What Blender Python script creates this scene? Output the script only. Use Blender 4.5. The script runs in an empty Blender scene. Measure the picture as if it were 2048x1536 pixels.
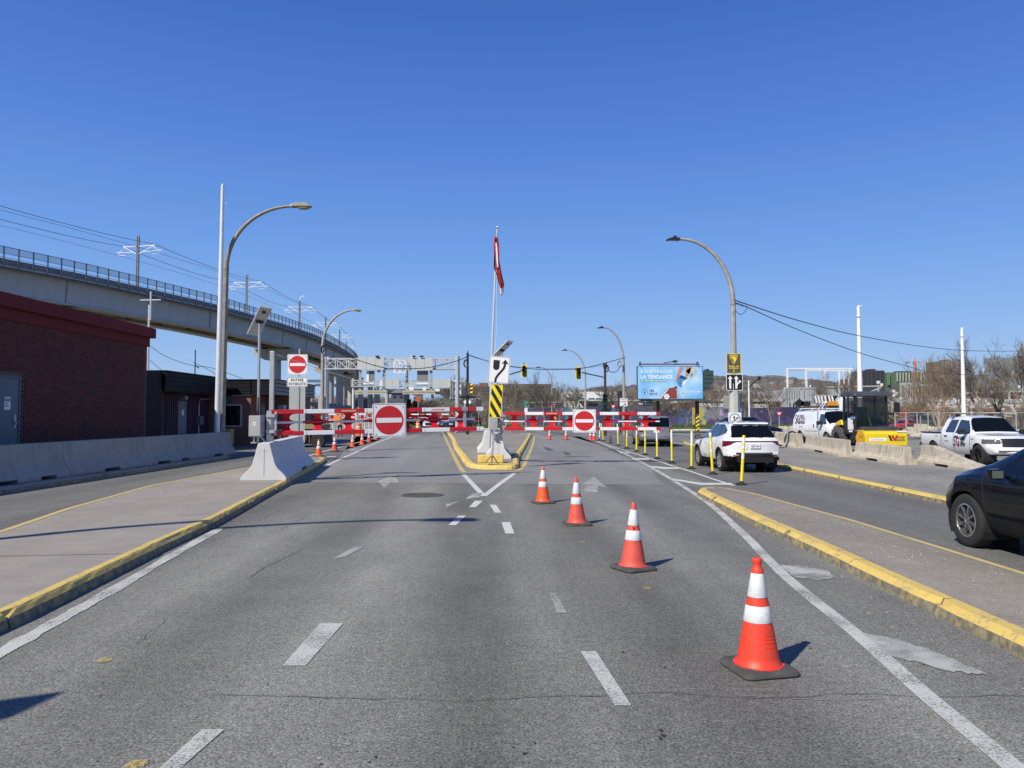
import bpy, bmesh, math, random
import numpy as np
from mathutils import Vector, Matrix
R = math.radians
S = bpy.context.scene
C = S.collection
random.seed(7)
# ------------------------------------------------------------------ camera
F = 1490.0            # focal length in pixels of a 2048 px wide frame
HOR = 831.0           # row of the horizon
EYE = 1.69
PITCH = math.atan((HOR - 768) / F)
cam = bpy.data.cameras.new('camera')
cam_o = bpy.data.objects.new('camera', cam)
C.objects.link(cam_o)
cam.sensor_width = 36.0
cam.lens = F / 2048 * 36.0
cam.clip_start = 0.05
cam.clip_end = 12000
cam_o.location = (0, 0, EYE)
cam_o.rotation_euler = (R(90) + PITCH, 0, 0)
S.camera = cam_o
# ------------------------------------------------------------------ light
SUN_EL, SUN_AZ = 42.0, 43.0      # elevation; shadows fall 43 degrees right of straight ahead
world = bpy.data.worlds.new('World')
S.world = world
world.use_nodes = True
wn = world.node_tree
bg = wn.nodes['Background']
sky = wn.nodes.new('ShaderNodeTexSky')
sky.sky_type = 'NISHITA'
sky.sun_disc = False
sky.sun_elevation = R(SUN_EL)
sky.sun_rotation = R(180 + SUN_AZ)
sky.altitude = 0
sky.air_density = 1.0
sky.dust_density = 0.35
sky.ozone_density = 3.0
# the clear spring sky of the photograph: pale blue at the horizon, deep blue overhead, the same all round
tcs = wn.nodes.new('ShaderNodeTexCoord')
sxz = wn.nodes.new('ShaderNodeSeparateXYZ')
wn.links.new(tcs.outputs['Generated'], sxz.inputs[0])
rmp = wn.nodes.new('ShaderNodeValToRGB')
SKY = [(0.0, (3.4, 4.8, 6.9)), (.05, (2.9, 4.45, 7.0)), (.12, (2.05, 3.75, 7.0)), (.22, (1.28, 2.85, 6.7)), (.34, (.76, 1.95, 5.8)), (.48, (.44, 1.30, 4.5)), (.75, (.26, .84, 2.9)), (1.0, (.22, .70, 2.4))]
els = rmp.color_ramp.elements
for i, (p_, c_) in enumerate(SKY):
    e_ = els[i] if i < 2 else els.new(p_)
    e_.position = p_
for e_, (p_, c_) in zip(sorted(els, key=lambda e: e.position), SKY): e_.color = (*[x / 8 for x in c_], 1)
wn.links.new(sxz.outputs[2], rmp.inputs[0])
sc8 = wn.nodes.new('ShaderNodeVectorMath'); sc8.operation = 'SCALE'; sc8.inputs['Scale'].default_value = 8.0
wn.links.new(rmp.outputs[0], sc8.inputs[0])
hs = wn.nodes.new('ShaderNodeMix'); hs.data_type = 'RGBA'; hs.inputs[0].default_value = .92
wn.links.new(sky.outputs[0], hs.inputs[6]); wn.links.new(sc8.outputs[0], hs.inputs[7])
wn.links.new(hs.outputs[2], bg.inputs[0])
bg.inputs[1].default_value = 0.115
sl = bpy.data.lights.new('sun', 'SUN')
sl.energy = 5.0
sl.angle = R(0.5)
sl.color = (1.0, 0.935, 0.80)
so = bpy.data.objects.new('sun', sl)
C.objects.link(so)
sd = Vector((math.sin(R(SUN_AZ)) * math.cos(R(SUN_EL)), math.cos(R(SUN_AZ)) * math.cos(R(SUN_EL)), -math.sin(R(SUN_EL))))
so.rotation_euler = sd.to_track_quat('-Z', 'Y').to_euler()
so.location = (-40, -40, 60)
S.view_settings.view_transform = 'Standard'
S.view_settings.look = 'None'
S.view_settings.gamma = 1
S.view_settings.use_curve_mapping = False
S.view_settings.exposure = 0.06
S.render.engine = 'CYCLES'
S.cycles.max_bounces = 6
S.cycles.transparent_max_bounces = 24

# ------------------------------------------------------------------ pixel helpers used while laying out the ground plan
def ray(u, v):
    x = (u - 1024) / F; up = (768 - v) / F
    return Vector((x, math.cos(PITCH) - up * math.sin(PITCH), math.sin(PITCH) + up * math.cos(PITCH)))
def G(u, v, z=0.0):
    r = ray(u, v); t = (z - EYE) / r.z
    return Vector((r.x * t, r.y * t, z))
def P(u, v, Y):
    r = ray(u, v); t = Y / r.y
    return Vector((r.x * t, Y, EYE + r.z * t))
def X(u, Y, v=831): return P(u, v, Y).x
def Z(v, Y): return P(1024, v, Y).z

# ------------------------------------------------------------------ materials
MATS = {}
def mat(name, col, rough=.65, metal=0.0, var=.12, scale=3.0, bump=0.0, bscale=40.0, dirt=None, dscale=1.2, damt=.5, coat=0.0, spec=.5, detail=6, streak=False):
    if name in MATS: return MATS[name]
    m = bpy.data.materials.new(name); m.use_nodes = True
    t = m.node_tree; N = t.nodes; L = t.links
    b = N['Principled BSDF']
    b.inputs['Roughness'].default_value = rough
    b.inputs['Metallic'].default_value = metal
    b.inputs['Coat Weight'].default_value = coat
    b.inputs['Coat Roughness'].default_value = .05
    b.inputs['Specular IOR Level'].default_value = spec
    tc = N.new('ShaderNodeTexCoord')
    nz = N.new('ShaderNodeTexNoise'); nz.inputs['Scale'].default_value = scale; nz.inputs['Detail'].default_value = detail
    L.new(tc.outputs['Object'], nz.inputs['Vector'])
    mr = N.new('ShaderNodeMapRange')
    mr.inputs['From Min'].default_value = .3; mr.inputs['From Max'].default_value = .7
    mr.inputs['To Min'].default_value = 1 - var; mr.inputs['To Max'].default_value = 1 + var
    L.new(nz.outputs['Fac'], mr.inputs['Value'])
    vm = N.new('ShaderNodeVectorMath'); vm.operation = 'SCALE'
    vm.inputs[0].default_value = col[:3]
    L.new(mr.outputs[0], vm.inputs['Scale'])
    out = vm.outputs[0]
    if dirt:
        n2 = N.new('ShaderNodeTexNoise'); n2.inputs['Scale'].default_value = dscale; n2.inputs['Detail'].default_value = 9
        n2.inputs['Roughness'].default_value = .65
        if streak:
            mpp = N.new('ShaderNodeMapping'); mpp.inputs['Scale'].default_value = (1, 1, .12); L.new(tc.outputs['Object'], mpp.inputs[0]); L.new(mpp.outputs[0], n2.inputs['Vector'])
        else: L.new(tc.outputs['Object'], n2.inputs['Vector'])
        r2 = N.new('ShaderNodeMapRange'); r2.inputs['From Min'].default_value = .48; r2.inputs['From Max'].default_value = .72
        r2.inputs['To Max'].default_value = damt
        L.new(n2.outputs['Fac'], r2.inputs['Value'])
        mx = N.new('ShaderNodeMix'); mx.data_type = 'RGBA'
        L.new(r2.outputs[0], mx.inputs[0]); L.new(out, mx.inputs[6]); mx.inputs[7].default_value = (*dirt, 1)
        out = mx.outputs[2]
    L.new(out, b.inputs['Base Color'])
    if bump:
        n3 = N.new('ShaderNodeTexNoise'); n3.inputs['Scale'].default_value = bscale; n3.inputs['Detail'].default_value = 4
        L.new(tc.outputs['Object'], n3.inputs['Vector'])
        bp = N.new('ShaderNodeBump'); bp.inputs['Strength'].default_value = bump; bp.inputs['Distance'].default_value = .01
        L.new(n3.outputs['Fac'], bp.inputs['Height']); L.new(bp.outputs[0], b.inputs['Normal'])
    m['b'] = 1
    MATS[name] = m
    return m
def glassy(name, col, rough=.06, trans=0.0, alpha=1.0):
    if name in MATS: return MATS[name]
    m = bpy.data.materials.new(name); m.use_nodes = True
    b = m.node_tree.nodes['Principled BSDF']
    b.inputs['Base Color'].default_value = (*col, 1); b.inputs['Roughness'].default_value = rough
    b.inputs['Specular IOR Level'].default_value = .6; b.inputs['Transmission Weight'].default_value = trans
    if alpha < 1: b.inputs['Alpha'].default_value = alpha
    MATS[name] = m
    return m
def ground_mat(name, col, spk=.5, spk_scale=90.0, stain=(.5, 1.3), stretch=.12, track=0.0, pale=None, rough=.85, bump=.35, chips=0.0, chip_col=(.6, .58, .52), joint=None):
    """asphalt or concrete: fine speckle of stones, broad stains drawn out along the road, light wheel tracks"""
    m = bpy.data.materials.new(name); m.use_nodes = True
    t = m.node_tree; N = t.nodes; L = t.links; b = N['Principled BSDF']
    b.inputs['Roughness'].default_value = rough; b.inputs['Specular IOR Level'].default_value = .3
    geo = N.new('ShaderNodeNewGeometry')
    def noise(scale, detail=4, rgh=.6, sc=(1, 1, 1)):
        mp = N.new('ShaderNodeMapping'); mp.inputs['Scale'].default_value = sc
        L.new(geo.outputs['Position'], mp.inputs['Vector'])
        n = N.new('ShaderNodeTexNoise'); n.inputs['Scale'].default_value = scale; n.inputs['Detail'].default_value = detail
        n.inputs['Roughness'].default_value = rgh
        L.new(mp.outputs[0], n.inputs['Vector']); return n.outputs['Fac']
    def mr(src, a, bb, c, d):
        q = N.new('ShaderNodeMapRange'); q.inputs[1].default_value = a; q.inputs[2].default_value = bb
        q.inputs[3].default_value = c; q.inputs[4].default_value = d; L.new(src, q.inputs[0]); return q.outputs[0]
    def mul(a, bb):
        q = N.new('ShaderNodeMath'); q.operation = 'MULTIPLY'; L.new(a, q.inputs[0]); L.new(bb, q.inputs[1]); return q.outputs[0]
    f = mr(noise(spk_scale, 3, .75), .32, .68, 1 - spk, 1 + spk)
    f = mul(f, mr(noise(spk_scale * .28, 3, .7), .3, .7, 1 - spk * .35, 1 + spk * .35))
    f = mul(f, mr(noise(.55, 6, .6, (1, stretch, 1)), .3, .7, stain[0], stain[1]))
    f = mul(f, mr(noise(2.4, 7, .65), .3, .7, .9, 1.1))
    if track:
        sx = N.new('ShaderNodeSeparateXYZ'); L.new(geo.outputs['Position'], sx.inputs[0])
        w = N.new('ShaderNodeMath'); w.operation = 'MULTIPLY_ADD'; w.inputs[1].default_value = .06
        L.new(sx.outputs[1], w.inputs[0]); L.new(sx.outputs[0], w.inputs[2])
        w2 = N.new('ShaderNodeMath'); w2.operation = 'MULTIPLY_ADD'; w2.inputs[1].default_value = 3.59; w2.inputs[2].default_value = 5.16
        L.new(w.outputs[0], w2.inputs[0])
        s = N.new('ShaderNodeMath'); s.operation = 'SINE'; L.new(w2.outputs[0], s.inputs[0])
        s2 = N.new('ShaderNodeMath'); s2.operation = 'MULTIPLY'; L.new(s.outputs[0], s2.inputs[0]); L.new(mr(noise(.25, 3), .35, .65, .1, 1.5), s2.inputs[1])
        tr = mr(s2.outputs[0], -1, 1, 1 - track, 1 + track)
        f = mul(f, tr)
    vm = N.new('ShaderNodeVectorMath'); vm.operation = 'SCALE'; vm.inputs[0].default_value = col
    L.new(f, vm.inputs['Scale'])
    out = vm.outputs[0]
    if chips:
        vo = N.new('ShaderNodeTexVoronoi'); vo.inputs['Scale'].default_value = 14
        L.new(geo.outputs['Position'], vo.inputs['Vector'])
        g = mr(vo.outputs['Distance'], .05, .09, 1, 0)
        sel = mr(noise(3.0, 3), .52, .6, 0, chips)
        mx = N.new('ShaderNodeMix'); mx.data_type = 'RGBA'
        L.new(mul(g, sel), mx.inputs[0]); L.new(out, mx.inputs[6]); mx.inputs[7].default_value = (*chip_col, 1); out = mx.outputs[2]
    L.new(out, b.inputs['Base Color'])
    bp = N.new('ShaderNodeBump'); bp.inputs['Strength'].default_value = bump; bp.inputs['Distance'].default_value = .006
    L.new(noise(spk_scale * .9, 3), bp.inputs['Height']); L.new(bp.outputs[0], b.inputs['Normal'])
    MATS[name] = m
    return m
def paint_mat(name, col, under, wear=.5, scale=60, patch=2.0):
    """road paint worn through to the asphalt"""
    m = bpy.data.materials.new(name); m.use_nodes = True
    t = m.node_tree; N = t.nodes; L = t.links; b = N['Principled BSDF']
    b.inputs['Roughness'].default_value = .8
    geo = N.new('ShaderNodeNewGeometry')
    n1 = N.new('ShaderNodeTexNoise'); n1.inputs['Scale'].default_value = scale; n1.inputs['Detail'].default_value = 4; n1.inputs['Roughness'].default_value = .8
    n2 = N.new('ShaderNodeTexNoise'); n2.inputs['Scale'].default_value = patch; n2.inputs['Detail'].default_value = 5
    L.new(geo.outputs['Position'], n1.inputs['Vector']); L.new(geo.outputs['Position'], n2.inputs['Vector'])
    a = N.new('ShaderNodeMath'); a.operation = 'MULTIPLY_ADD'; a.inputs[1].default_value = .5
    L.new(n2.outputs['Fac'], a.inputs[0]); L.new(n1.outputs['Fac'], a.inputs[2])
    r = N.new('ShaderNodeMapRange'); r.inputs[1].default_value = .655 + (1 - wear) * .26; r.inputs[2].default_value = r.inputs[1].default_value + .16
    L.new(a.outputs[0], r.inputs[0])
    if name != 'yellow_kerb_paint':
        al = N.new('ShaderNodeMapRange'); al.inputs[3].default_value = .92; al.inputs[4].default_value = 0.0; L.new(r.outputs[0], al.inputs[0]); L.new(al.outputs[0], b.inputs['Alpha'])
    mx = N.new('ShaderNodeMix'); mx.data_type = 'RGBA'
    if name == 'yellow_kerb_paint': L.new(r.outputs[0], mx.inputs[0])
    else: mx.inputs[0].default_value = 0
    mx.inputs[6].default_value = (*col, 1); mx.inputs[7].default_value = (*under, 1)
    n4 = N.new('ShaderNodeMapRange'); n4.inputs[3].default_value = .8; n4.inputs[4].default_value = 1.15; L.new(n1.outputs['Fac'], n4.inputs[0])
    vm = N.new('ShaderNodeVectorMath'); vm.operation = 'SCALE'; L.new(mx.outputs[2], vm.inputs[0]); L.new(n4.outputs[0], vm.inputs['Scale'])
    L.new(vm.outputs[0], b.inputs['Base Color'])
    MATS[name] = m
    return m

asphalt = ground_mat('asphalt', (.182, .179, .164), .78, 66, (.64, 1.32), .09, .20)
asphalt_side = ground_mat('asphalt_side', (.150, .148, .138), .55, 70, (.72, 1.25), .06, .10)
gravel_lot = ground_mat('gravel_lot', (.24, .228, .205), .45, 40, (.8, 1.2), .5, 0, chips=.6)
island_conc = ground_mat('island_concrete', (.300, .272, .242), .22, 120, (.88, 1.12), .6, 0, chips=.25)
island_conc2 = ground_mat('island_worn', (.265, .238, .200), .34, 70, (.85, 1.15), .4, 0, chips=.95, chip_col=(.75, .73, .68))
w_paint = paint_mat('white_paint_worn', (.58, .58, .55), (.17, .17, .17), .66, 70)
w_paint_old = paint_mat('white_paint_faded', (.40, .40, .38), (.155, .155, .155), .62, 70)
w_paint_new = paint_mat('white_paint_fresh', (.64, .64, .62), (.25, .25, .25), .38, 70)
w_ghost = paint_mat('white_paint_ghost', (.50, .50, .47), (.155, .155, .155), .80, 110, 4.0)
y_dot = paint_mat('yellow_spot_paint', (.55, .42, .14), (.2, .2, .2), .85, 50)
y_paint = paint_mat('yellow_paint_road', (.58, .46, .19), (.17, .16, .14), .35, 45)
y_kerb = paint_mat('yellow_kerb_paint', (.66, .48, .13), (.30, .25, .15), .56, 22, 3.0)
kerb_face = mat('kerb_side_dirty', (.20, .18, .13), .9, var=.4, scale=12, bump=.8, bscale=30, dirt=(.42, .31, .09), dscale=6, damt=.8)
kerb_conc = mat('kerb_concrete', (.26, .25, .23), .9, var=.2, scale=9, bump=.6, bscale=40)
conc_new = mat('barrier_concrete', (.30, .295, .28), .85, var=.09, scale=2.2, bump=.15, bscale=60, dirt=(.19, .185, .17), dscale=4, damt=.55, streak=True)  # left row's concrete, with its shade darkened into the base colour
conc_old = mat('old_barrier_concrete', (.50, .45, .36), .9, var=.16, scale=3.5, bump=.5, bscale=30, dirt=(.22, .18, .13), dscale=6, damt=.85, streak=True)
conc_via = mat('viaduct_concrete', (.40, .40, .38), .85, var=.06, scale=.25, dirt=(.27, .27, .25), dscale=.9, damt=.6, streak=True)
conc_pier = mat('pier_concrete', (.43, .41, .36), .85, var=.08, scale=.5, dirt=(.29, .27, .23), dscale=1.2, damt=.6, streak=True)
steel = mat('galvanised_steel', (.45, .46, .47), .45, .55, var=.12, scale=6)
steel_matte = mat('dull_steel', (.36, .37, .37), .6, .2, var=.15, scale=6)
alu = mat('brushed_aluminium', (.66, .67, .68), .4, .3, var=.06, scale=8)
post_olive = mat('old_lamp_post', (.27, .24, .19), .6, .15, var=.22, scale=5, dirt=(.15, .13, .11), dscale=3)
post_grey = mat('grey_lamp_post', (.36, .34, .31), .6, .15, var=.2, scale=5)
black = mat('black_enamel', (.018, .018, .020), .4, var=.2)
black_matte = mat('black_matte', (.014, .014, .015), .8, var=.2)
rubber = mat('rubber', (.022, .022, .023), .88, var=.25, scale=20, bump=.2)
white = mat('white_enamel', (.78, .78, .78), .4, var=.03)
sign_white = mat('sign_white', (.80, .80, .80), .45, var=.03)
sign_red = mat('sign_red', (.56, .018, .022), .45, var=.06)
sign_black = mat('sign_black', (.012, .012, .013), .5, var=.1)
sign_yellow = mat('sign_yellow', (.86, .66, .015), .45, var=.04)
gate_red = mat('gate_red', (.55, .010, .020), .38, var=.1, scale=5, coat=.3)
gate_white = mat('gate_white', (.80, .80, .81), .4, var=.03)
cone_orange = mat('cone_orange', (.84, .052, .022), .5, var=.08, scale=6, bump=.05, dirt=(.42, .07, .045), dscale=13, damt=.75)
cone_faded = mat('cone_faded_red', (.66, .085, .06), .6, var=.14, scale=9, dirt=(.45, .12, .08), dscale=6)
cone_bright = mat('cone_bright_orange', (.86, .105, .02), .5, var=.08, scale=6, dirt=(.55, .12, .05), dscale=8, damt=.4)
cone_white = mat('reflective_sleeve', (.74, .75, .76), .35, var=.10, scale=40, dirt=(.50, .49, .47), dscale=9, damt=.5)
rim_metal = mat('rim_metal', (.55, .55, .56), .3, .8, var=.1)
glass_dark = glassy('tinted_glass', (.004, .005, .007), .04); glass_dark.node_tree.nodes['Principled BSDF'].inputs['Specular IOR Level'].default_value = .3
glass_side = glassy('side_glass', (.03, .045, .07), .04)
chrome = mat('chrome', (.8, .8, .8), .12, 1.0, var=.02)

# ------------------------------------------------------------------ mesh builder
SMALL = {'bolts', 'bearings', 'beacon_feet', 'wheel_nuts', 'mirror_glass_', 'camera_unit', 'ribs', 'tripod_foot'}
class MB:
    def __init__(s): s.v = []; s.f = []; s.mi = []; s.k = 0
    def add(s, vs, fs):
        n = len(s.v); s.v += [tuple(p) for p in vs]
        for q in fs: s.f.append(tuple(i + n for i in q)); s.mi.append(s.k)
        return s
    def box(s, c, d, rz=0.0, rx=0.0, ry=0.0):
        hx, hy, hz = d[0] / 2, d[1] / 2, d[2] / 2
        M = Matrix.Rotation(rz, 3, 'Z') @ Matrix.Rotation(ry, 3, 'Y') @ Matrix.Rotation(rx, 3, 'X') if (rz or rx or ry) else None
        vs = []
        for x in (-hx, hx):
            for y in (-hy, hy):
                for z in (-hz, hz):
                    p = Vector((x, y, z)); p = M @ p if M else p
                    vs.append((p.x + c[0], p.y + c[1], p.z + c[2]))
        return s.add(vs, [(0, 1, 3, 2), (4, 6, 7, 5), (0, 4, 5, 1), (2, 3, 7, 6), (0, 2, 6, 4), (1, 5, 7, 3)])
    def bb(s, a, b):
        return s.box([(a[i] + b[i]) / 2 for i in range(3)], [abs(b[i] - a[i]) for i in range(3)])
    def tube(s, pts, r, seg=8, cap=True, flat=None):
        pts = [Vector(p) for p in pts]; n = len(pts)
        rr = r if isinstance(r, (list, tuple)) else [r] * n
        rings = []; up = None
        for i, p in enumerate(pts):
            d = (pts[min(i + 1, n - 1)] - pts[max(i - 1, 0)])
            if d.length < 1e-9: d = Vector((0, 0, 1))
            d.normalize()
            if up is None:
                up = Vector((0, 0, 1)) if abs(d.z) < .9 else Vector((0, 1, 0))
            a = d.cross(up)
            if a.length < 1e-4: a = d.cross(Vector((1, 0, 0)))
            a.normalize(); b = a.cross(d); up = b
            rings.append([p + (a * math.cos(2 * math.pi * (j + .5) / seg) + b * math.sin(2 * math.pi * (j + .5) / seg)) * rr[i] for j in range(seg)])
        vs = [q for g in rings for q in g]; fs = []
        for i in range(n - 1):
            for j in range(seg):
                fs.append((i * seg + j, i * seg + (j + 1) % seg, (i + 1) * seg + (j + 1) % seg, (i + 1) * seg + j))
        if cap and seg > 2:
            fs.append(tuple(range(seg))[::-1]); fs.append(tuple((n - 1) * seg + j for j in range(seg)))
        return s.add(vs, fs)
    def bar(s, a, b, w, h=None):
        """rectangular bar from a to b"""
        h = h or w; a = Vector(a); b = Vector(b); d = (b - a).normalized()
        up = Vector((0, 0, 1)) if abs(d.z) < .95 else Vector((0, 1, 0))
        x = d.cross(up).normalized(); y = x.cross(d)
        vs = [p + x * sx * w / 2 + y * sy * h / 2 for p in (a, b) for sx, sy in ((-1, -1), (1, -1), (1, 1), (-1, 1))]
        return s.add(vs, [(0, 1, 2, 3), (7, 6, 5, 4), (0, 4, 5, 1), (1, 5, 6, 2), (2, 6, 7, 3), (3, 7, 4, 0)])
    def lathe(s, prof, seg=24, c=(0, 0, 0), axis='Z'):
        vs = []; n = len(prof)
        for r, h in prof:
            for j in range(seg):
                a = 2 * math.pi * j / seg; x, y = r * math.cos(a), r * math.sin(a)
                q = (x, y, h) if axis == 'Z' else ((h, x, y) if axis == 'X' else (x, h, y))
                vs.append((q[0] + c[0], q[1] + c[1], q[2] + c[2]))
        fs = [(i * seg + j, i * seg + (j + 1) % seg, (i + 1) * seg + (j + 1) % seg, (i + 1) * seg + j) for i in range(n - 1) for j in range(seg)]
        return s.add(vs, fs)
    def prism(s, poly, a, b, plane='XZ', closed=True):
        """polygon in a plane, thick from a to b along the third axis"""
        n = len(poly)
        def q(p, t):
            return (p[0], t, p[1]) if plane == 'XZ' else ((t, p[0], p[1]) if plane == 'YZ' else (p[0], p[1], t))
        vs = [q(p, a) for p in poly] + [q(p, b) for p in poly]
        fs = [(i, (i + 1) % n, n + (i + 1) % n, n + i) for i in range(n)]
        fs += [tuple(range(n))[::-1], tuple(range(n, 2 * n))]
        return s.add(vs, fs)
    def strip(s, pts, w, z=None):
        """flat ribbon on the ground along pts"""
        pts = [Vector(p) for p in pts]; n = len(pts); vs = []
        for i, p in enumerate(pts):
            d = pts[min(i + 1, n - 1)] - pts[max(i - 1, 0)]; d.z = 0; d.normalize()
            nn = Vector((-d.y, d.x, 0)); ww = (w[i] if isinstance(w, (list, tuple)) else w) / 2
            for sg in (1, -1):
                q = p + nn * sg * ww
                vs.append((q.x, q.y, q.z if z is None else z))
        return s.add(vs, [(2 * i, 2 * i + 1, 2 * i + 3, 2 * i + 2) for i in range(n - 1)])
    def poly(s, pts, z=None):
        vs = [(p[0], p[1], (p[2] if len(p) > 2 else 0) if z is None else z) for p in pts]
        return s.add(vs, [tuple(range(len(pts)))])
    def mesh(s, name, mats, smooth=False):
        me = bpy.data.meshes.new(name); me.from_pydata(s.v, [], s.f)
        mats = mats if isinstance(mats, (list, tuple)) else [mats]
        for m in mats: me.materials.append(m)
        if len(mats) > 1: me.polygons.foreach_set('material_index', s.mi)
        if smooth: me.polygons.foreach_set('use_smooth', [True] * len(me.polygons))
        me.update()
        bm = bmesh.new(); bm.from_mesh(me); bmesh.ops.recalc_face_normals(bm, faces=bm.faces); bm.to_mesh(me); bm.free()
        return me
    def build(s, name, mats, parent=None, smooth=False, bevel=0.0, world=False, auto=None, label=None):
        if world and parent is not None:
            o_ = parent
            off = Vector(o_.location)
            while o_.parent: o_ = o_.parent; off += Vector(o_.location)
            s.v = [(p[0] - off.x, p[1] - off.y, p[2] - off.z) for p in s.v]
        me = s.mesh(name, mats, smooth)
        o = bpy.data.objects.new(name, me); C.objects.link(o)
        if parent is not None: o.parent = parent
        if bevel:
            bv = o.modifiers.new('bevel', 'BEVEL'); bv.width = bevel; bv.segments = 2; bv.limit_method = 'ANGLE'; bv.angle_limit = R(35)
        if smooth and auto is not None:
            me.polygons.foreach_set('use_smooth', [True] * len(me.polygons))
            sharp(me, auto)
        if label: o['label'] = label
        if name in SMALL: o['kind'] = 'stuff'
        return o
def sharp(me, ang):
    bm = bmesh.new(); bm.from_mesh(me)
    for e in bm.edges:
        if len(e.link_faces) == 2 and e.calc_face_angle(0) > R(ang): e.smooth = False
    bm.to_mesh(me); bm.free()
def thing(name, label, cat, loc=(0, 0, 0), rz=0.0, group=None):
    o = bpy.data.objects.new(name, None); C.objects.link(o)
    o.empty_display_size = .2
    o.location = loc; o.rotation_euler = (0, 0, rz)
    o['label'] = label; o['category'] = cat
    if group: o['group'] = group
    return o
def tag(o, label, cat, group=None, kind=None):
    o['label'] = label; o['category'] = cat
    if group: o['group'] = group
    if kind: o['kind'] = kind
    return o
def struct(o, label=None, kind='structure'):
    o['kind'] = kind
    if label: o['label'] = label
    return o
def dup(root, loc, rz=None, label=None, group=None, scale=None):
    r = root.copy(); C.objects.link(r); r.location = loc
    if rz is not None: r.rotation_euler = (0, 0, rz)
    if label: r['label'] = label
    if group: r['group'] = group
    if scale: r.scale = (scale,) * 3 if not isinstance(scale, (tuple, list)) else scale
    for ch in list(root.children):
        c = ch.copy(); C.objects.link(c); c.parent = r
        for g in list(ch.children):
            d = g.copy(); C.objects.link(d); d.parent = c
    return r
def text(parent, s, h, loc, m, name='lettering', w=None, rz=0.0, off=0.0, thick=.002, align='CENTER', shear=0.0, rot=None, spacing=1.0):
    """flat lettering standing upright, facing -Y before rz; h = cap height in metres, w = total width"""
    cu = bpy.data.curves.new('t', 'FONT'); cu.body = s; cu.size = h / .69; cu.extrude = thick / 2; cu.offset = off
    cu.align_x = align; cu.shear = shear; cu.resolution_u = 3; cu.space_character = spacing
    o = bpy.data.objects.new('t', cu); C.objects.link(o)
    dg = bpy.context.evaluated_depsgraph_get()
    me = bpy.data.meshes.new_from_object(o.evaluated_get(dg)); me.name = name
    bpy.data.objects.remove(o)
    me.materials.clear(); me.materials.append(m)
    if len(me.vertices) and w:
        xs = [v.co.x for v in me.vertices]; ww = max(xs) - min(xs); k = w / ww
        for v in me.vertices: v.co.x *= k
    M = Matrix.Rotation(R(90), 4, 'X')
    if rot is not None: M = rot @ M
    me.transform(M)
    q = bpy.data.objects.new(name, me); C.objects.link(q)
    q.location = loc; q.rotation_euler = (0, 0, rz)
    if parent is not None: q.parent = parent
    return q
def disc(n, r, cx=0, cy=0, a0=0.0):
    return [(cx + r * math.cos(a0 + 2 * math.pi * i / n), cy + r * math.sin(a0 + 2 * math.pi * i / n)) for i in range(n)]
def rrect(w, h, r, cx=0, cy=0, n=5):
    out = []
    for sx, sy, a in ((1, 1, 0), (-1, 1, 90), (-1, -1, 180), (1, -1, 270)):
        for i in range(n + 1):
            t = R(a + 90 * i / n); out.append((cx + sx * (w / 2 - r) + r * math.cos(t), cy + sy * (h / 2 - r) + r * math.sin(t)))
    return out
# ================================================================== GROUND, ROADS, ISLANDS
far_ground = mat('far_ground', (.13, .12, .085), .95, var=.3, scale=.08, dirt=(.09, .10, .05), dscale=.03)
grass_m = mat('grass_spring', (.055, .088, .022), .95, var=.35, scale=1.5, dirt=(.10, .095, .04), dscale=.35, damt=.6)
m = MB(); m.bb((-5000, -300, -.6), (5000, 9000, -.03)); struct(m.build('ground', far_ground))
m = MB(); m.poly([(-30, -25), (70, -25), (90, 60), (110, 90), (70, 97), (-8, 93), (-60, 88), (-40, 40)], 0.0); struct(m.build('road', asphalt))
# left exit lane and right lane: another asphalt, 4 mm above
LM = [(-3.75, -12), (-3.95, 5.84), (-4.26, 8.77), (-4.5, 11.5), (-5.3, 17.5), (-6.24, 24.2), (-6.75, 27.2), (-7.05, 28.2), (-7.35, 28.3), (-7.7, 27.4)]
LMl = [(-8.0, 22), (-8.1, 16.7), (-7.5, 12.6), (-6.95, 10.2), (-6.5, 5), (-6.2, -12)]
m = MB(); m.poly([(-11.05, -25), (-6.4, -25), (-6.4, 5), (-6.9, 10.2), (-7.45, 12.6), (-8.0, 17), (-7.9, 23), (-7.7, 28), (-9.0, 50), (-13, 80), (-17, 80), (-13.5, 50), (-11.3, 30)], .004); struct(m.build('road', asphalt_side))
m = MB(); m.poly([(4.5, -25), (9, -25), (8.2, 14), (8.5, 23), (9.6, 38), (9.6, 44), (8, 60), (4.8, 60), (5.0, 40), (4.9, 25), (4.9, 16)], .004); struct(m.build('road', asphalt_side))
# far lighter patch of the carriageway between the gates
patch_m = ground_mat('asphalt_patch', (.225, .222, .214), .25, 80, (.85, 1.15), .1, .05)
m = MB(); m.poly([(-5.2, 18.9), (3.7, 18.2), (4.4, 24.2), (4.9, 40), (5.4, 60), (-12.5, 60), (-9.2, 42), (-6.7, 28.6), (-6.1, 24)], .004); struct(m.build('road', patch_m))

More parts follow.
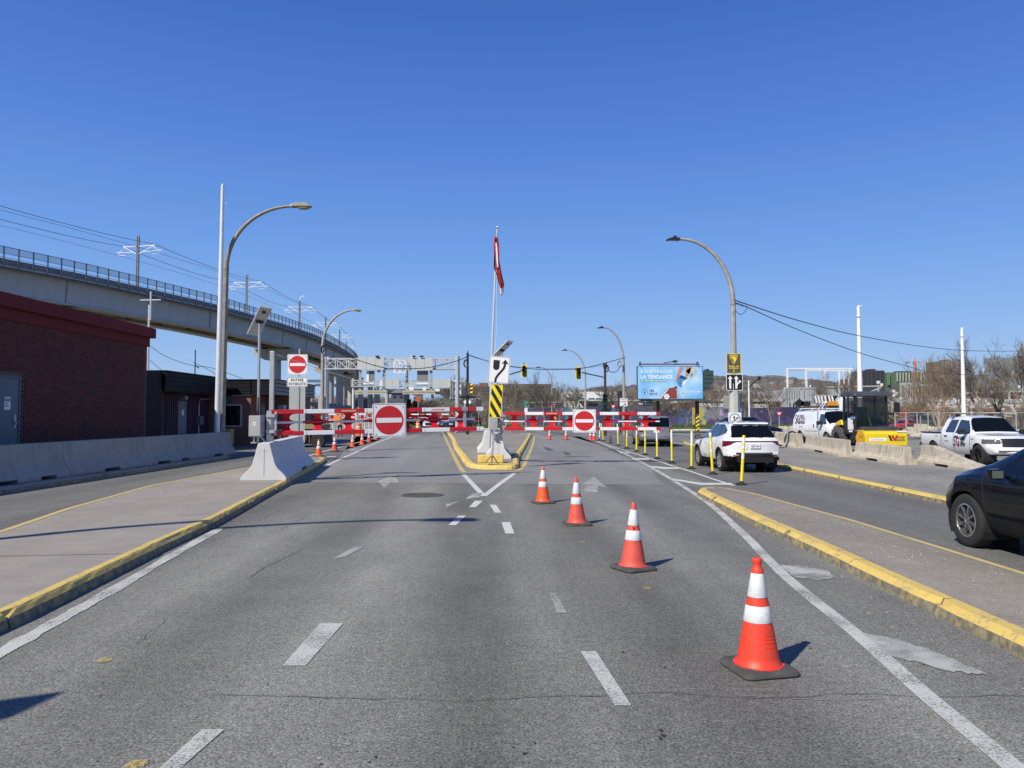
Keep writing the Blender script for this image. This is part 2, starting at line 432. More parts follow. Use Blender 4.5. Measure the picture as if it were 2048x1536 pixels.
def kerb(parent, pts, wt=.17, h=.132, seg=1.5, mats=None, side=1, jit=.012, gaps=True, batter=.035, name='kerb_stone', step=.16):
    """row of kerb stones; pts run along the outer foot, the island lies to the left (side=1) or right (-1)"""
    mats = mats or [y_kerb, kerb_face]
    P_ = [Vector((p[0], p[1], 0)) for p in pts]
    L = [0]
    for a, b in zip(P_, P_[1:]): L.append(L[-1] + (b - a).length)
    def at(t):
        for i in range(len(L) - 1):
            if t <= L[i + 1] or i == len(L) - 2:
                k = (t - L[i]) / max(1e-6, L[i + 1] - L[i]); return P_[i].lerp(P_[i + 1], k)
    def nrm(t):
        d = at(min(t + .3, L[-1])) - at(max(t - .3, 0)); d.normalize(); return Vector((-d.y, d.x, 0)) * side
    rnd = random.Random(int(L[-1] * 100))
    t = 0.0
    while t < L[-1] - .05:
        e = min(t + seg * rnd.uniform(.8, 1.2), L[-1])
        if L[-1] - e < .4: e = L[-1]
        n = max(1, int((e - t) / step)); vs = []; fs = []; mi = []
        sink = rnd.uniform(-.008, .004); out = rnd.uniform(-.012, .012)
        for i in range(n + 1):
            tt = t + (e - t) * i / n
            if gaps: tt = min(max(tt, t + .008), e - .008)
            p = at(tt); q = nrm(tt); endc = .03 if (i in (0, n) and rnd.random() < .6) else 0
            j1 = rnd.uniform(0, jit) + endc; j2 = rnd.uniform(0, jit * .9) + endc * .7
            row = [p + q * (out - .0) + Vector((0, 0, -.02)),
                   p + q * (out + batter * .5 + j1 * .6) + Vector((0, 0, (h + sink) * .62)),
                   p + q * (out + batter + .012 + j1) + Vector((0, 0, h + sink - .014 - j2)),
                   p + q * (out + batter + .035 + j1) + Vector((0, 0, h + sink * .4)),
                   p + q * (out + wt) + Vector((0, 0, h - .002)),
                   p + q * (out + wt) + Vector((0, 0, -.02))]
            vs += row
        for i in range(n):
            for k in range(5):
                fs.append((i * 6 + k, i * 6 + k + 1, i * 6 + 7 + k, i * 6 + 6 + k)); mi.append(1 if k < 1 else 0)
        fs.append(tuple(range(6))); mi.append(1); fs.append(tuple(n * 6 + k for k in range(6))[::-1]); mi.append(1)
        b = MB(); b.v = [tuple(v) for v in vs]; b.f = fs; b.mi = mi
        b.build(name, mats, parent)
        t = e
def island(name, poly, m_, z=.126, label=None):
    b = MB(); b.prism([(p[0], p[1]) for p in poly], -.02, z, plane='XY')
    return struct(b.build(name, m_), label)
# --- left island
isl = island('traffic_island', [(-3.9, -12), (-4.05, 5.84), (-4.38, 8.77), (-4.62, 11.5), (-5.42, 17.5), (-6.36, 24.2), (-6.9, 27.2), (-7.2, 27.9), (-7.6, 27.4)] + LMl, island_conc, label='pinkish concrete island with yellow kerb left of the carriageway')
kerb(isl, LM, side=1, seg=2.6)
sk = MB(); sk.strip([(p[0] + .05, p[1], 0) for p in LMl[::-1]] + [(-7.6, 27.3, 0)], [.11] * 7, .1305); sk.build('yellow_edge_line', y_paint, isl)
crack_m = mat('crack', (.075, .072, .066), .95, var=.3)
def crack(pts, w=.012, z=.0075, seed=1, par=None, name='crack', jit=.03, m_=None):
    r_ = random.Random(seed); out = []
    for a, b in zip(pts, pts[1:]):
        a = Vector(a); b = Vector(b); n = max(2, int((b - a).length / .12))
        for i in range(n): out.append(a.lerp(b, i / n) + Vector((r_.uniform(-jit, jit), r_.uniform(-jit, jit), 0)))
    out.append(Vector(pts[-1]))
    q = MB(); q.strip(out, [r_.uniform(.4, 1.2) * w for _ in out], z)
    return q.build(name, m_ or crack_m, par)
for a, b in (((0, 1112), (300, 1106)), ((360, 1030), (470, 1028)), ((290, 1000), (330, 998)), ((365, 968), (545, 966))):
    crack([G(*a, .13), G(*b, .13)], .018, .1285, 3, isl, 'joint', .006)
# --- right island
RM = [(3.85, 15.3), (4.05, 15.95), (3.9, 15.8), (3.72, 12.2), (3.67, 9.19), (3.6, 7.11), (3.55, 5.17), (3.5, 2), (3.5, -12)]
RM = [(4.35, 16.35), (4.05, 16.3), (3.88, 15.8)] + RM[3:]
isr = island('traffic_island', [(4.3, 16.2), (4.05, 16.0), (3.86, 12.2), (3.81, 9.19), (3.74, 7.11), (3.7, 5.17), (3.66, -12), (5.2, -12), (5.12, 7.4), (5.12, 11.2), (4.86, 15.1), (4.7, 16.3)], island_conc2, label='worn gravelly island with yellow kerb right of the carriageway')
kerb(isr, RM, side=1, seg=1.9, wt=.20, jit=.016)
sk = MB(); sk.strip([(5.05, -12, 0), (5.06, 7.4, 0), (5.06, 11.2, 0), (4.82, 15.1, 0), (4.5, 16.35, 0)], .085, .1305); sk.build('yellow_edge_line', y_paint, isr)
# --- middle island
gi = lambda u, v: tuple(G(u, v, 0))[:2]
tipL, tipR = (-1.12, 23.35), (.22, 23.6)
MI = [(-6.5, 74), (-4.3, 53), (-3.16, 40.2), (-2.3, 32), (-1.62, 25.6), (-1.38, 24.2), (-1.05, 23.55), (-.6, 23.35), (.02, 23.4), (.18, 23.8), (.24, 24.6), (.32, 29.3), (.75, 40), (1.19, 50.8), (1.6, 62), (1.62, 65.5), (1.3, 67.3), (.6, 68)]
def catm(pts, n=5):
    p_ = [Vector(p) for p in pts]; out = []
    for i in range(len(p_) - 1):
        a, b, c, d = p_[max(i - 1, 0)], p_[i], p_[i + 1], p_[min(i + 2, len(p_) - 1)]
        for k in range(n): t = k / n; q_ = .5 * ((2 * b) + (c - a) * t + (2 * a - 5 * b + 4 * c - d) * t * t + (3 * b - a - 3 * c + d) * t ** 3); out.append((q_.x, q_.y))
    return out + [tuple(pts[-1])]
MI = catm(MI); LM_ = 0
def inset(pts, d):
    out = []
    for i, p in enumerate(pts):
        a, b = Vector(pts[max(i - 1, 0)]), Vector(pts[min(i + 1, len(pts) - 1)]); t_ = (b - a).normalized(); out.append((p[0] - t_.y * d, p[1] + t_.x * d))
    return out
ism = island('traffic_island', inset(MI, .17) + [(-4, 74)], island_conc2, label='tapering central island with a bright yellow kerbed nose')
y_new = mat('fresh_yellow_kerb', (.66, .48, .13), .75, var=.12, scale=6, bump=.3, dirt=(.60, .42, .12), dscale=4, damt=.6)
kerb(ism, MI, side=1, seg=2.2, wt=.22, mats=[y_new, y_new], jit=.012)
nose = MB(); nose.poly([(-1.0, 23.65), (-.6, 23.5), (.02, 23.55), (.2, 23.95), (.22, 24.5), (-1.15, 24.5)], .1335); nose.build('yellow_painted_nose', y_new, ism)
# --- right lot behind its kerb
LOT = [(8.15, -12), (8.18, 14.07), (8.5, 23.1), (9.1, 31), (9.5, 37.5), (9.75, 42), (10.2, 44.6), (11.2, 46), (13, 46.8), (18, 47), (30, 48), (60, 52)]
lot = island('gravel_lot', [(p[0] + .1, p[1] - .05) for p in LOT] + [(60, -12)], gravel_lot, .118, 'grey gravelled yard behind the yellow kerb')
kerb(lot, LOT[:9], side=-1, seg=3.0, wt=.2, mats=[y_kerb, kerb_face])
# --- left verge under the concrete barrier
ver = island('pavement', [(-11.05, -12), (-11.05, 28.5), (-11.5, 30.3), (-13.2, 32), (-16, 34), (-26, 36), (-26, -12)], mat('dark_paving', (.16, .16, .155), .9, var=.2, scale=2), .14, 'dark paving strip in front of the brick buildings')
kerb(ver, [(-10.95, -12), (-10.95, 28.5), (-11.4, 30.4), (-13.2, 32.1), (-16, 34.1)], side=1, seg=2.5, wt=.24, h=.145, mats=[kerb_conc, kerb_face])
# --- grass beyond the junction
def grass_patch(pts, z=.10):
    b = MB(); b.prism(pts, -.02, z, plane='XY'); o = struct(b.build('grass_field', grass_m)); return o
lw = mat('pale_kerb', (.55, .54, .51), .85, var=.15)
gp = grass_patch([(12.5, 86), (30, 84), (60, 83), (110, 86), (110, 127), (7, 127), (9, 92)])
kerb(gp, [(9, 91.8), (12.5, 85.8), (30, 83.8), (60, 82.8), (110, 85.8)], side=1, seg=4, wt=.22, mats=[lw, lw], step=2)
gp2 = grass_patch([(-14, 90), (1.5, 92), (2.5, 96), (1, 127), (-22, 127)])
kerb(gp2, [(-14, 89.8), (1.5, 91.8), (2.7, 96)], side=1, seg=4, wt=.22, mats=[lw, lw], step=2)
# blades: nobody could count them
gb = MB(); rg = random.Random(5)
for _ in range(9000):
    if rg.random() < .75: x, y = rg.uniform(12, 60), rg.uniform(86.5, 126)
    else: x, y = rg.uniform(-13, 1), rg.uniform(92.5, 126)
    a = rg.uniform(0, 6.28); h = rg.uniform(.06, .2); w = rg.uniform(.05, .16)
    gb.add([(x - w * math.cos(a), y - w * math.sin(a), .1), (x + w * math.cos(a), y + w * math.sin(a), .1), (x + rg.uniform(-.06, .06), y, .1 + h)], [(0, 1, 2)])
struct(tag(gb.build('grass', mat('grass_blades', (.075, .115, .03), .9, var=.4, scale=.8)), 'short spring grass in front of the painted hoarding', 'grass'), kind='stuff')
# pebbles on the islands and in the lot
pb = MB(); rg = random.Random(9)
for _ in range(900):
    k = rg.random()
    if k < .30: x, y, z = rg.uniform(4.0, 4.95), rg.uniform(4, 15) , .13
    elif k < .42: x, y, z = rg.uniform(-7.6, -5.6), rg.uniform(12, 20), .13
    elif k < .52: x, y, z = rg.uniform(3.0, 3.5), rg.uniform(3, 14), .004
    else: x, y, z = rg.uniform(9, 26), rg.uniform(15, 42), .122
    r_ = rg.uniform(.0025, .0075)
    if rg.random() < .05: r_ *= 1.8
    pb.add([(x - r_, y - r_ * .6, z), (x + r_, y - r_, z), (x + r_ * .8, y + r_, z), (x - r_ * .9, y + r_ * .8, z), (x, y, z + r_ * 1.1)], [(0, 1, 4), (1, 2, 4), (2, 3, 4), (3, 0, 4)])
tag(pb.build('pebbles', mat('pebbles', (.42, .40, .37), .9, var=.6, scale=1.5)), 'scattered pale pebbles on the islands and yard', 'gravel', kind='stuff')

# ================================================================== ROAD MARKINGS (sheets 8 mm up)
ZM = .0065
def marking(m_, quads=(), strips=(), label=None, z=ZM, name='road_marking', rag=0.0):
    b = MB(); rq = random.Random(3)
    for q in quads:
        w_ = [G(u, v) for u, v in q]
        if rag: w_ = [a.lerp(c, k / 9) + Vector((rq.uniform(-rag, rag), rq.uniform(-rag, rag) * 1.6, 0)) for a, c in zip(w_, w_[1:] + w_[:1]) for k in range(9)]
        b.poly(w_, z)
    for pts, w in strips:
        b.strip([G(u, v) if len(p_) == 2 else p_ for p_ in pts for (u, v) in [p_[:2]]], w, z)
    return struct(b.build(name, m_), label)
def smooth_pts(px, n=6):
    w = [G(u, v) for u, v in px]; out = []
    for i in range(len(w) - 1):
        p0, p1, p2, p3 = w[max(i - 1, 0)], w[i], w[i + 1], w[min(i + 2, len(w) - 1)]
        for k in range(n):
            t = k / n
            out.append(.5 * ((2 * p1) + (p2 - p0) * t + (2 * p0 - 5 * p1 + 4 * p2 - p3) * t * t + (3 * p1 - p0 - 3 * p2 + p3) * t ** 3))
    out.append(w[-1]); return out
def line(px, w, m_, label=None, z=ZM):
    b = MB(); b.strip(smooth_pts(px), w, z); return struct(b.build('road_marking', m_), label)
line([(2150, 1640), (2020, 1530), (1850, 1390), (1720, 1275), (1565, 1148), (1480, 1062), (1400, 995), (1300, 934), (1240, 903), (1195, 883)], .125, w_paint, 'long white lane edge line on the right')
line([(1468, 972), (1420, 956.6), (1379, 942.6), (1344, 932), (1303, 918), (1250, 901.5), (1192, 882.5)], .10, w_paint_new, 'thin white line at the foot of the yellow flexible posts', ZM + .0025)
b = MB(); lp_ = smooth_pts([(-260, 1462), (0, 1308), (120, 1240), (250, 1167), (350, 1108), (440, 1058)], 60); rj = random.Random(6)
jw = np.convolve([rj.uniform(.05, .22) for _ in lp_], np.ones(14) / 14, mode='same'); b.strip(lp_, [float(x) for x in jw], ZM); struct(b.build('road_marking', w_paint), 'rough white edge line beside the left kerb')
line([(611, 913.6), (670, 897), (735, 880), (800, 863)], .12, w_paint_new, 'white line under the far cones')
line([(655, 931), (677, 920), (720, 901), (758, 884), (830, 857)], .14, w_paint_new, 'second white line beyond the left gate')
marking(w_paint_new, [[(1239, 905), (1258, 905.4), (1258, 907.2), (1240, 907.2)], [(1264, 917), (1297, 917), (1299, 920), (1266, 919.6)],
                      [(1298, 932.6), (1356, 936.4), (1358, 938.4), (1330, 939), (1304, 935.6)],
                      [(1342, 957), (1400, 966.4), (1462, 966.6), (1466, 970.6), (1400, 971), (1346, 961)],
                      [(700, 900), (722, 900.4), (722, 901.6), (700, 901.4)], [(655, 913), (672, 913), (672, 914.5), (652, 914.5)]], label='white cross hatching between the two right-hand lines', z=ZM + .005)
marking(w_ghost, [[(1553, 1131), (1600, 1133), (1655, 1143), (1668, 1156), (1640, 1162), (1592, 1156)]], label='short white chevron arm by the right kerb', z=ZM + .0025, rag=.016)
marking(w_ghost, [[(1722, 1266), (1800, 1283), (1885, 1312), (1975, 1352), (1900, 1345), (1778, 1312)]], label='tapered worn chevron arm beside the nearest cone', z=ZM + .0025, rag=.016)
def dash(q, m_, lab): marking(m_, [q], label=lab)
dash([(640, 1248), (686, 1248), (611, 1333), (565, 1333)], w_paint, 'left white dash in the near road')
dash([(404, 1461), (448, 1461), (340, 1556), (300, 1556)], w_paint, 'white dash cut by the lower picture edge')
dash([(710, 1094), (729, 1094), (690, 1115), (664, 1119)], w_paint_old, 'almost worn out white dash')
dash([(1161, 1304), (1192, 1304), (1263, 1413), (1230, 1413)], w_paint, 'right white dash nearest the big cone')
dash([(1098, 1187), (1112, 1187), (1134, 1227), (1114, 1227)], w_paint_old, 'worn white dash between cones and centre')
dash([(1003, 1045), (1020, 1045), (1029, 1068), (1011, 1068)], w_paint_new, 'small white dash right of the V')
dash([(979, 1010), (992, 1010), (1003, 1026), (990, 1026)], w_paint_new, 'small white dash under the V, right row')
dash([(950, 1002), (966, 1002), (952, 1015), (938, 1015)], w_paint_new, 'small white dash under the V, left row')
dash([(917, 1032), (932, 1032), (912, 1051), (897, 1051)], w_paint_new, 'small white dash left of the V')
line([(927, 949), (968, 993)], .13, w_paint_new, 'left arm of the white V before the island')
line([(1029, 947), (1000, 968), (968, 993)], .13, w_paint_new, 'right arm of the white V before the island', ZM + .0025)
line([(885, 864), (896.5, 888), (915, 926), (928, 945)], .15, y_paint, 'outer yellow line left of the central island')
line([(929, 945), (985, 944), (1030, 943), (1046, 934), (1052, 922), (1060, 904), (1067, 884), (1069, 872)], .13, y_paint, 'yellow line round the nose of the central island', ZM + .0025)
line([(936, 941.5), (985, 940.4), (1026, 939.5)], .07, y_paint, 'inner yellow line under the island nose')
# arrows
marking(w_paint_old, [[(1188, 954), (1213, 975), (1196, 972), (1195, 986), (1168, 984), (1172, 971), (1161, 971)]], label='faded straight-ahead arrow on the right lane')
marking(w_ghost, [[(791, 949), (797, 966), (782, 965), (768, 976), (760, 966), (753, 964)]], label='faded turning arrow on the left lane')
marking(w_ghost, [[(965, 986), (958, 996), (930, 999), (945, 988)], [(922, 1002), (914, 1005), (890, 1017), (893, 1008)]], label='ghost of a worn white mark')
# small yellow survey dots
for i, (u, v, a, lab) in enumerate([(210, 1321, .05, 'largest yellow paint spot in the left foreground'), (741, 1163, .045, 'yellow paint spot left of the road centre'), (1165, 1085, .045, 'yellow paint spot by the third cone'),
                     (1294, 1177, .05, 'yellow paint spot just below the second cone'), (920, 1022, .05, 'yellow paint spot near the V'), (272, 1531, .05, 'yellow paint spot at the bottom picture edge'), (1035, 992, .05, 'yellow paint spot by the farthest near cone'), (851, 1077, .035, 'tiny pale paint spot'), (1088, 1028, .04, 'pale paint spot under the far cone')]):
    g = G(u, v); rr = random.Random(i); b = MB()
    b.poly([(g.x + math.cos(t * .52) * a * rr.uniform(.8, 1.15), g.y + math.sin(t * .52) * a * rr.uniform(.8, 1.2)) for t in range(12)], ZM)
    struct(b.build('road_marking', y_dot), lab)
# manhole
mh = G(845, 990.5)
t = thing('manhole_cover', 'round dark iron manhole cover flush in the left carriageway', 'manhole', (mh.x, mh.y, 0))
iron = mat('cast_iron', (.105, .10, .095), .7, .3, var=.3, scale=30)
b = MB(); b.lathe([(0, .010), (.36, .010), (.37, .006)], 32); b.build('lid', iron, t)
b = MB(); b.lathe([(.38, .006), (.385, .013), (.44, .013), (.46, .004)], 32); b.build('frame', iron, t)
b = MB()
for i in range(-5, 6):
    w_ = math.sqrt(.34 ** 2 - (i * .06) ** 2); b.box((0, i * .06, .012), (2 * w_, .014, .006))
b.build('ribs', iron, t)
# cracks and sealed joints in the carriageway
crack([G(430, 1390), G(700, 1398), G(960, 1402), G(1150, 1392)], .006, .0055, 11, jit=.012)
crack([G(1160, 1394), G(1330, 1386), G(1500, 1400), G(1700, 1388), G(1850, 1394), G(2200, 1391)], .007, .0055, 12, jit=.016)
crack([G(1470, 1392), G(1640, 1402), G(1760, 1399)], .008, .0055, 14, jit=.006, m_=mat('crack_light', (.26, .25, .23), .9))
for pts, sd, w_ in (([(610, 1096), (540, 1130), (500, 1155)], 2, .008), ([(560, 1020), (470, 1066), (420, 1085)], 4, .006), ([(330, 1240), (270, 1290)], 5, .006), ([(1000, 1088), (880, 1080), (820, 1084)], 6, .007),
                     ([(700, 1010), (620, 1030), (560, 1060)], 7, .006), ([(1210, 940), (1290, 957), (1380, 965)], 8, .01), ([(1070, 950), (1180, 952), (1290, 961)], 9, .01)):
    crack([G(*p) for p in pts], w_, .0065, sd, jit=.02)
for o in list(C.objects):
    if o.name.startswith('crack') and o.parent is None: struct(o)
# darker repairs beside the right gate
rep = mat('repair_patch', (.10, .10, .10), .9, var=.3, scale=3)
for q in ([(1085, 893), (1100, 896), (1108, 902), (1094, 902)], [(1125, 903), (1140, 906), (1142, 911), (1130, 910)]):
    b = MB(); b.poly([G(*p) for p in q], .0085); struct(b.build('road_patch', rep))
q = MB(); rg = random.Random(19)
for _ in range(260):
    Y = 3.4 + 16 * rg.random() ** 1.6; x = rg.uniform(-.62, .62) * Y
    if x < -4 or x > 3.5: continue
    r_ = rg.uniform(.003, .008) * (1 + Y * .05); q.k = 0 if rg.random() < .6 else 1; a0 = rg.uniform(0, 6)
    q.poly([(x + math.cos(a0 + k) * r_ * rg.uniform(.5, 1.3), Y + math.sin(a0 + k) * r_ * rg.uniform(.5, 1.5)) for k in (0, 1.2, 2.4, 3.7, 5)], .0045)
for u, v in ((1322, 1462), (1326, 1472), (1320, 1478), (1245, 1305), (1048, 1508), (418, 1100)):
    g = G(u, v); q.k = 0; q.poly([(g.x + math.cos(k) * .014 * rg.uniform(.5, 1.4), g.y + math.sin(k) * .02 * rg.uniform(.5, 1.4)) for k in range(6)], .0045)
tag(q.build('road_specks', [mat('tar_speck', (.035, .034, .032), .9), mat('grit_speck', (.42, .41, .38), .9)]), 'tiny tar drips and grit scattered on the carriageway', 'grit', kind='stuff')
# ================================================================== TRAFFIC CONES
def ngon_base(w, r, ch=.07, n=4):
    pts = []
    for sx, sy, a in ((1, 1, 0), (-1, 1, 90), (-1, -1, 180), (1, -1, 270)):
        for i in range(n + 1):
            t = R(a + 90 * i / n); pts.append((sx * (w / 2 - r) + r * math.cos(t), sy * (w / 2 - r) + r * math.sin(t)))
    return pts
def make_cone(label, mb, group='traffic cones standing on the carriageway', h=.71, knob=True, tall=False, seg=40, rz=.15, dent=False, n=4):
    t = thing('traffic_cone', label, 'cone', group=group)
    b = MB(); pts = ngon_base(.385, .055); N = len(pts)
    lay = [(1.0, 0.004), (1.02, .012), (1.0, .026), (.93, .038), (.60, .045)]
    for k, z in lay: b.v += [(x * k, y * k, z) for x, y in pts]
    for i in range(len(lay) - 1):
        for j in range(N): b.f.append((i * N + j, i * N + (j + 1) % N, (i + 1) * N + (j + 1) % N, (i + 1) * N + j)); b.mi.append(0)
    b.f.append(tuple((len(lay) - 1) * N + j for j in range(N))); b.mi.append(0)
    # moulded feet under the plate
    b.build('base_plate', mat('cone_base', (.062, .060, .058), .85, var=.2, scale=14, bump=.2, dirt=(.12, .11, .10), dscale=8, damt=.5), t, smooth=True, auto=40)
    r0, r1 = .137, .034
    rad = lambda z: r0 + (r1 - r0) * (z - .04) / (h - .085 - .04)
    def cone_piece(z0, z1, m_, off, name):
        q = MB(); q.lathe([(rad(z0) + off - .001, z0), (rad(z0) + off, z0 + .0015), (rad(z1) + off, z1 - .0015), (rad(z1) + off - .001, z1)], seg); return q.build(name, m_, t, smooth=True, auto=50)
    b = MB()
    prof = [(.150, .040), (.146, .052), (rad(.06), .062)] + [(rad(z), z) for z in (.1, .2, .31, .33, .42, .5, .58, h - .10)]
    if knob: prof += [(.040, h - .088), (.041, h - .078), (.030, h - .062), (.0255, h - .048), (.026, h - .030), (.030, h - .022), (.031, h - .006), (.028, h), (.020, h), (.020, h - .05)]
    else: prof += [(rad(h - .04), h - .04), (rad(h - .01) + .001, h - .008), (rad(h) - .003, h), (rad(h) - .008, h - .002), (.012, h - .06)]
    b.lathe(prof, seg)
    # scalloped lip where the cone meets the plate
    for i in range(12):
        a = i * math.pi / 6; b.box((math.cos(a) * .148, math.sin(a) * .148, .043), (.018, .05, .008), rz=a)
    b.build('body', mb, t, smooth=True, auto=50)
    cone_piece(.468, .620 if knob else .632, cone_white, .0035, 'reflective_collar')
    cone_piece(.313, .415, cone_white, .0035, 'reflective_collar')
    return t
cA = make_cone('nearest and largest orange cone with a ribbed knob top and two white collars', cone_orange)
g = G(1517, 1339); cA.scale = (1.035,) * 3; cA.location = (g.x, g.y, 0); cA.rotation_euler = (0, 0, R(12))
# embossed lettering on the nearest cone, following its surface
def wrap_text(par, s, h, z, ang, m_, rfun, name='embossed_lettering', w=None):
    o = text(par, s, h, (0, 0, 0), m_, name, w=w, thick=.0016)
    for v in o.data.vertices:
        a = ang + v.co.x / rfun(z); rr = rfun(z + v.co.z) + .0008 - v.co.y
        v.co = Vector((rr * math.sin(a), -rr * math.cos(a), z + v.co.z))
    return o
rf = lambda z: .137 + (.034 - .137) * (z - .04) / (.71 - .125)
for s, z, w_, h_ in (('Work Area Protection', .238, .085, .008), ('Enviro-Cone', .213, .088, .014), ('Made in U.S.A.', .193, .075, .010), ('Stack with care', .165, .085, .006)):
    wrap_text(cA, s, h_, z, R(14), cone_orange, rf, w=w_)
sheet = MB()
cB = make_cone('second nearest faded red cone with a torn slit between its collars', cone_faded, knob=False)
g = G(1266, 1138); cB.scale = (1.03,) * 3; cB.location = (g.x, g.y, 0); cB.rotation_euler = (0, R(1.2), R(28))
b = MB(); rb = lambda z: .137 + (.034 - .137) * (z - .04) / (.585)
hole = [(-.30, .455), (-.02, .452), (-.03, .425), (-.16, .419)]
b.add([((rb(z) + .0045) * math.sin(a - R(28)), -(rb(z) + .0045) * math.cos(a - R(28)), z) for a, z in hole], [(0, 1, 2, 3)])
b.add([((rb(z) + .0045) * math.sin(a - R(28)), -(rb(z) + .0045) * math.cos(a - R(28)), z) for a, z in [(.28, .464), (.31, .464), (.30, .448)]], [(0, 1, 2)])
b.build('torn_slit', black_matte, cB)['kind'] = 'stuff'
cC = dup(cB, (0, 0, 0), label='third cone of the row, red with a scuffed lower collar')
for ch in list(cC.children):
    if ch.name.startswith('torn'): bpy.data.objects.remove(ch)
g = G(1154, 1049); cC.location = (g.x, g.y, 0); cC.rotation_euler = (R(1), R(-1.2), R(12))
cD = make_cone('bright orange cone farthest of the four near ones, beside the white V', cone_bright, knob=False)
g = G(1086, 1006); cD.location = (g.x, g.y, 0); cD.rotation_euler = (0, 0, R(22))
for (u, v, lab, src, a) in [(637, 912.5, 'leftmost cone in the row beyond the left gate', cD, 5), (669, 902.5, 'second cone from the left beyond the left gate', cC, 20), (705, 894.5, 'third cone from the left beyond the left gate', cD, 10),
                         (724, 890, 'cone just left of the lower corner of the left no-entry sign', cD, 30), (738, 885, 'cone half hidden behind the left no-entry sign', cC, 0), (752, 880, 'farthest cone of the left row, mostly behind the no-entry sign', cC, 15),
                         (1099, 880, 'small cone beyond the right gate, left of the pair', cC, 3), (1132, 880, 'small cone beyond the right gate, between the left one and the sign', cC, 40),
                         (1181, 880.5, 'small cone under the right no-entry sign, left of two', cC, 10), (1188, 881.5, 'small cone under the right no-entry sign, right of two', cA, 10)]:
    g = G(u, v); c_ = dup(src, (g.x, g.y, 0.004), R(a), lab)
    for ch in list(c_.children):
        if ch.name.startswith(('emboss', 'torn')): bpy.data.objects.remove(ch)

# ================================================================== CONCRETE BARRIERS
def jersey(label, loc, rz, L, h=.86, wb=.38, m_=conc_new, notches=(), wt=.115, end_h=None, group=None, name='concrete_barrier', rough=0.0, knee=.30, seed=1):
    t = thing(name, label, 'barrier', loc, rz, group)
    rr = random.Random(seed)
    def prof(k=1.0, z0=0.0, hh=None):
        hh = hh or h
        half = [(wb, z0), (wb, .075)] if z0 < .07 else [(wb - max(0, (z0 - .075)) * .6, z0)]
        pts = half + [(wb * .86, .16), (wb * .62, knee * .95), (wb * .5, knee * 1.3), ((wb * .5 + wt) / 2, (knee * 1.3 + hh) / 2), (wt + .012, hh - .03), (wt, hh)]
        pts = [(x, min(z, hh)) for x, z in pts]
        return pts + [(-x, z) for x, z in pts[::-1]]
    cuts = [0.0]
    for a, b_ in notches: cuts += [a, b_]
    cuts.append(L)
    body = MB()
    step = .25
    for i in range(len(cuts) - 1):
        y0, y1 = cuts[i], cuts[i + 1]; n = max(1, int((y1 - y0) / step)); rows = []
        for j in range(n + 1):
            y = y0 + (y1 - y0) * j / n
            hh = h if end_h is None else h + (end_h - h) * max(0, (y / L - .22) / .78)
            pr = prof(z0=(.085 if i % 2 else 0.0), hh=hh)
            rows.append([(x + rr.uniform(-rough, rough), y, max(0, z + (rr.uniform(-rough, rough) if z > .02 else 0))) for x, z in pr])
        base = len(body.v); m = len(rows[0]); body.v += [p for r_ in rows for p in r_]
        for j in range(n):
            for k in range(m):
                body.f.append((base + j * m + k, base + j * m + (k + 1) % m, base + (j + 1) * m + (k + 1) % m, base + (j + 1) * m + k)); body.mi.append(0)
        body.f.append(tuple(base + k for k in range(m))); body.mi.append(0)
        body.f.append(tuple(base + n * m + k for k in range(m))[::-1]); body.mi.append(0)
    body.build('body', m_, t, bevel=.012 if not rough else 0)
    # keyed vertical slot in the end face
    e = MB(); e.box((0, -.004, h * .5), (.012, .012, h * .72)); e.box((0, -.004, h * .80), (.14, .008, .006))
    e.build('end_key', m_, t)
    return t
gB = 'new grey concrete barriers in a row along the left kerb'
labs = ['grey concrete barrier of the left row reaching out of the left frame edge', 'grey concrete barrier of the left row in front of the blue-grey door', 'grey concrete barrier of the left row below the middle of the brick wall', 'grey concrete barrier of the left row below the brick corner',
        'grey concrete barrier of the left row in front of the corrugated cladding', 'last grey concrete barrier of the left row, by the tall white pole']
for i, lab in enumerate(labs):
    jersey(lab, (-11.62, 7.7 + 3.8 * i, .14), 0, 3.785, .88, .37, conc_new, ((.9, 1.75), (2.6, 3.2)) if i % 2 == 0 else ((1.6, 2.4),), group=gB, seed=i)
jersey('big pale concrete barrier carrying the left gate, end face towards the camera', (-5.98, 18.0, .126), R(8.9), 6.4, .90, .53, mat('barrier_concrete_pale', (.60, .60, .59), .85, var=.06, scale=2.2, bump=.12, bscale=60), ((3.1, 4.3),), wt=.13, seed=9)  # paler copy of the barrier concrete: sunlit tone put into the colour
jersey('pale concrete barrier on the central island right of the sign pole', (-.50, 26.9, .126), R(1), 3.4, .90, .47, MATS['barrier_concrete_pale'], ((1.2, 2.0),), wt=.12, seed=10)
jersey('pale concrete barrier on the central island, farther and left of the sign pole', (-.98, 31.4, .126), R(3), 3.6, .90, .47, MATS['barrier_concrete_pale'], ((1.2, 2.0),), wt=.12, seed=11)
o = MB().bb((-1.13, 24.65, .126), (-.28, 25.1, .385)).build('concrete_block', y_new, bevel=.03)
tag(o, 'yellow painted concrete block on the nose of the central island', 'block')
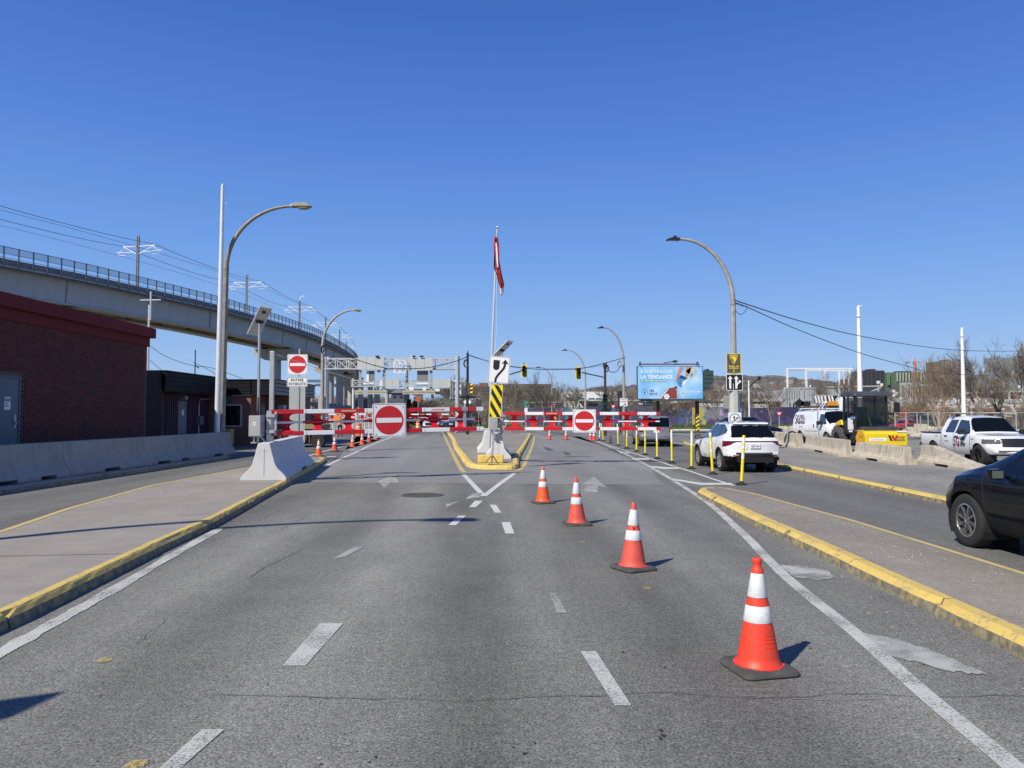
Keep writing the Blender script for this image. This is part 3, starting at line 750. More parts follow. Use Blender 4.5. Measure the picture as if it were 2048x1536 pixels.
# weathered barriers of the yard (ends given as pixel feet)
gO = 'weathered concrete barriers around the yard'
def jers_px(a, b_, lab, h=.6, wb=.30, end_h=None, seed=1, rough=.006, z=.118, notch=True):
    """a, b_: pixel ends of the visible foot line; the body stands behind it"""
    A = G(*a, z); B = G(*b_, z); d = B - A; L = d.length; nn = Vector((-d.y, d.x, 0)).normalized()
    if nn.y < 0: nn = -nn
    A = A + nn * wb
    return jersey(lab, (A.x, A.y, z), math.atan2(-d.x, d.y), L, h, wb, conc_old, ((L * .35, L * .6),) if notch else (), wt=.10, end_h=end_h, group=gO, rough=rough, seed=seed, knee=.22)
jers_px((1870, 926), (1994, 945), 'weathered barrier with a sloping end in front of the white pickup', h=.60, end_h=.10, seed=3)
jers_px((1735, 915.5), (1835, 930), 'weathered barrier in front of the yellow drum, broken at its right end', h=.58, seed=4)
jers_px((1631, 898), (1712, 914), 'weathered barrier below the big rear tyre of the roller', h=.64, seed=5)
jers_px((1556, 888), (1613, 896.5), 'weathered barrier behind the white car, with a black hose over it', h=.70, seed=6)
jers_px((1571, 869), (1592, 870), 'small weathered block seen end on behind the hose barrier', h=.72, wb=.5, seed=7, notch=False)
jers_px((1548, 870), (1565, 871), 'small weathered block just right of the white car roof', h=.72, wb=.5, seed=8, notch=False)
jers_px((1819, 873), (1839, 874), 'weathered block seen end on, right of the roller drum', h=.95, wb=.5, seed=9, notch=False)

# ================================================================== SIGN PANELS
def no_entry(par, w, loc, rz, mb_name='sign_panel', bolts=True):
    q = MB(); q.prism(rrect(w, w, w * .07), 0, .004); pn = q.build(mb_name, sign_white, par); pn.location = loc; pn.rotation_euler = (0, 0, rz)
    q = MB(); outer = rrect(w * .955, w * .955, w * .055); inner = rrect(w * .93, w * .93, w * .048); n = len(outer)
    q.v = [(x, -.0015, z) for x, z in outer] + [(x, -.0015, z) for x, z in inner]; q.f = [(i, (i + 1) % n, n + (i + 1) % n, n + i) for i in range(n)]; q.mi = [0] * n
    q.build('border', sign_black, pn)
    q = MB(); q.prism(disc(48, w * .425), -.003, -.0005); q.build('red_disc', sign_red, pn)
    q = MB(); q.bb((-w * .375, -.006, -w * .07), (w * .375, -.0035, w * .07)); q.build('white_bar', sign_white, pn)
    if bolts:
        q = MB()
        for sx in (-1, 1):
            for sz in (-1, 1): q.lathe([(.016, -.012), (.016, -.001)], 8, (sx * w * .40, 0, sz * w * .40), 'Y'); 
        q.build('bolts', steel, pn)
    return pn
# ================================================================== SWING GATES
def make_gate(label, L, Hh, seg0, seg, pattern0, sign_x, sign_w, loc, rz, tilt, group, decals):
    t = thing('barrier_gate', label, 'gate', loc, rz, group)
    t.rotation_euler = (0, -tilt, rz)
    th = .11; mb_ = .062; back = .17
    zt0, zt1 = Hh - th, Hh; zb0, zb1 = 0, th; zm0, zm1 = Hh / 2 - mb_ / 2, Hh / 2 + mb_ / 2
    def edges(s0):
        e = [0]; x = s0
        while x < L - .05: e.append(x); x += seg
        e.append(L); return e
    for nm, z0, z1, ph, s0, y0, y1 in (('top_rail', zt0, zt1, 0, seg0, 0, .10), ('bottom_rail', zb0, zb1, 0, seg0, 0, .10), ('middle_rail', zm0, zm1, 1, seg0, back, back + .07)):
        e = edges(s0)
        for i in range(len(e) - 1):
            q = MB(); q.bb((e[i] + .002, y0, z0), (e[i + 1] - .002, y1, z1))
            r_ = q.build(nm, gate_red if (i + ph) % 2 == 0 else gate_white, t, bevel=.008)
            if nm != 'middle_rail' and i:
                q = MB()
                for dz in (.03, .08): q.lathe([(.011, y0 - .006), (.011, y0 + .001)], 8, (e[i] + .06, 0, z0 + dz), 'Y')
                q.build('bolts', steel if i % 2 else gate_white, r_)
    x = seg0 * .5
    while x < L:
        for nm, za, zb, ya, yb in (('upper_web', zm1, zt0, back + .03, .03), ('lower_web', zb1, zm0, .03, back + .03)):
            q = MB(); n = 10; rows = []
            for off in (0, .012):
                for i in range(n + 1):
                    s = i / n; c = 1 - math.sqrt(max(0, 1 - (2 * s - 1) ** 2)); w = .075 + .15 * c
                    z = za + (zb - za) * s; y = ya + (yb - ya) * s + off
                    x0, x1 = max(0, x - w), min(L, x + w)
                    rows.append(((x0, y, z), (x1, y, z)))
            q.v = [p for r_ in rows for p in r_]
            for k in (0, n + 1):
                for i in range(n): a = (k + i) * 2; q.f.append((a, a + 1, a + 3, a + 2)); q.mi.append(0)
            for i in range(n):
                a = i * 2; c_ = (n + 1 + i) * 2
                q.f.append((a, a + 2, c_ + 2, c_)); q.f.append((a + 1, a + 3, c_ + 3, c_ + 1)); q.mi += [0, 0]
            q.build(nm, gate_red, t)
        x += seg
    no_entry(t, sign_w, (sign_x, -.05, Hh / 2 + .01), 0)
    q = MB(); q.bb((sign_x - sign_w * .3, -.045, Hh - .09), (sign_x + sign_w * .3, -.001, Hh - .03)); q.bb((sign_x - sign_w * .3, -.045, .03), (sign_x + sign_w * .3, -.001, .09)); q.build('sign_bracket', steel, t)
    for x, col in decals:
        q = MB()
        for i in range(9): q.prism([(x + i * .042, Hh - .075), (x + i * .042 + .026, Hh - .075), (x + i * .042 + .040, Hh - .035), (x + i * .042 + .014, Hh - .035)], -.003, -.0005)
        q.build('decal', col, t)
    return t
dec_red = mat('decal_red', (.75, .12, .03), .5); dec_y = mat('decal_yellow', (.80, .62, .25), .5)
Xl0, Yl0, Xl1, Yl1 = X(540, 18.75), 18.75, X(968, 20.8), 20.8
Lg = math.hypot(Xl1 - Xl0, Yl1 - Yl0)
gl = make_gate('long red and white striped swing gate across the left carriageway', Lg, .66, .83, .775, 0, 3.02, .90, (Xl0, Yl0, 1.175), math.atan2(Yl1 - Yl0, Xl1 - Xl0), R(.95), 'striped swing gates closing the carriageways', [(1.78, dec_y), (4.18, dec_red)])
q = MB(); q.bb((5.06, -.02, .56), (5.22, .1, .67)); q.bb((5.11, .02, -.02), (5.18, .09, .6)); q.build('cable_clamp', steel, gl, bevel=.004)
gr_ = make_gate('red and white striped swing gate across the right carriageway', 5.55, .65, .74, .665, 0, 2.84, .82, (X(1008, 26.4), 26.4, 1.165), 0, 0, 'striped swing gates closing the carriageways', [(1.5, dec_y)])
# gate posts and control cabinets
def gate_drive(label, loc, rz, num, mast, panel, s=1.0):
    """hinge post, control cabinet, mast, solar panel as one installation fixed on the barrier"""
    t = thing('gate_control_unit', label, 'gate cabinet', loc, rz)
    q = MB(); q.bb((-.06, .1, 0), (.06, .22, .78)); q.bb((-.12, .06, 0), (.16, .26, .02)); q.build('hinge_post', steel, t)
    q = MB(); q.bb((-.06, .05, .22), (.16, .14, .30)); q.bb((-.06, .05, .62), (.16, .14, .70)); q.box((.16, .14, .46), (.05, .05, .6)); q.build('hinge', steel, t)
    q = MB(); q.prism(rrect(.30, .52, .02, -.28, .40), -.12, .16); cb = q.build('cabinet', mat('cabinet_grey', (.34, .34, .35), .55, var=.05), t, bevel=.008)
    q = MB(); q.prism(rrect(.27, .48, .015, -.28, .40), -.128, -.1205); q.build('cabinet_door', MATS['cabinet_grey'], t)
    if num:
        q = MB(); q.bb((-.315, -.131, .41), (-.245, -.1285, .50)); q.build('number_plate', sign_white, t)
        text(t, num, .065, (-.28, -.133, .423), sign_black, 'numeral')
    q = MB(); q.tube([(-.34, .02, .14), (-.34, .02, .0)], .02); q.tube([(-.2, .05, .14), (-.1, .12, .02), (.05, .15, .0)], .018); q.bb((-.40, -.06, -.03), (-.26, .1, -.005)); q.build('conduit', steel, t)
    q = MB(); q.tube([(-.26, .05, .66), (-.26, .05, .76)], .03); q.tube([(-.26, .05, .76), (-.26, .05, 1.12)], [.022, .012]); q.build('antenna', black, t)
    return t
def solar(label, base, H, w, l, L, Sx, group):
    """solar panel on a thin pole; L = long edge direction, Sx = short edge direction"""
    t = thing('solar_panel_post', label, 'solar panel', base, 0, group)
    q = MB(); q.tube([(0, 0, 0), (0, 0, H)], .034, 12); q.build('pole', steel, t, smooth=True, auto=40)
    L = Vector(L).normalized(); Sx = Vector(Sx); Sx = (Sx - L * L.dot(Sx)).normalized(); n = L.cross(Sx)
    if n.z < 0: n = -n
    c = Vector((0, 0, H + .05))
    M = lambda a, b_, d: c + L * a + Sx * b_ + n * d
    def slab(q, a0, a1, b0, b1, d0, d1):
        vs = [M(a, b_, d) for a in (a0, a1) for b_ in (b0, b1) for d in (d0, d1)]
        q.add(vs, [(0, 1, 3, 2), (4, 6, 7, 5), (0, 4, 5, 1), (2, 3, 7, 6), (0, 2, 6, 4), (1, 5, 7, 3)])
    q = MB(); slab(q, -l / 2, l / 2, -w / 2, w / 2, .028, .036); q.build('cells', glassy('solar_cells', (.012, .016, .04), .12), t)
    q = MB()
    for a0, a1, b0, b1 in ((-l / 2, l / 2, -w / 2, -w / 2 + .02), (-l / 2, l / 2, w / 2 - .02, w / 2), (-l / 2, -l / 2 + .02, -w / 2 + .02, w / 2 - .02), (l / 2 - .02, l / 2, -w / 2 + .02, w / 2 - .02)): slab(q, a0, a1, b0, b1, 0, .04)
    q.build('frame', alu, t)
    q = MB(); slab(q, -l / 2 + .02, l / 2 - .02, -w / 2 + .02, w / 2 - .02, .018, .027); q.build('back_sheet', mat('panel_back', (.58, .58, .56), .6, var=.05), t)
    q = MB()
    for k in range(1, 10): slab(q, -l / 2 + l * k / 10 - .004, -l / 2 + l * k / 10 + .004, -w / 2 + .03, w / 2 - .03, .010, .0175)
    q.build('cell_rows', mat('panel_back_lines', (.50, .50, .50), .6), t)
    q = MB(); slab(q, -.04, .04, -w * .3, w * .3, -.02, .0); slab(q, l * .30, l * .36, -.04, .04, -.02, .017); q.bar((0, 0, H - .1), M(0, 0, -.01), .05); q.build('bracket', black, t)
    return t
gate_drive('grey control cabinet marked 4 with hinge of the left gate on its barrier', (-6.10, 18.62, 1.03), R(0), '4', True, True)
gate_drive('grey control cabinet with hinge of the right gate on the island barrier', (X(1003, 26.9) - .0, 26.9 - .2, 1.03), 0, '', True, True)
q = MB(); q.bb((-.055, -.04, 0), (.055, .04, 2.32)); o = q.build('gate_mast', steel, bevel=.006); o.location = (X(543, 19.2), 19.2, 1.03)
tag(o, 'galvanised square mast behind the left gate hinge, holding the stay cable', 'mast')
q = MB(); a = Vector((X(543, 19.2), 19.2, 3.30)); b_ = Vector(P(929, 813, 20.6)); q.tube([a.lerp(b_, i / 12) - Vector((0, 0, .10 * math.sin(math.pi * i / 12))) for i in range(13)], .007, 5)
tag(q.build('stay_cable', steel), 'thin steel stay cable from the mast to the clamp on the left gate', 'cable')
solar('large solar panel tilted on a pole above the left gate cabinet', (X(516.5, 18.75), 18.75, 1.03), P(516, 647, 18.75).z - 1.03, .31, .98, (.51, -.55, .63), (.26, .2, -.04), 'solar panels on poles')
solar('small looking solar panel on a pole behind the keep-right sign', (X(1004, 27.4), 27.4, 1.03), P(1003, 703, 27.4).z - 1.03, .34, .98, (.60, -.40, .58), (.26, .32, -.04), 'solar panels on poles')
so_ = solar('solar panel on the left island just outside the frame, casting the pointed shadow', (-6.45, .88, .126), 3.75, .6, 1.15, (.62, 0, .72), (.26, .42, -.04), 'solar panels on poles')

# ---- no entry sign with tab and the tall grey plate behind it
t = thing('no_entry_sign', 'no-entry sign over an ENTRÉE INTERDITE tab on a thin post, left', 'road sign', (X(597, 27.3), 27.2, .126))
q = MB(); q.bar((.0, .03, 0), (.03, .03, 4.0), .05); q.build('post', steel, t)
zc = P(595, 729, 27.2).z - .126
no_entry(t, .75, (-.03, -.01, zc), 0)
z2 = P(595, 764, 27.2).z - .126
q = MB(); q.prism(rrect(.75, .36, .05, -.03, z2), -.01, -.006); q.build('tab_panel', sign_white, t)
q = MB(); outer = rrect(.72, .33, .042, -.03, z2); inner = rrect(.69, .30, .035, -.03, z2); n = len(outer)
q.v = [(x, -.0115, z) for x, z in outer] + [(x, -.0115, z) for x, z in inner]; q.f = [(i, (i + 1) % n, n + (i + 1) % n, n + i) for i in range(n)]; q.mi = [0] * n; q.build('tab_border', sign_black, t)
text(t, 'ENTRÉE', .092, (-.03, -.0125, z2 + .025), sign_black, w=.46, off=.003)
text(t, 'INTERDITE', .092, (-.03, -.0125, z2 - .115), sign_black, w=.62, off=.003)
t = thing('tall_grey_plate', 'tall grey metal plate with a centre rib behind the no-entry sign post', 'sign back', (X(595.5, 28), 27.9, .126))
q = MB(); zt = P(595, 774, 28).z - .126; zb = P(595, 886, 28).z - .126
q.prism([(x, z) for x, z in rrect(.60, zt - zb, .05, 0, (zt + zb) / 2)], .0, .02); q.build('plate', mat('plate_grey', (.42, .43, .43), .5, .3, var=.06), t)
q = MB(); q.bb((.035, -.03, zb + .1), (.085, -.001, zt)); q.build('rib', mat('rib_blue_grey', (.22, .25, .32), .6), t)
q = MB(); q.bb((-.03, .021, 0), (.03, .08, zt)); q.build('post', steel, t)

# ---- keep right sign and hazard board, leaning together
lean = R(4.6)
t = thing('keep_right_sign', 'leaning keep-right sign above a yellow and black hazard board on the island nose', 'road sign', (X(983, 23.6), 23.6, .13))
t.rotation_euler = (0, lean, 0)
q = MB(); q.bar((0, .03, .02), (0, .03, 3.35), .06); q.build('post', steel, t)
q = MB()
for dx, dy in ((-.22, .15), (.22, .15), (0, -.2)): q.bar((dx, dy, .03), (0, .02, .32), .022)
q.bb((-.10, -.1, -.01), (.10, .1, .02)); q.build('tripod_foot', mat('rusty_steel', (.20, .11, .07), .8, .2, var=.3), t)
zs_ = 3.02
q = MB(); q.prism(rrect(.67, .86, .055, .0, zs_), -.01, -.005); pn = q.build('sign_panel', sign_white, t)
q = MB(); outer = rrect(.645, .835, .045, 0, zs_); inner = rrect(.62, .81, .04, 0, zs_); n = len(outer)
q.v = [(x, -.0115, z) for x, z in outer] + [(x, -.0115, z) for x, z in inner]; q.f = [(i, (i + 1) % n, n + (i + 1) % n, n + i) for i in range(n)]; q.mi = [0] * n; q.build('border', sign_black, pn)
q = MB()
sh = [(-.20, .30), (.00, .30)] + [(.00, .11)] + [(-.10 + .10 * math.cos(R(a_)), .08 - .10 * math.sin(R(a_)) * 1.0) for a_ in range(10, 171, 20)] + [(-.20, .11)]
q.prism([(x, z + zs_) for x, z in sh], -.0135, -.0105)
cl = [(-.095, -.40), (-.085, -.28), (-.02, -.16), (.06, -.06), (.14, .05), (.17, .16), (.175, .22)]
wv = .036; lft = []; rgt = []
for i, p in enumerate(cl):
    a_ = Vector(cl[max(i - 1, 0)]); b2 = Vector(cl[min(i + 1, len(cl) - 1)]); d = (b2 - a_).normalized(); nn = Vector((-d.y, d.x)) * wv
    lft.append((p[0] + nn.x, p[1] + nn.y + zs_)); rgt.append((p[0] - nn.x, p[1] - nn.y + zs_))
for i in range(len(cl) - 1): q.prism([lft[i], rgt[i], rgt[i + 1], lft[i + 1]], -.0135, -.0105)
q.prism([(.06, .19 + zs_), (.175, .34 + zs_), (.29, .19 + zs_), (.20, .215 + zs_), (.15, .215 + zs_)], -.0145, -.0105); q.build('symbol', sign_black, pn)
zc_ = 2.02
q = MB(); q.prism(rrect(.37, 1.04, .035, -.02, zc_), -.01, -.005); pn = q.build('hazard_board', sign_yellow, t)
q = MB()
def clipband(z0, w=.37, band=.155, slope=-1.35):
    # diagonal black band clipped to the board
    xs = (-w / 2 + .014 - .02, w / 2 - .014 - .02); zlo, zhi = zc_ - .505, zc_ + .505; pts = []
    L_ = [(xs[0], z0), (xs[1], z0 + slope * w), (xs[1], z0 + slope * w - band * 1.25), (xs[0], z0 - band * 1.25)]
    out = L_
    for lim, sg in ((zhi, 1), (zlo, -1)):
        new = []
        for i in range(len(out)):
            a_, b2 = out[i], out[(i + 1) % len(out)]
            ina, inb = (a_[1] - lim) * sg <= 0, (b2[1] - lim) * sg <= 0
            if ina: new.append(a_)
            if ina != inb:
                k = (lim - a_[1]) / (b2[1] - a_[1]); new.append((a_[0] + (b2[0] - a_[0]) * k, lim))
        out = new
        if not out: return None
    return out
for k in range(5):
    pl = clipband(zc_ + .80 - k * .385)
    if pl and len(pl) > 2: q.prism(pl, -.0135, -.0105)
q.build('black_stripes', sign_black, pn)
# ---- flagpole with drooping flag
t = thing('flagpole', 'slender white flagpole with a ball top and a limp red and white flag', 'flagpole', (-.95, 30.9, .126))
q = MB(); topz = P(994, 458, 30.9).z - .126; dx = X(994, 30.9) + .95
q.tube([(0, 0, 0), (dx * .4, 0, topz * .5), (dx, 0, topz)], [.06, .05, .035], 12); q.build('pole', mat('pole_white', (.62, .62, .60), .35, .25, var=.05), t, smooth=True, auto=60)
q = MB(); q.lathe([(0.001, .0), (.05, .02), (.07, .07), (.05, .12), (.001, .14)], 14, (dx, 0, topz)); q.build('ball_finial', chrome, t, smooth=True)
q = MB(); q.tube([(dx - .03, -.05, topz - .15), (dx * .6 + .10, -.05, topz * .55), (.05, -.06, 1.0)], .006, 4); q.build('halyard', gate_white, t)
# flag: soft folds hanging from the halyard
fz = lambda v: P(1000, v, 30.9).z - .126
fx = lambda u: X(u, 30.9) + .95
rows = [(475, 988.8, 995), (500, 987.6, 998), (525, 986.8, 1000), (538, 987.8, 1001), (550, 994.5, 1002.5), (562, 995.5, 1006), (570, 998, 1009), (577, 999.5, 1006), (585, 1000, 1008), (592, 1001, 1006.5)]
def flagpart(v0, v1, m_, nm):
    q = MB(); n = 26; st = 16; vs = []
    for i in range(st + 1):
        v = v0 + (v1 - v0) * i / st
        for a_, b2 in zip(rows, rows[1:]):
            if a_[0] <= v <= b2[0]: k = (v - a_[0]) / (b2[0] - a_[0]); l, r_ = a_[1] + (b2[1] - a_[1]) * k, a_[2] + (b2[2] - a_[2]) * k; break
        for j in range(n + 1):
            s = j / n; u = l + (r_ - l) * s
            y = .075 * math.sin(s * 15 + v * .045) + .03 * math.sin(s * 31 + v * .03) - .02
            vs.append((fx(u) + .02 * math.sin(s * 22 + v * .1), y - .04, fz(v) + .03 * math.sin(s * 9)))
    q.v = vs; q.f = [(i * (n + 1) + j, i * (n + 1) + j + 1, (i + 1) * (n + 1) + j + 1, (i + 1) * (n + 1) + j) for i in range(st) for j in range(n)]; q.mi = [0] * len(q.f)
    return q.build(nm, m_, fl, smooth=True)
fl = thing('flag', 'limp red flag with a white end hanging from the flagpole', 'flag', (0, 0, 0))
fl.location = (-.95, 30.9, .126)
flagpart(475, 578, mat('flag_red', (.42, .03, .04), .8, var=.25, scale=5), 'red_cloth')
q = MB(); q.v = [(fx(u), -.16, fz(v)) for u, v in ((990.6, 487), (993.4, 487), (991.2, 503), (995, 503), (992.2, 520), (996, 520), (994, 536), (996.4, 536))]; q.f = [(0, 1, 3, 2), (2, 3, 5, 4), (4, 5, 7, 6)]; q.mi = [0] * 3; q.build('white_fold', mat('flag_white', (.7, .68, .68), .8, var=.1), fl)
flagpart(578, 590, mat('flag_white', (.7, .68, .68), .8, var=.1), 'white_cloth')

# ================================================================== FLEXIBLE POSTS
fy = mat('flex_yellow', (.82, .66, .02), .5, var=.08); fw = mat('flex_white', (.78, .78, .74), .45, var=.06)
def flex(u, v, h, bands, lab, leanx=0.0, base=True, black_=False):
    g = G(u, v); t = thing('flexible_post', lab, 'bollard', (g.x, g.y, .012), 0, 'flexible lane posts along the white line')
    t.rotation_euler = (0, leanx, 0)
    q = MB(); q.lathe([(.15, 0), (.15, .014), (.11, .030), (.045, .065), (.04, .085), (0.001, .085)], 8); q.build('rubber_foot', rubber, t)
    r = .036; z = .085
    for z0, z1, c_ in bands:
        q = MB(); rr = r if z0 > .2 else r
        prof = [(r, z0 * h + .001), (r, z1 * h - .001)]
        if z1 >= 1: prof += [(r * .8, h + .006), (.001, h + .008)]
        if c_ == 'w': prof = [(a + .0012, b2) for a, b2 in prof]
        q.lathe(prof, 16); q.build('tube' if c_ == 'y' else ('reflective_band' if c_ == 'w' else 'stub'), {'y': fy, 'w': fw, 'k': black}[c_], t, smooth=True, auto=50)
    return t
b1 = [(.07, .53, 'y'), (.53, .64, 'w'), (.64, .74, 'y'), (.74, .80, 'w'), (.80, .85, 'y'), (.85, .95, 'w'), (.95, 1, 'y')]
b2_ = [(.07, .55, 'y'), (.55, .60, 'w'), (.60, .72, 'y'), (.72, .80, 'w'), (.80, .93, 'y'), (.93, 1, 'w')]
b3 = [(.07, .62, 'y'), (.62, .96, 'w'), (.96, 1, 'y')]
FP = [(1483, 970, 1.19, b1, 'flexible post nearest the kerb tip, in front of the white car tail', R(3.6)), (1425.5, 949, 1.18, b2_, 'flexible post with a slim white ring before the rear door of the white car', R(-3)), (1383, 938, 1.18, b3, 'flexible post just left of the white car wheels', R(1)),
      (1344, 927, 1.18, b3, 'flexible post between the silver van and the white car', R(-.5)), (1314.5, 918, 1.12, b3, 'flexible post in front of the right tail of the silver van', R(-.6)), (1290.5, 910, 1.15, b2_, 'flexible post in front of the number plate of the silver van', 0),
      (1273, 903.5, 1.2, b3, 'flexible post in front of the left tail of the silver van', R(.6)), (1253.5, 897, 1.18, b1, 'flexible post before the rear wheel of the silver van', R(1)), (1236.5, 891.5, 1.2, b3, 'flexible post left of the silver van', R(-2))]
for u, v, h, bd, lab, ln in FP: flex(u, v, h, bd, lab, ln)
flex(1221.5, 886.5, .48, [(.15, 1, 'k')], 'black broken stub of a flexible post', 0)
flex(1207, 882, 1.15, b3, 'leaning flexible post right of the right no-entry sign', R(-8))
flex(1199, 881, 1.15, [(.07, .9, 'w'), (.9, 1, 'w')], 'pale flexible post beside the leaning one', R(1))
# ================================================================== STREET LAMPS
def lamp(label, base, zs, ztop, arm, lum, m_, r=(.16, .085), side=1, group='curved street lamps', lean=0.0, dark_head=False, foot=None):
    t = thing('street_lamp', label, 'street lamp', base, 0, group)
    q = MB(); q.tube([(0, 0, 0), (lean * .5, 0, zs * .5), (lean, 0, zs)], [r[0], (r[0] + r[1]) / 2, r[1]], 8); q.build('pole', m_, t)
    q = MB(); pts = []
    for i in range(17):
        a = R(90 * i / 16); pts.append((lean + side * arm * (1 - math.cos(a)), 0, zs + (ztop - zs) * math.sin(a)))
    q.tube(pts, [r[1] * (1 - .45 * i / 16) for i in range(17)], 10); q.build('arm', m_, t, smooth=True, auto=60)
    q = MB(); q.lathe([(r[1] + .012, zs - .06), (r[1] + .012, zs + .06)], 12, (lean, 0, 0)); q.build('collar', m_, t)
    hx = lean + side * arm
    q = MB()
    if dark_head:
        q.prism([(hx, ztop - .03), (hx + side * .05, ztop + .05), (hx + side * lum * .6, ztop + .055), (hx + side * lum, ztop - .02), (hx + side * lum, ztop - .06), (hx, ztop - .06)], -.14, .14)
        q.build('lantern', black, t, bevel=.01)
        q = MB(); q.bb((hx + side * .15, -.05, ztop + .05), (hx + side * .28, .05, ztop + .15)); q.build('photocell', black, t)
        q = MB(); q.bb((hx + side * .2, -.11, ztop - .068), (hx + side * (lum - .08), .11, ztop - .061)); q.build('lens', glassy('lens_dark', (.25, .25, .22), .2), t)
    else:
        q.prism([(hx - side * .05, ztop - .05), (hx, ztop + .09), (hx + side * lum * .3, ztop + .12), (hx + side * lum * .75, ztop + .12), (hx + side * lum, ztop - .02), (hx + side * lum * .9, ztop - .05)], -.15, .15)
        q.build('lantern', mat('lantern_olive', (.30, .28, .20), .5, .1, var=.1), t, bevel=.03)
        q = MB(); q.prism([(hx + side * lum * .2, ztop - .05), (hx + side * lum * .4, ztop - .13), (hx + side * lum * .7, ztop - .13), (hx + side * lum * .9, ztop - .05)], -.12, .12); q.build('lens', glassy('lens_amber', (.20, .18, .12), .2), t, bevel=.02)
        q = MB(); q.bb((hx - side * .07, -.09, ztop - .04), (hx + side * .10, .09, ztop + .07)); q.build('neck', white, t, bevel=.01)
    if foot:
        q = MB(); q.tube([(0, 0, 0), (0, 0, foot[1])], [foot[0] * 1.1, foot[0]], 8); q.build('footing', mat('lamp_footing', (.46, .46, .43), .85, var=.1, dirt=(.35, .34, .31)), t)
    return t
LX = X(443, 31)
lamp('tall olive lamp with old cobra head beside the white pole on the left', (LX, 31, .14), 7.7, 10.35, 2.75, .82, post_olive, (.145, .10), 1, lean=.10)
lamp('farther lamp with rounded glass head before the viaduct', (X(644, 61), 61, 0), P(652, 690, 61).z, 10.35, 2.55, .6, post_grey, (.19, .12), 1)
lamp('street lamp off the left frame edge whose shadow crosses the road', (-11.9, 3.75, .14), 7.6, 10.2, 2.7, .85, post_olive, (.18, .11), 1)
lamp('near right lamp with flat black head, carrying the brown and black road signs', (X(1469, 33.2), 33.2, .118), 6.6, 9.5, X(1469, 33.2) - X(1363, 33.2), .60, post_grey, (.15, .11), -1, dark_head=True, foot=(.23, P(1469, 785, 33.2).z))
lamp('second lamp on the right with a coil of cable, left of the billboard', (X(1248, 66), 66, 0), 6.2, 9.5, X(1248, 66) - X(1209, 66), .60, post_grey, (.15, .11), -1, dark_head=True)
lamp('third lamp on the right, in front of the low white building', (X(1171, 90), 90, 0), 6.4, 9.6, X(1171, 90) - X(1135, 90), .7, post_grey, (.17, .10), -1, dark_head=True)
lamp('farthest lamp on the right, between the bare trees', (X(1104, 122), 122, 0), 6.6, 9.6, 1.9, .8, post_grey, (.17, .10), -1, dark_head=True)
# tall white pole beside the olive lamp
t = thing('white_pole', 'tall slender white metal pole left of the olive lamp', 'pole', (X(431, 30.4) + .0, 30.6, .14))
q = MB(); H = P(434, 372, 30.6).z - .14; dx = X(434, 30.6) - X(431, 30.6)
q.tube([(-.02, 0, 0), (dx * .5, 0, H * .5), (dx, 0, H)], [.115, .10, .07], 14); q.build('shaft', mat('pole_silver', (.74, .74, .75), .4, .15, var=.06), t, smooth=True, auto=50)
q = MB(); q.tube([(dx, 0, H), (dx, 0, H + .12)], [.07, .005], 8); q.tube([(dx + .1, 0, H - .75), (dx + .17, 0, H - .75), (dx + .17, 0, H - .68)], .02, 5); q.build('cap_and_hook', steel, t)
def mast(label, u, Y, vtop, r0, r1, m_, name='white_mast', cat='mast', group=None, vb=None):
    H = P(u, vtop, Y).z
    t = thing(name, label, cat, (X(u, Y), Y, 0), 0, group)
    q = MB(); q.tube([(0, 0, 0), (0, 0, H)], [r0, r1], 12); q.build('shaft', m_, t, smooth=True, auto=50)
    q = MB(); q.lathe([(r1 + .04, H - .9), (r1 + .12, H - .85), (r1 + .04, H - .8)], 12); q.tube([(0, 0, H), (0, 0, H + .12)], .05, 6); q.bb((.0, -.04, H + .02), (.3, .04, H + .08)); q.build('head_collar', m_, t)
    return t
wm = mat('mast_white', (.80, .80, .79), .4, var=.03)
mast('white mast behind the roller, left of two', 1721, 62, 613, .24, .13, wm, group='tall white masts')
mast('white mast showing through the bare trees above the pickup', 1928, 78, 657, .26, .13, wm, group='tall white masts')

# ================================================================== WIRES
def wire(pts_px, label, r=.02, m_=black, name='overhead_cable', sag_n=1):
    """pts_px: (u, v, Y) points; smooth curve through them"""
    W = [P(*p) for p in pts_px]; out = []
    for i in range(len(W) - 1):
        p0, p1, p2, p3 = W[max(i - 1, 0)], W[i], W[i + 1], W[min(i + 2, len(W) - 1)]
        for k in range(6):
            s = k / 6; out.append(.5 * ((2 * p1) + (p2 - p0) * s + (2 * p0 - 5 * p1 + 4 * p2 - p3) * s * s + (3 * p1 - p0 - 3 * p2 + p3) * s ** 3))
    out.append(W[-1]); q = MB(); q.tube(out, r, 5); o = q.build(name, m_); return tag(o, label, 'cable')
wire([(651, 696, 61), (720, 721.5, 61), (761, 734, 61.5), (786, 737, 61.5), (836, 737, 62), (869, 733, 62), (915, 721.5, 62), (934, 713, 62)], 'sagging black span cable in front of the sign gantry', .035)
wire([(935, 710, 62), (975, 722, 62), (1020, 733, 62), (1090, 739, 62), (1160, 737, 62), (1210, 726, 62), (1250, 715, 66)], 'black span cable from the black pole to the second right lamp', .032)
wire([(935, 708, 62), (1000, 729, 62), (1080, 736, 62), (1160, 736, 62), (1208, 731, 62)], 'thin upper strand above the traffic signals', .012)
wire([(1470, 600, 33.2), (1492, 608, 33.5), (1600, 642, 40), (1720, 672, 48), (1860, 695, 62), (1960, 702, 75), (2120, 702, 90)], 'upper black service cable leaving the near right lamp', .025)
wire([(1470, 606, 33.2), (1494, 614, 33.5), (1600, 661, 40), (1720, 706, 48), (1810, 731, 58), (1870, 745, 66), (1990, 752, 80), (2120, 752, 90)], 'lower black service cable leaving the near right lamp', .022)
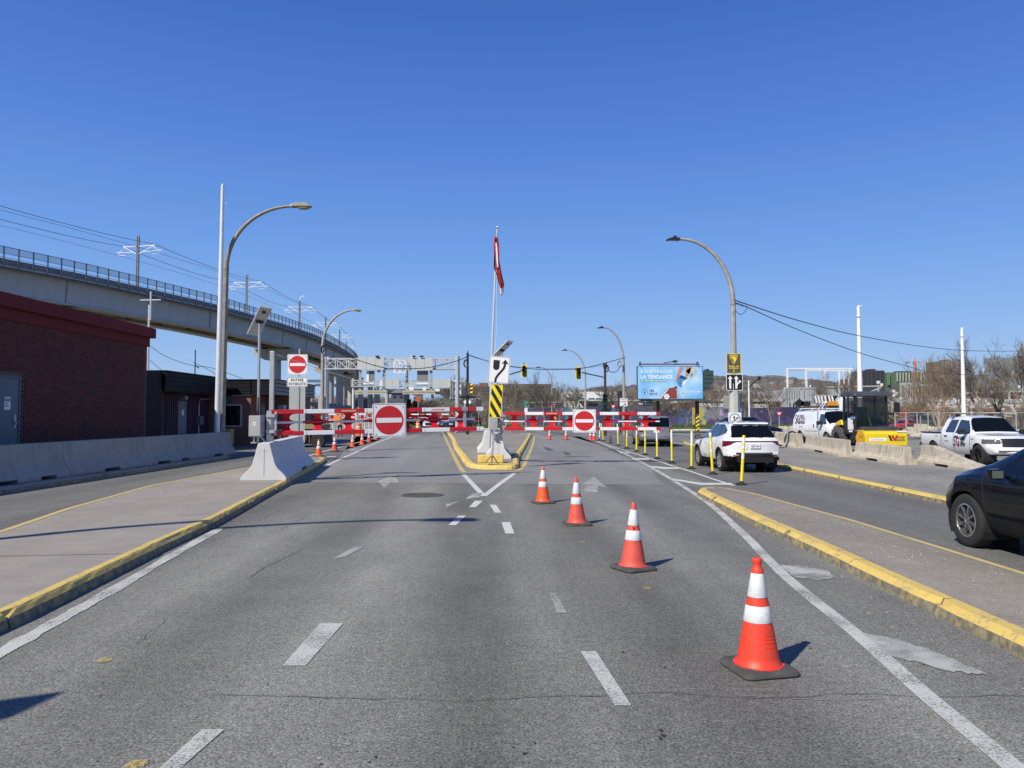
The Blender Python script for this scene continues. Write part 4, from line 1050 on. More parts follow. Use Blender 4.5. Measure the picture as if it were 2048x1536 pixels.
wire([(1471, 607, 33.2), (1484, 612, 33.3), (1494, 613, 33.4), (1489, 624, 33.3), (1481, 629, 33.2), (1471, 622, 33.2)], 'loop of black cable at the near right lamp', .014)
wire([(1212, 735, 62), (1222, 744, 62), (1234, 742, 64), (1243, 728, 66)], 'slack cable bow between black pole and second right lamp', .03)
wire([(290, 684, 60), (330, 712, 60), (384, 731, 60), (420, 735, 60), (485, 757, 60)], 'thin service wire above the low buildings', .022)
wire([(293, 715, 60), (325, 742, 60)], 'short thin wire beside the brick corner', .02)
wire([(386, 724, 60), (420, 741, 60), (432, 750, 60)], 'thin wire between the roof antenna and the white pole', .02)
def coil(u, v, Y, r, label, m_=black):
    q = MB(); c = P(u, v, Y)
    for k in range(4): q.tube([(c.x + (r - .03 * k) * math.cos(a * .52) * .62, c.y + .03 * k, c.z + (r - .02 * k) * math.sin(a * .52)) for a in range(13)], .028, 5, cap=False)
    tag(q.build('cable_coil', m_), label, 'cable coil')
coil(647, 699, 60.6, .34, 'black coil of spare cable on the lamp before the viaduct')
coil(932, 727, 61.6, .32, 'black coil of spare cable on the black signal pole')
coil(1239, 728, 65.6, .30, 'coil of spare cable on the second right lamp', steel_matte)
coil(1213, 737, 61.6, .30, 'small coil of cable at the top of the right signal pole')

# ================================================================== VIADUCT
EDGE = [(-66, 22), (-57.5, 45), (-52, 58), (-48, 69.8), (-45.4, 76.4), (-43.2, 83.9), (-40.9, 93), (-39.3, 100), (-37.8, 112), (-36.6, 124.8), (-36.1, 141.9), (-38.0, 173), (-42.0, 203), (-50, 245), (-62, 300), (-80, 370)]
def spline2(pts, step):
    pts = [Vector((p[0], p[1], 0)) for p in pts]; out = []
    for i in range(len(pts) - 1):
        p0, p1, p2, p3 = pts[max(i - 1, 0)], pts[i], pts[i + 1], pts[min(i + 2, len(pts) - 1)]
        n = 16
        for k in range(n):
            s = k / n; out.append(.5 * ((2 * p1) + (p2 - p0) * s + (2 * p0 - 5 * p1 + 4 * p2 - p3) * s * s + (3 * p1 - p0 - 3 * p2 + p3) * s ** 3))
    out.append(pts[-1]); res = [out[0]]; acc = 0
    for a, b_ in zip(out, out[1:]):
        d = (b_ - a).length
        while acc + d >= step:
            k = (step - acc) / d; a = a.lerp(b_, k); res.append(a.copy()); d = (b_ - a).length; acc = 0
        acc += d
    return res
ED = spline2(EDGE, 1.46)
def nrm_at(i):
    d = ED[min(i + 1, len(ED) - 1)] - ED[max(i - 1, 0)]; d.normalize(); return Vector((-d.y, d.x, 0))     # to the left of travel = into the deck
EN = [nrm_at(i) for i in range(len(ED))]
via = thing('railway_viaduct', 'long pale concrete railway viaduct curving behind the buildings on the left', 'viaduct', (0, 0, 0))
ZR = 17.69; ZD = 15.95; ZS = 13.15
def sweep(prof, i0, i1, stp=1):
    """prof: list of (offset into deck, z) closed polygon"""
    q = MB(); idx = list(range(i0, i1, stp)) + [i1]; m = len(prof)
    for i in idx:
        for o_, z in prof:
            p = ED[i] + EN[i] * o_; q.v.append((p.x, p.y, z))
    for a in range(len(idx) - 1):
        for k in range(m): q.f.append((a * m + k, a * m + (k + 1) % m, (a + 1) * m + (k + 1) % m, (a + 1) * m + k)); q.mi.append(0)
    q.f.append(tuple(range(m))[::-1]); q.f.append(tuple((len(idx) - 1) * m + k for k in range(m))); q.mi += [0, 0]
    return q
NE = len(ED) - 1
sweep([(0, ZD - .02), (0, ZD - .22), (.75, ZD - .30), (8.1, ZD - .30), (8.1, ZD - .02)], 0, NE, 2).build('deck_slab', conc_via, via)
sweep([(-.03, ZD - .20), (-.03, ZD - .30), (.10, ZD - .30), (.10, ZD - .24)], 0, NE, 2).build('drip_edge', mat('drip_edge', (.10, .10, .10), .8), via)
seg_i = 0; k = 0
vg = mat('girder_paint', (.47, .465, .445), .6, var=.05, scale=.15, dirt=(.35, .345, .33), dscale=1.1, damt=.5, streak=True)
while seg_i < NE:
    e_ = min(seg_i + 8, NE)
    if e_ - seg_i < 2: break
    for o0 in (.95, 5.4):
        sweep([(o0, ZD - .30), (o0 + .22, ZS + .25), (o0 - .12, ZS + .12), (o0 - .12, ZS), (o0 + 1.6, ZS), (o0 + 1.5, ZD - .30)], seg_i, e_, 2).build('girder_segment', vg, via)
    if k % 1 == 0:
        q = MB(); p = ED[seg_i] + EN[seg_i] * .93; p2 = ED[seg_i] + EN[seg_i] * 1.15
        q.bar((p.x, p.y, ZD - .32), (p2.x, p2.y, ZS + .26), .16, .05); q.build('stiffener', mat('joint_dark', (.27, .27, .265), .7), via)
    p = ED[seg_i + 1] + EN[seg_i + 1] * 2.5; p2 = ED[seg_i + 1] + EN[seg_i + 1] * 5.3
    q = MB(); q.bar((p.x, p.y, ZS + .5), (p2.x, p2.y, ZS + .5), .3, .5); q.bar((p.x, p.y, ZS + .3), (ED[min(seg_i + 5, NE)] + EN[min(seg_i + 5, NE)] * 5.3) + Vector((0, 0, ZS + .3)), .2); q.build('cross_brace', mat('underside_brown', (.14, .125, .11), .8), via)
    seg_i = e_; k += 1
sweep([(.25, ZD - .02), (.25, ZD + .62), (.37, ZD + .62), (.37, ZD - .02)], 0, NE, 2).build('trackside_wall', mat('track_wall', (.20, .205, .215), .8, var=.15, scale=1), via)
rail_m = mat('fence_blue_grey', (.075, .085, .10), .5, .2)
for nm, z, w in (('top_rail', ZR - .05, .05), ('middle_rail', ZD + 1.05, .04), ('lower_rail', ZD + .68, .035)):
    sweep([(.02, z), (.02, z + w), (.02 + w, z + w), (.02 + w, z)], 0, NE, 1).build(nm, rail_m, via)
# perforated infill of the parapet fence
mesh_m = bpy.data.materials.new('fence_mesh'); mesh_m.use_nodes = True
nt = mesh_m.node_tree; bs = nt.nodes['Principled BSDF']; bs.inputs['Base Color'].default_value = (.30, .31, .33, 1); bs.inputs['Metallic'].default_value = .2; bs.inputs['Roughness'].default_value = .6
bs.inputs['Alpha'].default_value = .42
q = MB()
for i in range(NE):
    a = ED[i] + EN[i] * .05; b_ = ED[i + 1] + EN[i + 1] * .05
    q.add([(a.x, a.y, ZD + 1.1), (b_.x, b_.y, ZD + 1.1), (b_.x, b_.y, ZR - .05), (a.x, a.y, ZR - .05)], [(0, 1, 2, 3)])
mp_ = q.build('mesh_infill', mesh_m, via); mp_['kind'] = 'stuff'
post_me = None; far_q = MB()
for i in range(0, NE):
    p = ED[i]
    if p.y < 215 and p.y > 50:
        if post_me is None:
            b0 = MB(); b0.bb((-.05, -.04, -.15), (.05, .04, 1.76)); post_me = b0.mesh('fence_post', rail_m)
        o = bpy.data.objects.new('fence_post', post_me); C.objects.link(o); o.parent = via; o.location = (p.x, p.y, ZD); o.rotation_euler = (0, 0, math.atan2(EN[i].y, EN[i].x))
    else: far_q.box((p.x, p.y, ZD + .8), (.08, .08, 1.8))
fo = far_q.build('far_fence_posts', rail_m, via); fo['kind'] = 'stuff'
# piers
def pier(Xc, Yc, label_cap=True, r=.85, ang=0.0, zt=ZS, cap=3.5, rect=False):
    q = MB(); q.tube([(Xc, Yc, -.1), (Xc, Yc, zt - 1.9)], r, 20); q.build('pier_column', conc_pier, via, smooth=True, auto=50)
    if cap:
        q = MB(); c, s = math.cos(ang), math.sin(ang)
        pr = [(-cap, zt - .25), (-cap, zt - 1.15), (-cap * .45, zt - 2.1), (cap * .45, zt - 2.1), (cap, zt - 1.15), (cap, zt - .25)]
        q.prism(pr, -.95, .95); q.v = [(Xc + x * c - y * s, Yc + x * s + y * c, z) for x, y, z in q.v]; q.build('pier_cap', conc_pier, via)
        q = MB()
        for dx in (-cap * .55, cap * .55): q.box((Xc + dx * c, Yc + dx * s, zt - .12), (.7, .7, .24))
        q.build('bearings', black_matte, via)
for x_, y_, a_ in ((-58, 33, 0), (-49.5, 79, -.3), (-40.0, 126, -.08), (-42, 172, .1), (-46.5, 205, .15), (-51, 235, .2), (-56, 262, .25), (-64, 300, .3), (-74, 335, .3)): pier(x_, y_, ang=a_)
pier(-35.2, 152, r=.72, cap=2.6); pier(-38.2, 188, r=.7, cap=0); pier(-41.5, 218, r=.75, cap=0); pier(-45.5, 250, r=.8, cap=0); pier(-49.5, 275, r=.8, cap=0); pier(-52, 310, r=.8, cap=0)
# catenary masts
masts = [(35, 23.6), (63, 23.6), (90, 23.6), (116, 23.7), (139.5, 23.4), (164, 23.5), (188.6, 23.5), (220, 23.5), (252, 23.5), (285, 23.5)]
mi_ = []
for Yc, zt in masts:
    i = min(range(len(ED)), key=lambda j: abs((ED[j] + EN[j] * 4).y - Yc)); mi_.append(i)
cw = mat('cantilever_white', (.82, .82, .80), .4)
msteel = mat('mast_steel', (.30, .30, .31), .4, .5)
mast_labels = {2: 'nearest overhead-line mast on the viaduct with white cantilever arms', 3: 'second overhead-line mast, right of the olive lamp', 4: 'third overhead-line mast, with a curled hook on top', 5: 'fourth overhead-line mast, just left of the farther lamp', 6: 'fifth overhead-line mast, above the bend of the viaduct', 7: 'sixth and smallest clear overhead-line mast at the end of the bend'}
for n_, i in enumerate(mi_):
    if n_ not in mast_labels: continue
    p = ED[i] + EN[i] * 4
    t = thing('catenary_mast', mast_labels[n_], 'overhead-line mast', (p.x, p.y, ZD - .02), math.atan2(-EN[i].y, -EN[i].x), 'overhead-line masts on the viaduct')
    Hm = masts[n_][1] - ZD
    q = MB(); q.bb((-.17, -.12, 0), (-.06, .12, Hm)); q.bb((.06, -.12, 0), (.17, .12, Hm)); q.bb((-.0599, -.03, 0), (.0599, .03, Hm)); q.build('mast', msteel, t)
    for sg, ln in ((1, 2.5), (-1, 2.2)):
        q = MB(); q.tube([(.12 * sg, 0, Hm - 1.25), (ln * sg, 0, Hm - 1.2)], .055, 5); q.tube([(.12 * sg, 0, Hm - 2.2), (ln * sg * .93, 0, Hm - 1.22)], .05, 5)
        q.tube([(ln * sg * .8, 0, Hm - 1.3), (ln * sg * 1.25, 0, Hm - 1.9)], .04, 5); q.tube([(ln * sg * .3, 0, Hm - 1.95), (ln * sg * 1.4, 0, Hm - 1.88)], .045, 5)
        q.tube([(ln * sg * 1.28, 0, Hm - 1.9), (ln * sg * 1.25, 0, Hm - 2.2), (ln * sg * .8, 0, Hm - 2.3)], .03, 5); q.build('cantilever', cw, t)
    if n_ == 4:
        q = MB(); q.tube([(0, 0, Hm), (0, 0, Hm + .3), (.3, 0, Hm + .8), (.7, 0, Hm + .85), (.75, 0, Hm + .6)], .06, 5); q.build('hook', cw, t)
for off, dz, lab, r_ in ((-2.5, -1.15, 'upper overhead line on the near side of the viaduct', .03), (-2.9, -2.2, 'lower contact line on the near side of the viaduct', .02), (2.2, -1.15, 'upper overhead line on the far side of the viaduct', .03), (2.7, -2.25, 'lower contact line on the far side of the viaduct', .018)):
    pts = []
    for a_, b2 in zip(range(len(mi_) - 1), range(1, len(mi_))):
        for k in range(8):
            f_ = k / 8; ii = mi_[a_] + (mi_[b2] - mi_[a_]) * f_; j = int(ii); p = ED[j].lerp(ED[min(j + 1, NE)], ii - j) + EN[j] * (4 + off)
            z = masts[a_][1] * (1 - f_) + masts[b2][1] * f_ + dz - (1.2 if dz > -2 else .15) * 4 * f_ * (1 - f_) * .6
            pts.append((p.x, p.y, z))
    q = MB(); q.tube(pts, r_, 4); tag(q.build('overhead_line', black), lab, 'overhead line')
# whitish cross mast behind the brick building
t = thing('antenna_mast', 'thin whitish mast with a crossbar rising behind the brick corner', 'antenna', (X(294, 33), 33, 0)); t.location.y = 33
q = MB(); zz = lambda v: P(294, v, 33).z
q.tube([(0, 0, 3), (0, 0, zz(610))], .045, 6); q.tube([(.06, 0, zz(640)), (.06, 0, zz(583))], .035, 6); q.build('tube', alu, t)
q = MB(); q.tube([(-.36, -.1, zz(601)), (.46, .1, zz(599))], .03, 5); q.build('crossbar', white, t)

# ================================================================== SIGN GANTRIES
def truss(par, x0, x1, z0, z1, y0, y1, bay, m_, r=.05, xonly=False):
    q = MB()
    for z in (z0, z1):
        for y in (y0, y1): q.bb((x0, y - r, z - r), (x1, y + r, z + r))
    q.build('chord', m_, par)
    n = max(1, round((x1 - x0) / bay)); 
    q = MB()
    for i in range(n + 1):
        x = x0 + (x1 - x0) * i / n
        for y in (y0, y1):
            q.bar((x, y, z0 + r), (x, y, z1 - r), r * 1.2)
            if i < n:
                x2 = x0 + (x1 - x0) * (i + 1) / n
                q.bar((x, y - r * .3, z0), (x2, y - r * .3, z1), r * .9); q.bar((x, y + r * .5, z1), (x2, y + r * .5, z0), r * .9)
        q.bar((x, y0, z0), (x, y1, z0), r); q.bar((x, y0, z1), (x, y1, z1), r)
    q.build('lattice', m_, par)['kind'] = 'stuff'
gal = mat('gantry_grey', (.50, .51, .50), .5, .2, var=.1)
gpan = mat('gantry_panel', (.53, .53, .51), .5, .1, var=.04)
def Xz(u, v, Y): p = P(u, v, Y); return p.x, p.z
Y1 = 68
t = thing('sign_gantry', 'near grey lattice gantry with two blank panels over the left carriageway', 'gantry', (X(780, Y1), Y1, 0)); ox = t.location.x
def gx(u): return X(u, Y1) - ox
def gz(v): return P(900, v, Y1).z
truss(t, gx(650), gx(915), gz(738), gz(718), -.4, .4, 1.05, gal, .06)
for u in (648, 655, 915):
    q = MB(); 
    for y in ((-.4, .4) if u != 655 else (.1,)): q.tube([(gx(u), y, 0), (gx(u), y, gz(713))], .12 if u != 915 else .18, 8)
    q.build('leg', gal, t)
for u0, u1, v0, v1 in ((718, 770, 715, 740.5), (816, 867, 717, 741.5)):
    n_ = 3
    for i in range(n_):
        a_, b2 = gx(u0 + (u1 - u0) * i / n_), gx(u0 + (u1 - u0) * (i + 1) / n_)
        q = MB(); q.bb((a_ + .01, -.75, gz(v1)), (b2 - .01, -.55, gz(v0))); q.build('sign_panel', gpan, t)
for u in (722, 769.5, 815, 863):
    q = MB(); q.bb((gx(u) - .12, -.54, gz(788)), (gx(u) + .12, -.44, gz(741))); q.build('hanger', steel_matte, t)
for u0, u1 in ((712, 777), (807, 872)):
    q = MB(); q.bb((gx(u0), -.8, gz(789)), (gx(u1), -.56, gz(785.5))); q.bb((gx(u0), -.8, gz(784.5)), (gx(u1), -.56, gz(781))); q.build('walkway_beam', mat('beam_beige', (.42, .39, .28), .7, var=.1), t)
    q = MB(); q.bb((gx(u0 + 6), -.7, gz(774)), (gx(u1 - 8), -.6, gz(772))); q.bb((gx(u0 + 10), -.7, gz(766)), (gx(u1 - 14), -.6, gz(764.6))); q.build('handrail', gal, t)
for u0, u1, v0, v1, c_ in ((739, 750, 742, 763, 0), (734, 740, 742, 763, 1), (835, 857, 742, 763, 0), (723, 748, 766, 772, 1), (834, 857, 765, 773, 1)):
    q = MB(); q.bb((gx(u0), -.43, gz(v1)), (gx(u1), -.33, gz(v0))); q.build('signal_back', [mat('dark_panel', (.20, .205, .21), .6), white][c_], t)
for u, v in ((757, 714), (760, 743), (845, 714), (829, 714)):
    q = MB(); q.bb((gx(u) - .15, -.9, gz(v) - .06), (gx(u) + .15, -.6, gz(v) + .06)); q.bb((gx(u) - .03, -.8, gz(v) - .2), (gx(u) + .03, -.7, gz(v))); q.build('camera_unit', black, t)
q = MB(); q.bb((gx(822), -.2, gz(716)), (gx(826), .0, gz(711))); q.build('sensor_box', white, t)
q = MB(); truss(t, gx(791), gx(814), gz(747), gz(722), -1.2, -.8, .55, white, .035)
Y2 = 110
t = thing('sign_gantry', 'farther gantry with grey panels and a ladder-like white frame', 'gantry', (X(815, Y2), Y2, 0)); ox = t.location.x
gx = lambda u: X(u, Y2) - ox
gz = lambda v: P(900, v, Y2).z
truss(t, gx(703), gx(930), gz(773), gz(761), -.4, .4, 1.3, gal, .07)
for u in (706, 930):
    q = MB(); q.tube([(gx(u), 0, 0), (gx(u), 0, gz(757))], .14, 8); q.build('leg', white if u == 706 else gal, t)
for u0, u1 in ((772, 800), (867, 902)):
    for i in range(2):
        q = MB(); q.bb((gx(u0 + (u1 - u0) * i / 2) + .01, -.8, gz(776)), (gx(u0 + (u1 - u0) * (i + 1) / 2) - .01, -.6, gz(759))); q.build('sign_panel', gpan, t)
q = MB(); q.bb((gx(903), -.6, gz(798)), (gx(923), -.5, gz(762))); q.build('white_sheet', sign_white, t)
q = MB()
for u in (901, 905, 922): q.bb((gx(u), -.9, gz(799)), (gx(u) + .12, -.65, gz(761)))
for v in (764, 775, 789): q.bb((gx(901), -.9, gz(v) - .06), (gx(923), -.65, gz(v) + .06))
q.build('ladder_frame', steel_matte, t)
for u0, v0, u1, v1 in ((760, 762, 766, 772), (819, 774, 828, 782), (846, 775, 853, 782), (870, 777, 880, 783)):
    q = MB(); q.bb((gx(u0), -.7, gz(v1)), (gx(u1), -.5, gz(v0))); q.build('equipment_box', white, t)

# ================================================================== TRAFFIC SIGNALS
green_l = bpy.data.materials.new('lens_green'); green_l.use_nodes = True
bs = green_l.node_tree.nodes['Principled BSDF']; bs.inputs['Base Color'].default_value = (.01, .10, .05, 1); bs.inputs['Emission Color'].default_value = (.02, .6, .25, 1); bs.inputs['Emission Strength'].default_value = .10
lens_off = glassy('lens_off', (.02, .02, .02), .2); amber_vis = mat('amber_visor', (.75, .50, .04), .5)
def signal_head(par, c, h=1.15, w=.36, back=None, rz=0.0, lit=2, body=None, n=3, visor=None):
    body = body or black
    g_ = bpy.data.objects.new('signal_head', MB().bb((-w / 2, -.12, -h / 2), (w / 2, .12, h / 2)).mesh('signal_head', body)); C.objects.link(g_); g_.parent = par; g_.location = c; g_.rotation_euler = (0, 0, rz)
    if back:
        q = MB(); o_, i_ = back; q.prism(rrect(o_, i_, .08), .13, .15); q.build('backplate', sign_yellow, g_)
    for k in range(n):
        z = h / 2 - h * (k + .5) / n; r = min(w, h / n) * .42
        q = MB(); q.lathe([(r * .9, -.126), (.001, -.15)], 14, (0, 0, z), 'Y'); q.build('lens', green_l if k == lit else lens_off, g_)
        q = MB(); a = [R(-20 + 220 * j / 10) for j in range(11)]
        q.v = [(math.cos(b_) * r * s_, y, z + math.sin(b_) * r * s_) for y, s_ in ((-.12, 1.05), (-.34, 1.05), (-.34, 1.0), (-.12, 1.0)) for b_ in a]
        q.f = [(m * 11 + j, m * 11 + j + 1, (m + 1) * 11 + j + 1, (m + 1) * 11 + j) for m in range(3) for j in range(10)]; q.mi = [0] * len(q.f)
        q.build('visor', visor or body, g_)
    return g_
t = thing('traffic_signal', 'black signal pole left of the keep-right sign with a side-on amber-lensed head', 'traffic signal', (X(935, 62), 62, 0)); ox = t.location.x
zf = lambda v, Y=62: P(935, v, Y).z
q = MB(); q.tube([(0, 0, 0), (0, 0, zf(706))], [.14, .10], 10); q.tube([(0, 0, zf(706)), (0, 0, zf(702))], .05, 6); q.build('pole', black, t)
signal_head(t, (.18, -.1, zf(778)), .95, .28, rz=R(62), lit=-1, visor=amber_vis, body=mat('signal_brown', (.10, .06, .02), .5))
q = MB(); q.bb((-.66, -.15, zf(797)), (-.10, .1, zf(792))); q.bb((.12, -.15, zf(797)), (.66, .1, zf(792))); q.build('pedestrian_head', black, t)
q = MB(); q.prism([(-.34, zf(804)), (-.14, zf(799)), (-.10, zf(804)), (-.14, zf(809))], -.2, -.18); q.prism([(.10, zf(804)), (.16, zf(799)), (.34, zf(804)), (.16, zf(809))], -.2, -.18); q.build('white_diamond', sign_white, t)
t = thing('traffic_signal', 'signal head with yellow backplate hung right of the keep-right sign', 'traffic signal', (X(1048, 62), 62, 0), 0, 'traffic signals with yellow backplates')
signal_head(t, (0, 0, zf(742)), .84, .28, back=(.50, 1.04), rz=R(-6))
q = MB(); q.tube([(0, .12, zf(733)), (0, .12, zf(724))], .03, 5); q.tube([(-.1, .18, zf(741)), (X(1018, 62) - X(1048, 62), .3, zf(749))], .05, 6); q.build('bracket_arm', black, t)
t = thing('traffic_signal', 'dark pole with an arm holding the right yellow-backed signal and a lower head', 'traffic signal', (X(1210.5, 62), 62, 0), 0, 'traffic signals with yellow backplates'); ox = t.location.x
q = MB(); q.tube([(0, 0, 0), (0, 0, zf(729))], [.13, .10], 10); q.bb((-.16, -.12, zf(735)), (.16, .12, zf(727))); q.tube([(.1, 0, zf(727)), (.15, 0, zf(724))], .05, 6); q.build('pole', mat('dark_bronze', (.05, .04, .035), .5), t)
q = MB(); q.tube([(0, 0, zf(755)), (X(1164, 62) - ox, 0, zf(745))], .05, 6); q.build('arm', MATS['dark_bronze'], t)
signal_head(t, (X(1157, 62) - ox, -.05, zf(746)), .84, .28, back=(.50, 1.04), rz=R(9))
signal_head(t, (-.02, -.22, zf(800)), .98, .40, rz=R(-12))
q = MB(); q.bb((-.32, -.2, zf(824)), (-.04, .0, zf(817))); q.bb((.04, -.2, zf(824)), (.32, .0, zf(817))); q.build('pedestrian_head', black, t)
t = thing('traffic_signal', 'black signal seen from behind beside the white lane sign', 'traffic signal', (X(1241, 72), 72, 0))
q = MB(); q.tube([(0, 0, 0), (0, 0, P(0, 815, 72).z)], .08, 8); q.build('pole', black, t)
signal_head(t, (0, 0, P(0, 800, 72).z), 1.7, .5, rz=R(150), lit=-1)

# ================================================================== BILLBOARD
YB = 72
bxl, bxr = X(1275, YB), X(1407, YB); W_ = bxr - bxl
t = thing('billboard', 'large blue advertising billboard with a red bottle and white French lettering', 'billboard', ((bxl + bxr) / 2, YB, 0))
bz = lambda v: P(1340, v, YB).z
bx = lambda u: X(u, YB) - (bxl + bxr) / 2
q = MB(); q.bb((-W_ / 2, 0, bz(798.5)), (W_ / 2, .4, bz(732))); q.build('box_frame', mat('billboard_frame', (.05, .06, .07), .5), t)
sky_ad = bpy.data.materials.new('billboard_sky'); sky_ad.use_nodes = True; nt = sky_ad.node_tree; bs = nt.nodes['Principled BSDF']
tc = nt.nodes.new('ShaderNodeTexCoord'); nz = nt.nodes.new('ShaderNodeTexNoise'); nz.inputs['Scale'].default_value = .5; nz.inputs['Detail'].default_value = 4
cr = nt.nodes.new('ShaderNodeValToRGB'); cr.color_ramp.elements[0].color = (.13, .42, .78, 1); cr.color_ramp.elements[1].color = (.50, .74, .92, 1); cr.color_ramp.elements[0].position = .35; cr.color_ramp.elements[1].position = .7
nt.links.new(tc.outputs['Object'], nz.inputs['Vector']); nt.links.new(nz.outputs['Fac'], cr.inputs[0]); nt.links.new(cr.outputs[0], bs.inputs['Base Color']); bs.inputs['Roughness'].default_value = .5
q = MB(); q.bb((-W_ / 2 + .06, -.02, bz(797.5)), (W_ / 2 - .06, -.002, bz(733))); q.build('poster', sky_ad, t)
q = MB(); q.bb((-W_ / 2 + .2, -.9, bz(802)), (W_ / 2 + .5, .1, bz(799.2))); q.build('catwalk', mat('catwalk_dark', (.08, .08, .08), .7), t)
q = MB(); q.bb((-W_ / 2 + .15, -.14, bz(729.8)), (W_ / 2 - .35, -.02, bz(727.3))); q.build('lamp_rail', MATS['catwalk_dark'], t)
q = MB()
for u in (1281, 1396): q.bb((bx(u) - .06, -.16, bz(731)), (bx(u) + .06, .2, bz(723.5)))
q.build('rail_bracket', MATS['catwalk_dark'], t)
q = MB(); q.tube([(bx(1328), -.1, bz(726)), (bx(1350), -.2, bz(723))], .04, 5); q.prism([(bx(1343), bz(723)), (bx(1350), bz(720.5)), (bx(1357), bz(723)), (bx(1350), bz(726))], -.3, -.1); q.build('flood_lamp', black, t)
for u, w in ((1317, .12), (1395.5, .16)):
    q = MB(); q.bb((bx(u) - w, .1, -.1), (bx(u) + w, .4, bz(799))); q.build('post', mat('billboard_post', (.07, .05, .04), .7), t)
q = MB()
for k in range(4): z0 = bz(852) + .38 * k - .5; q.prism([(bx(1395.5) - .165, z0), (bx(1395.5) + .165, z0 + .22), (bx(1395.5) + .165, z0 + .40), (bx(1395.5) - .165, z0 + .18)], .085, .097)
q.build('yellow_stripes', sign_yellow, t)
tw = mat('ad_white', (.82, .84, .86), .5, var=.01); tn = mat('ad_navy', (.03, .05, .12), .5, var=.01); tg = mat('ad_green', (.04, .30, .22), .5, var=.01)
def adtext(s, u0, u1, v0, v1, m_, off=0.0):
    h = bz(v0) - bz(v1); text(t, s, h, ((bx(u0) + bx(u1)) / 2, -.024, bz(v1)), m_, w=bx(u1) - bx(u0), off=off)
adtext('RƎNVƎRSONS', 1282, 1345.5, 739.5, 746.5, tw, 0)
adtext('LA TENDANCE', 1282, 1345.5, 750, 757, tw, .016)
q = MB(); q.bb((bx(1282), -.0235, bz(763.2)), (bx(1333), -.0215, bz(759))); q.build('green_band', tg, t)
text(t, 'ÉCO-RECHARGES GELS DOUCHE', bz(759.8) - bz(762.6), ((bx(1283) + bx(1332)) / 2, -.026, bz(762.4)), tw, w=bx(1332) - bx(1283), off=.006)
adtext('4x', 1300.5, 1309, 778.5, 784, tn, .008); adtext('MOINS', 1300.5, 1315, 786, 789.3, tn, .006); adtext('DE PLASTIQUE', 1300.5, 1315, 790.4, 791.4, tn)
q = MB(); ring = disc(24, .30, bx(1289.5), bz(784.5)); rin = disc(24, .27, bx(1289.5), bz(784.5)); q.v = [(x, -.0225, z) for x, z in ring] + [(x, -.0225, z) for x, z in rin]; q.f = [(i, (i + 1) % 24, 24 + (i + 1) % 24, 24 + i) for i in range(24)]; q.mi = [0] * 24
q.prism([(bx(1288.3), bz(787)), (bx(1290.7), bz(787)), (bx(1290.9), bz(784.5)), (bx(1289.5), bz(781.5)), (bx(1288.1), bz(784.5))], -.0235, -.0215); q.bb((bx(1298.4), -.0235, bz(791)), (bx(1298.7), -.0215, bz(779))); q.build('drop_emblem', tn, t)
adtext('YVES ROCHER', 1371.5, 1401, 782.5, 785, tw, .004); adtext('Bretagne, France', 1375, 1396, 787.3, 789.4, tw)
q = MB(); q.prism(disc(20, .19, bx(1365), bz(786.5)), -.0235, -.0215); q.build('round_emblem', mat('ad_cream', (.70, .74, .55), .5), t)
q = MB(); q.prism([(bx(1362.5), bz(786)), (bx(1364.8), bz(784.6)), (bx(1364.6), bz(788.8))], -.025, -.0238); q.prism([(bx(1365.6), bz(784.4)), (bx(1367.8), bz(786.4)), (bx(1365.8), bz(788.6))], -.025, -.0238); q.build('leaf_mark', tg, t)
def adpoly(pts, m_, nm, z=-.0225): q = MB(); q.prism([(bx(u), bz(v)) for u, v in pts], z - .001, z + .001); return q.build(nm, m_, t)
adpoly([(1318, 797), (1336, 776.5), (1350, 774.5), (1352, 777), (1354, 782), (1354.5, 797)], mat('ad_bottle', (.27, .055, .035), .5, var=.1), 'printed_bottle')
adpoly([(1349, 775), (1351.5, 771.8), (1355.5, 774), (1353, 778.5)], mat('ad_bottle_neck', (.20, .04, .03), .5), 'printed_bottle_neck', -.0245)
adpoly([(1318.5, 797), (1336.5, 777), (1338.5, 777), (1321.5, 797)], tw, 'printed_highlight', -.0245)
q = MB(); q.prism(disc(20, .26, bx(1333.5), bz(793.2)), -.0255, -.0245); q.build('printed_label', tw, t)
q = MB(); 
for a_ in (90, 210, 330): q.prism([(bx(1333.5), bz(793.4)), (bx(1333.5) + .18 * math.cos(R(a_ + 14)), bz(793.4) + .18 * math.sin(R(a_ + 14))), (bx(1333.5) + .18 * math.cos(R(a_ - 14)), bz(793.4) + .18 * math.sin(R(a_ - 14)))], -.0275, -.0262)
q.build('printed_leaf', tg, t)
skin = mat('ad_skin', (.52, .25, .17), .5, var=.15, scale=2)
adpoly([(1360, 733.6), (1368, 733.6), (1362, 748), (1357.5, 757), (1355, 765), (1351.5, 766), (1352, 758), (1355, 748)], skin, 'printed_hand')
adpoly([(1374, 733.6), (1384, 733.6), (1381, 745), (1376, 753), (1371, 754), (1372, 746)], skin, 'printed_hand')
adpoly([(1355, 757), (1362, 750), (1376, 756), (1371, 765), (1366, 773), (1361, 775), (1355, 768)], mat('ad_pouch', (.06, .25, .55), .5, var=.2), 'printed_pouch', -.0245)
adpoly([(1359, 756), (1363, 750), (1374, 755), (1369, 758.5)], tn, 'printed_pouch_flap', -.0265)
adpoly([(1366, 763), (1378, 757), (1370, 768), (1364, 773)], tw, 'printed_pouch_side', -.0265)
adpoly([(1372, 742), (1382, 735), (1391, 735), (1394.5, 742), (1391, 752), (1382, 761), (1376, 762), (1380, 750)], mat('ad_sand', (.55, .52, .44), .5, var=.25, scale=3), 'printed_splash')
adpoly([(1381, 751), (1385, 746), (1388, 748), (1383, 755)], mat('ad_blue', (.05, .28, .60), .5), 'printed_blue_patch', -.0245)
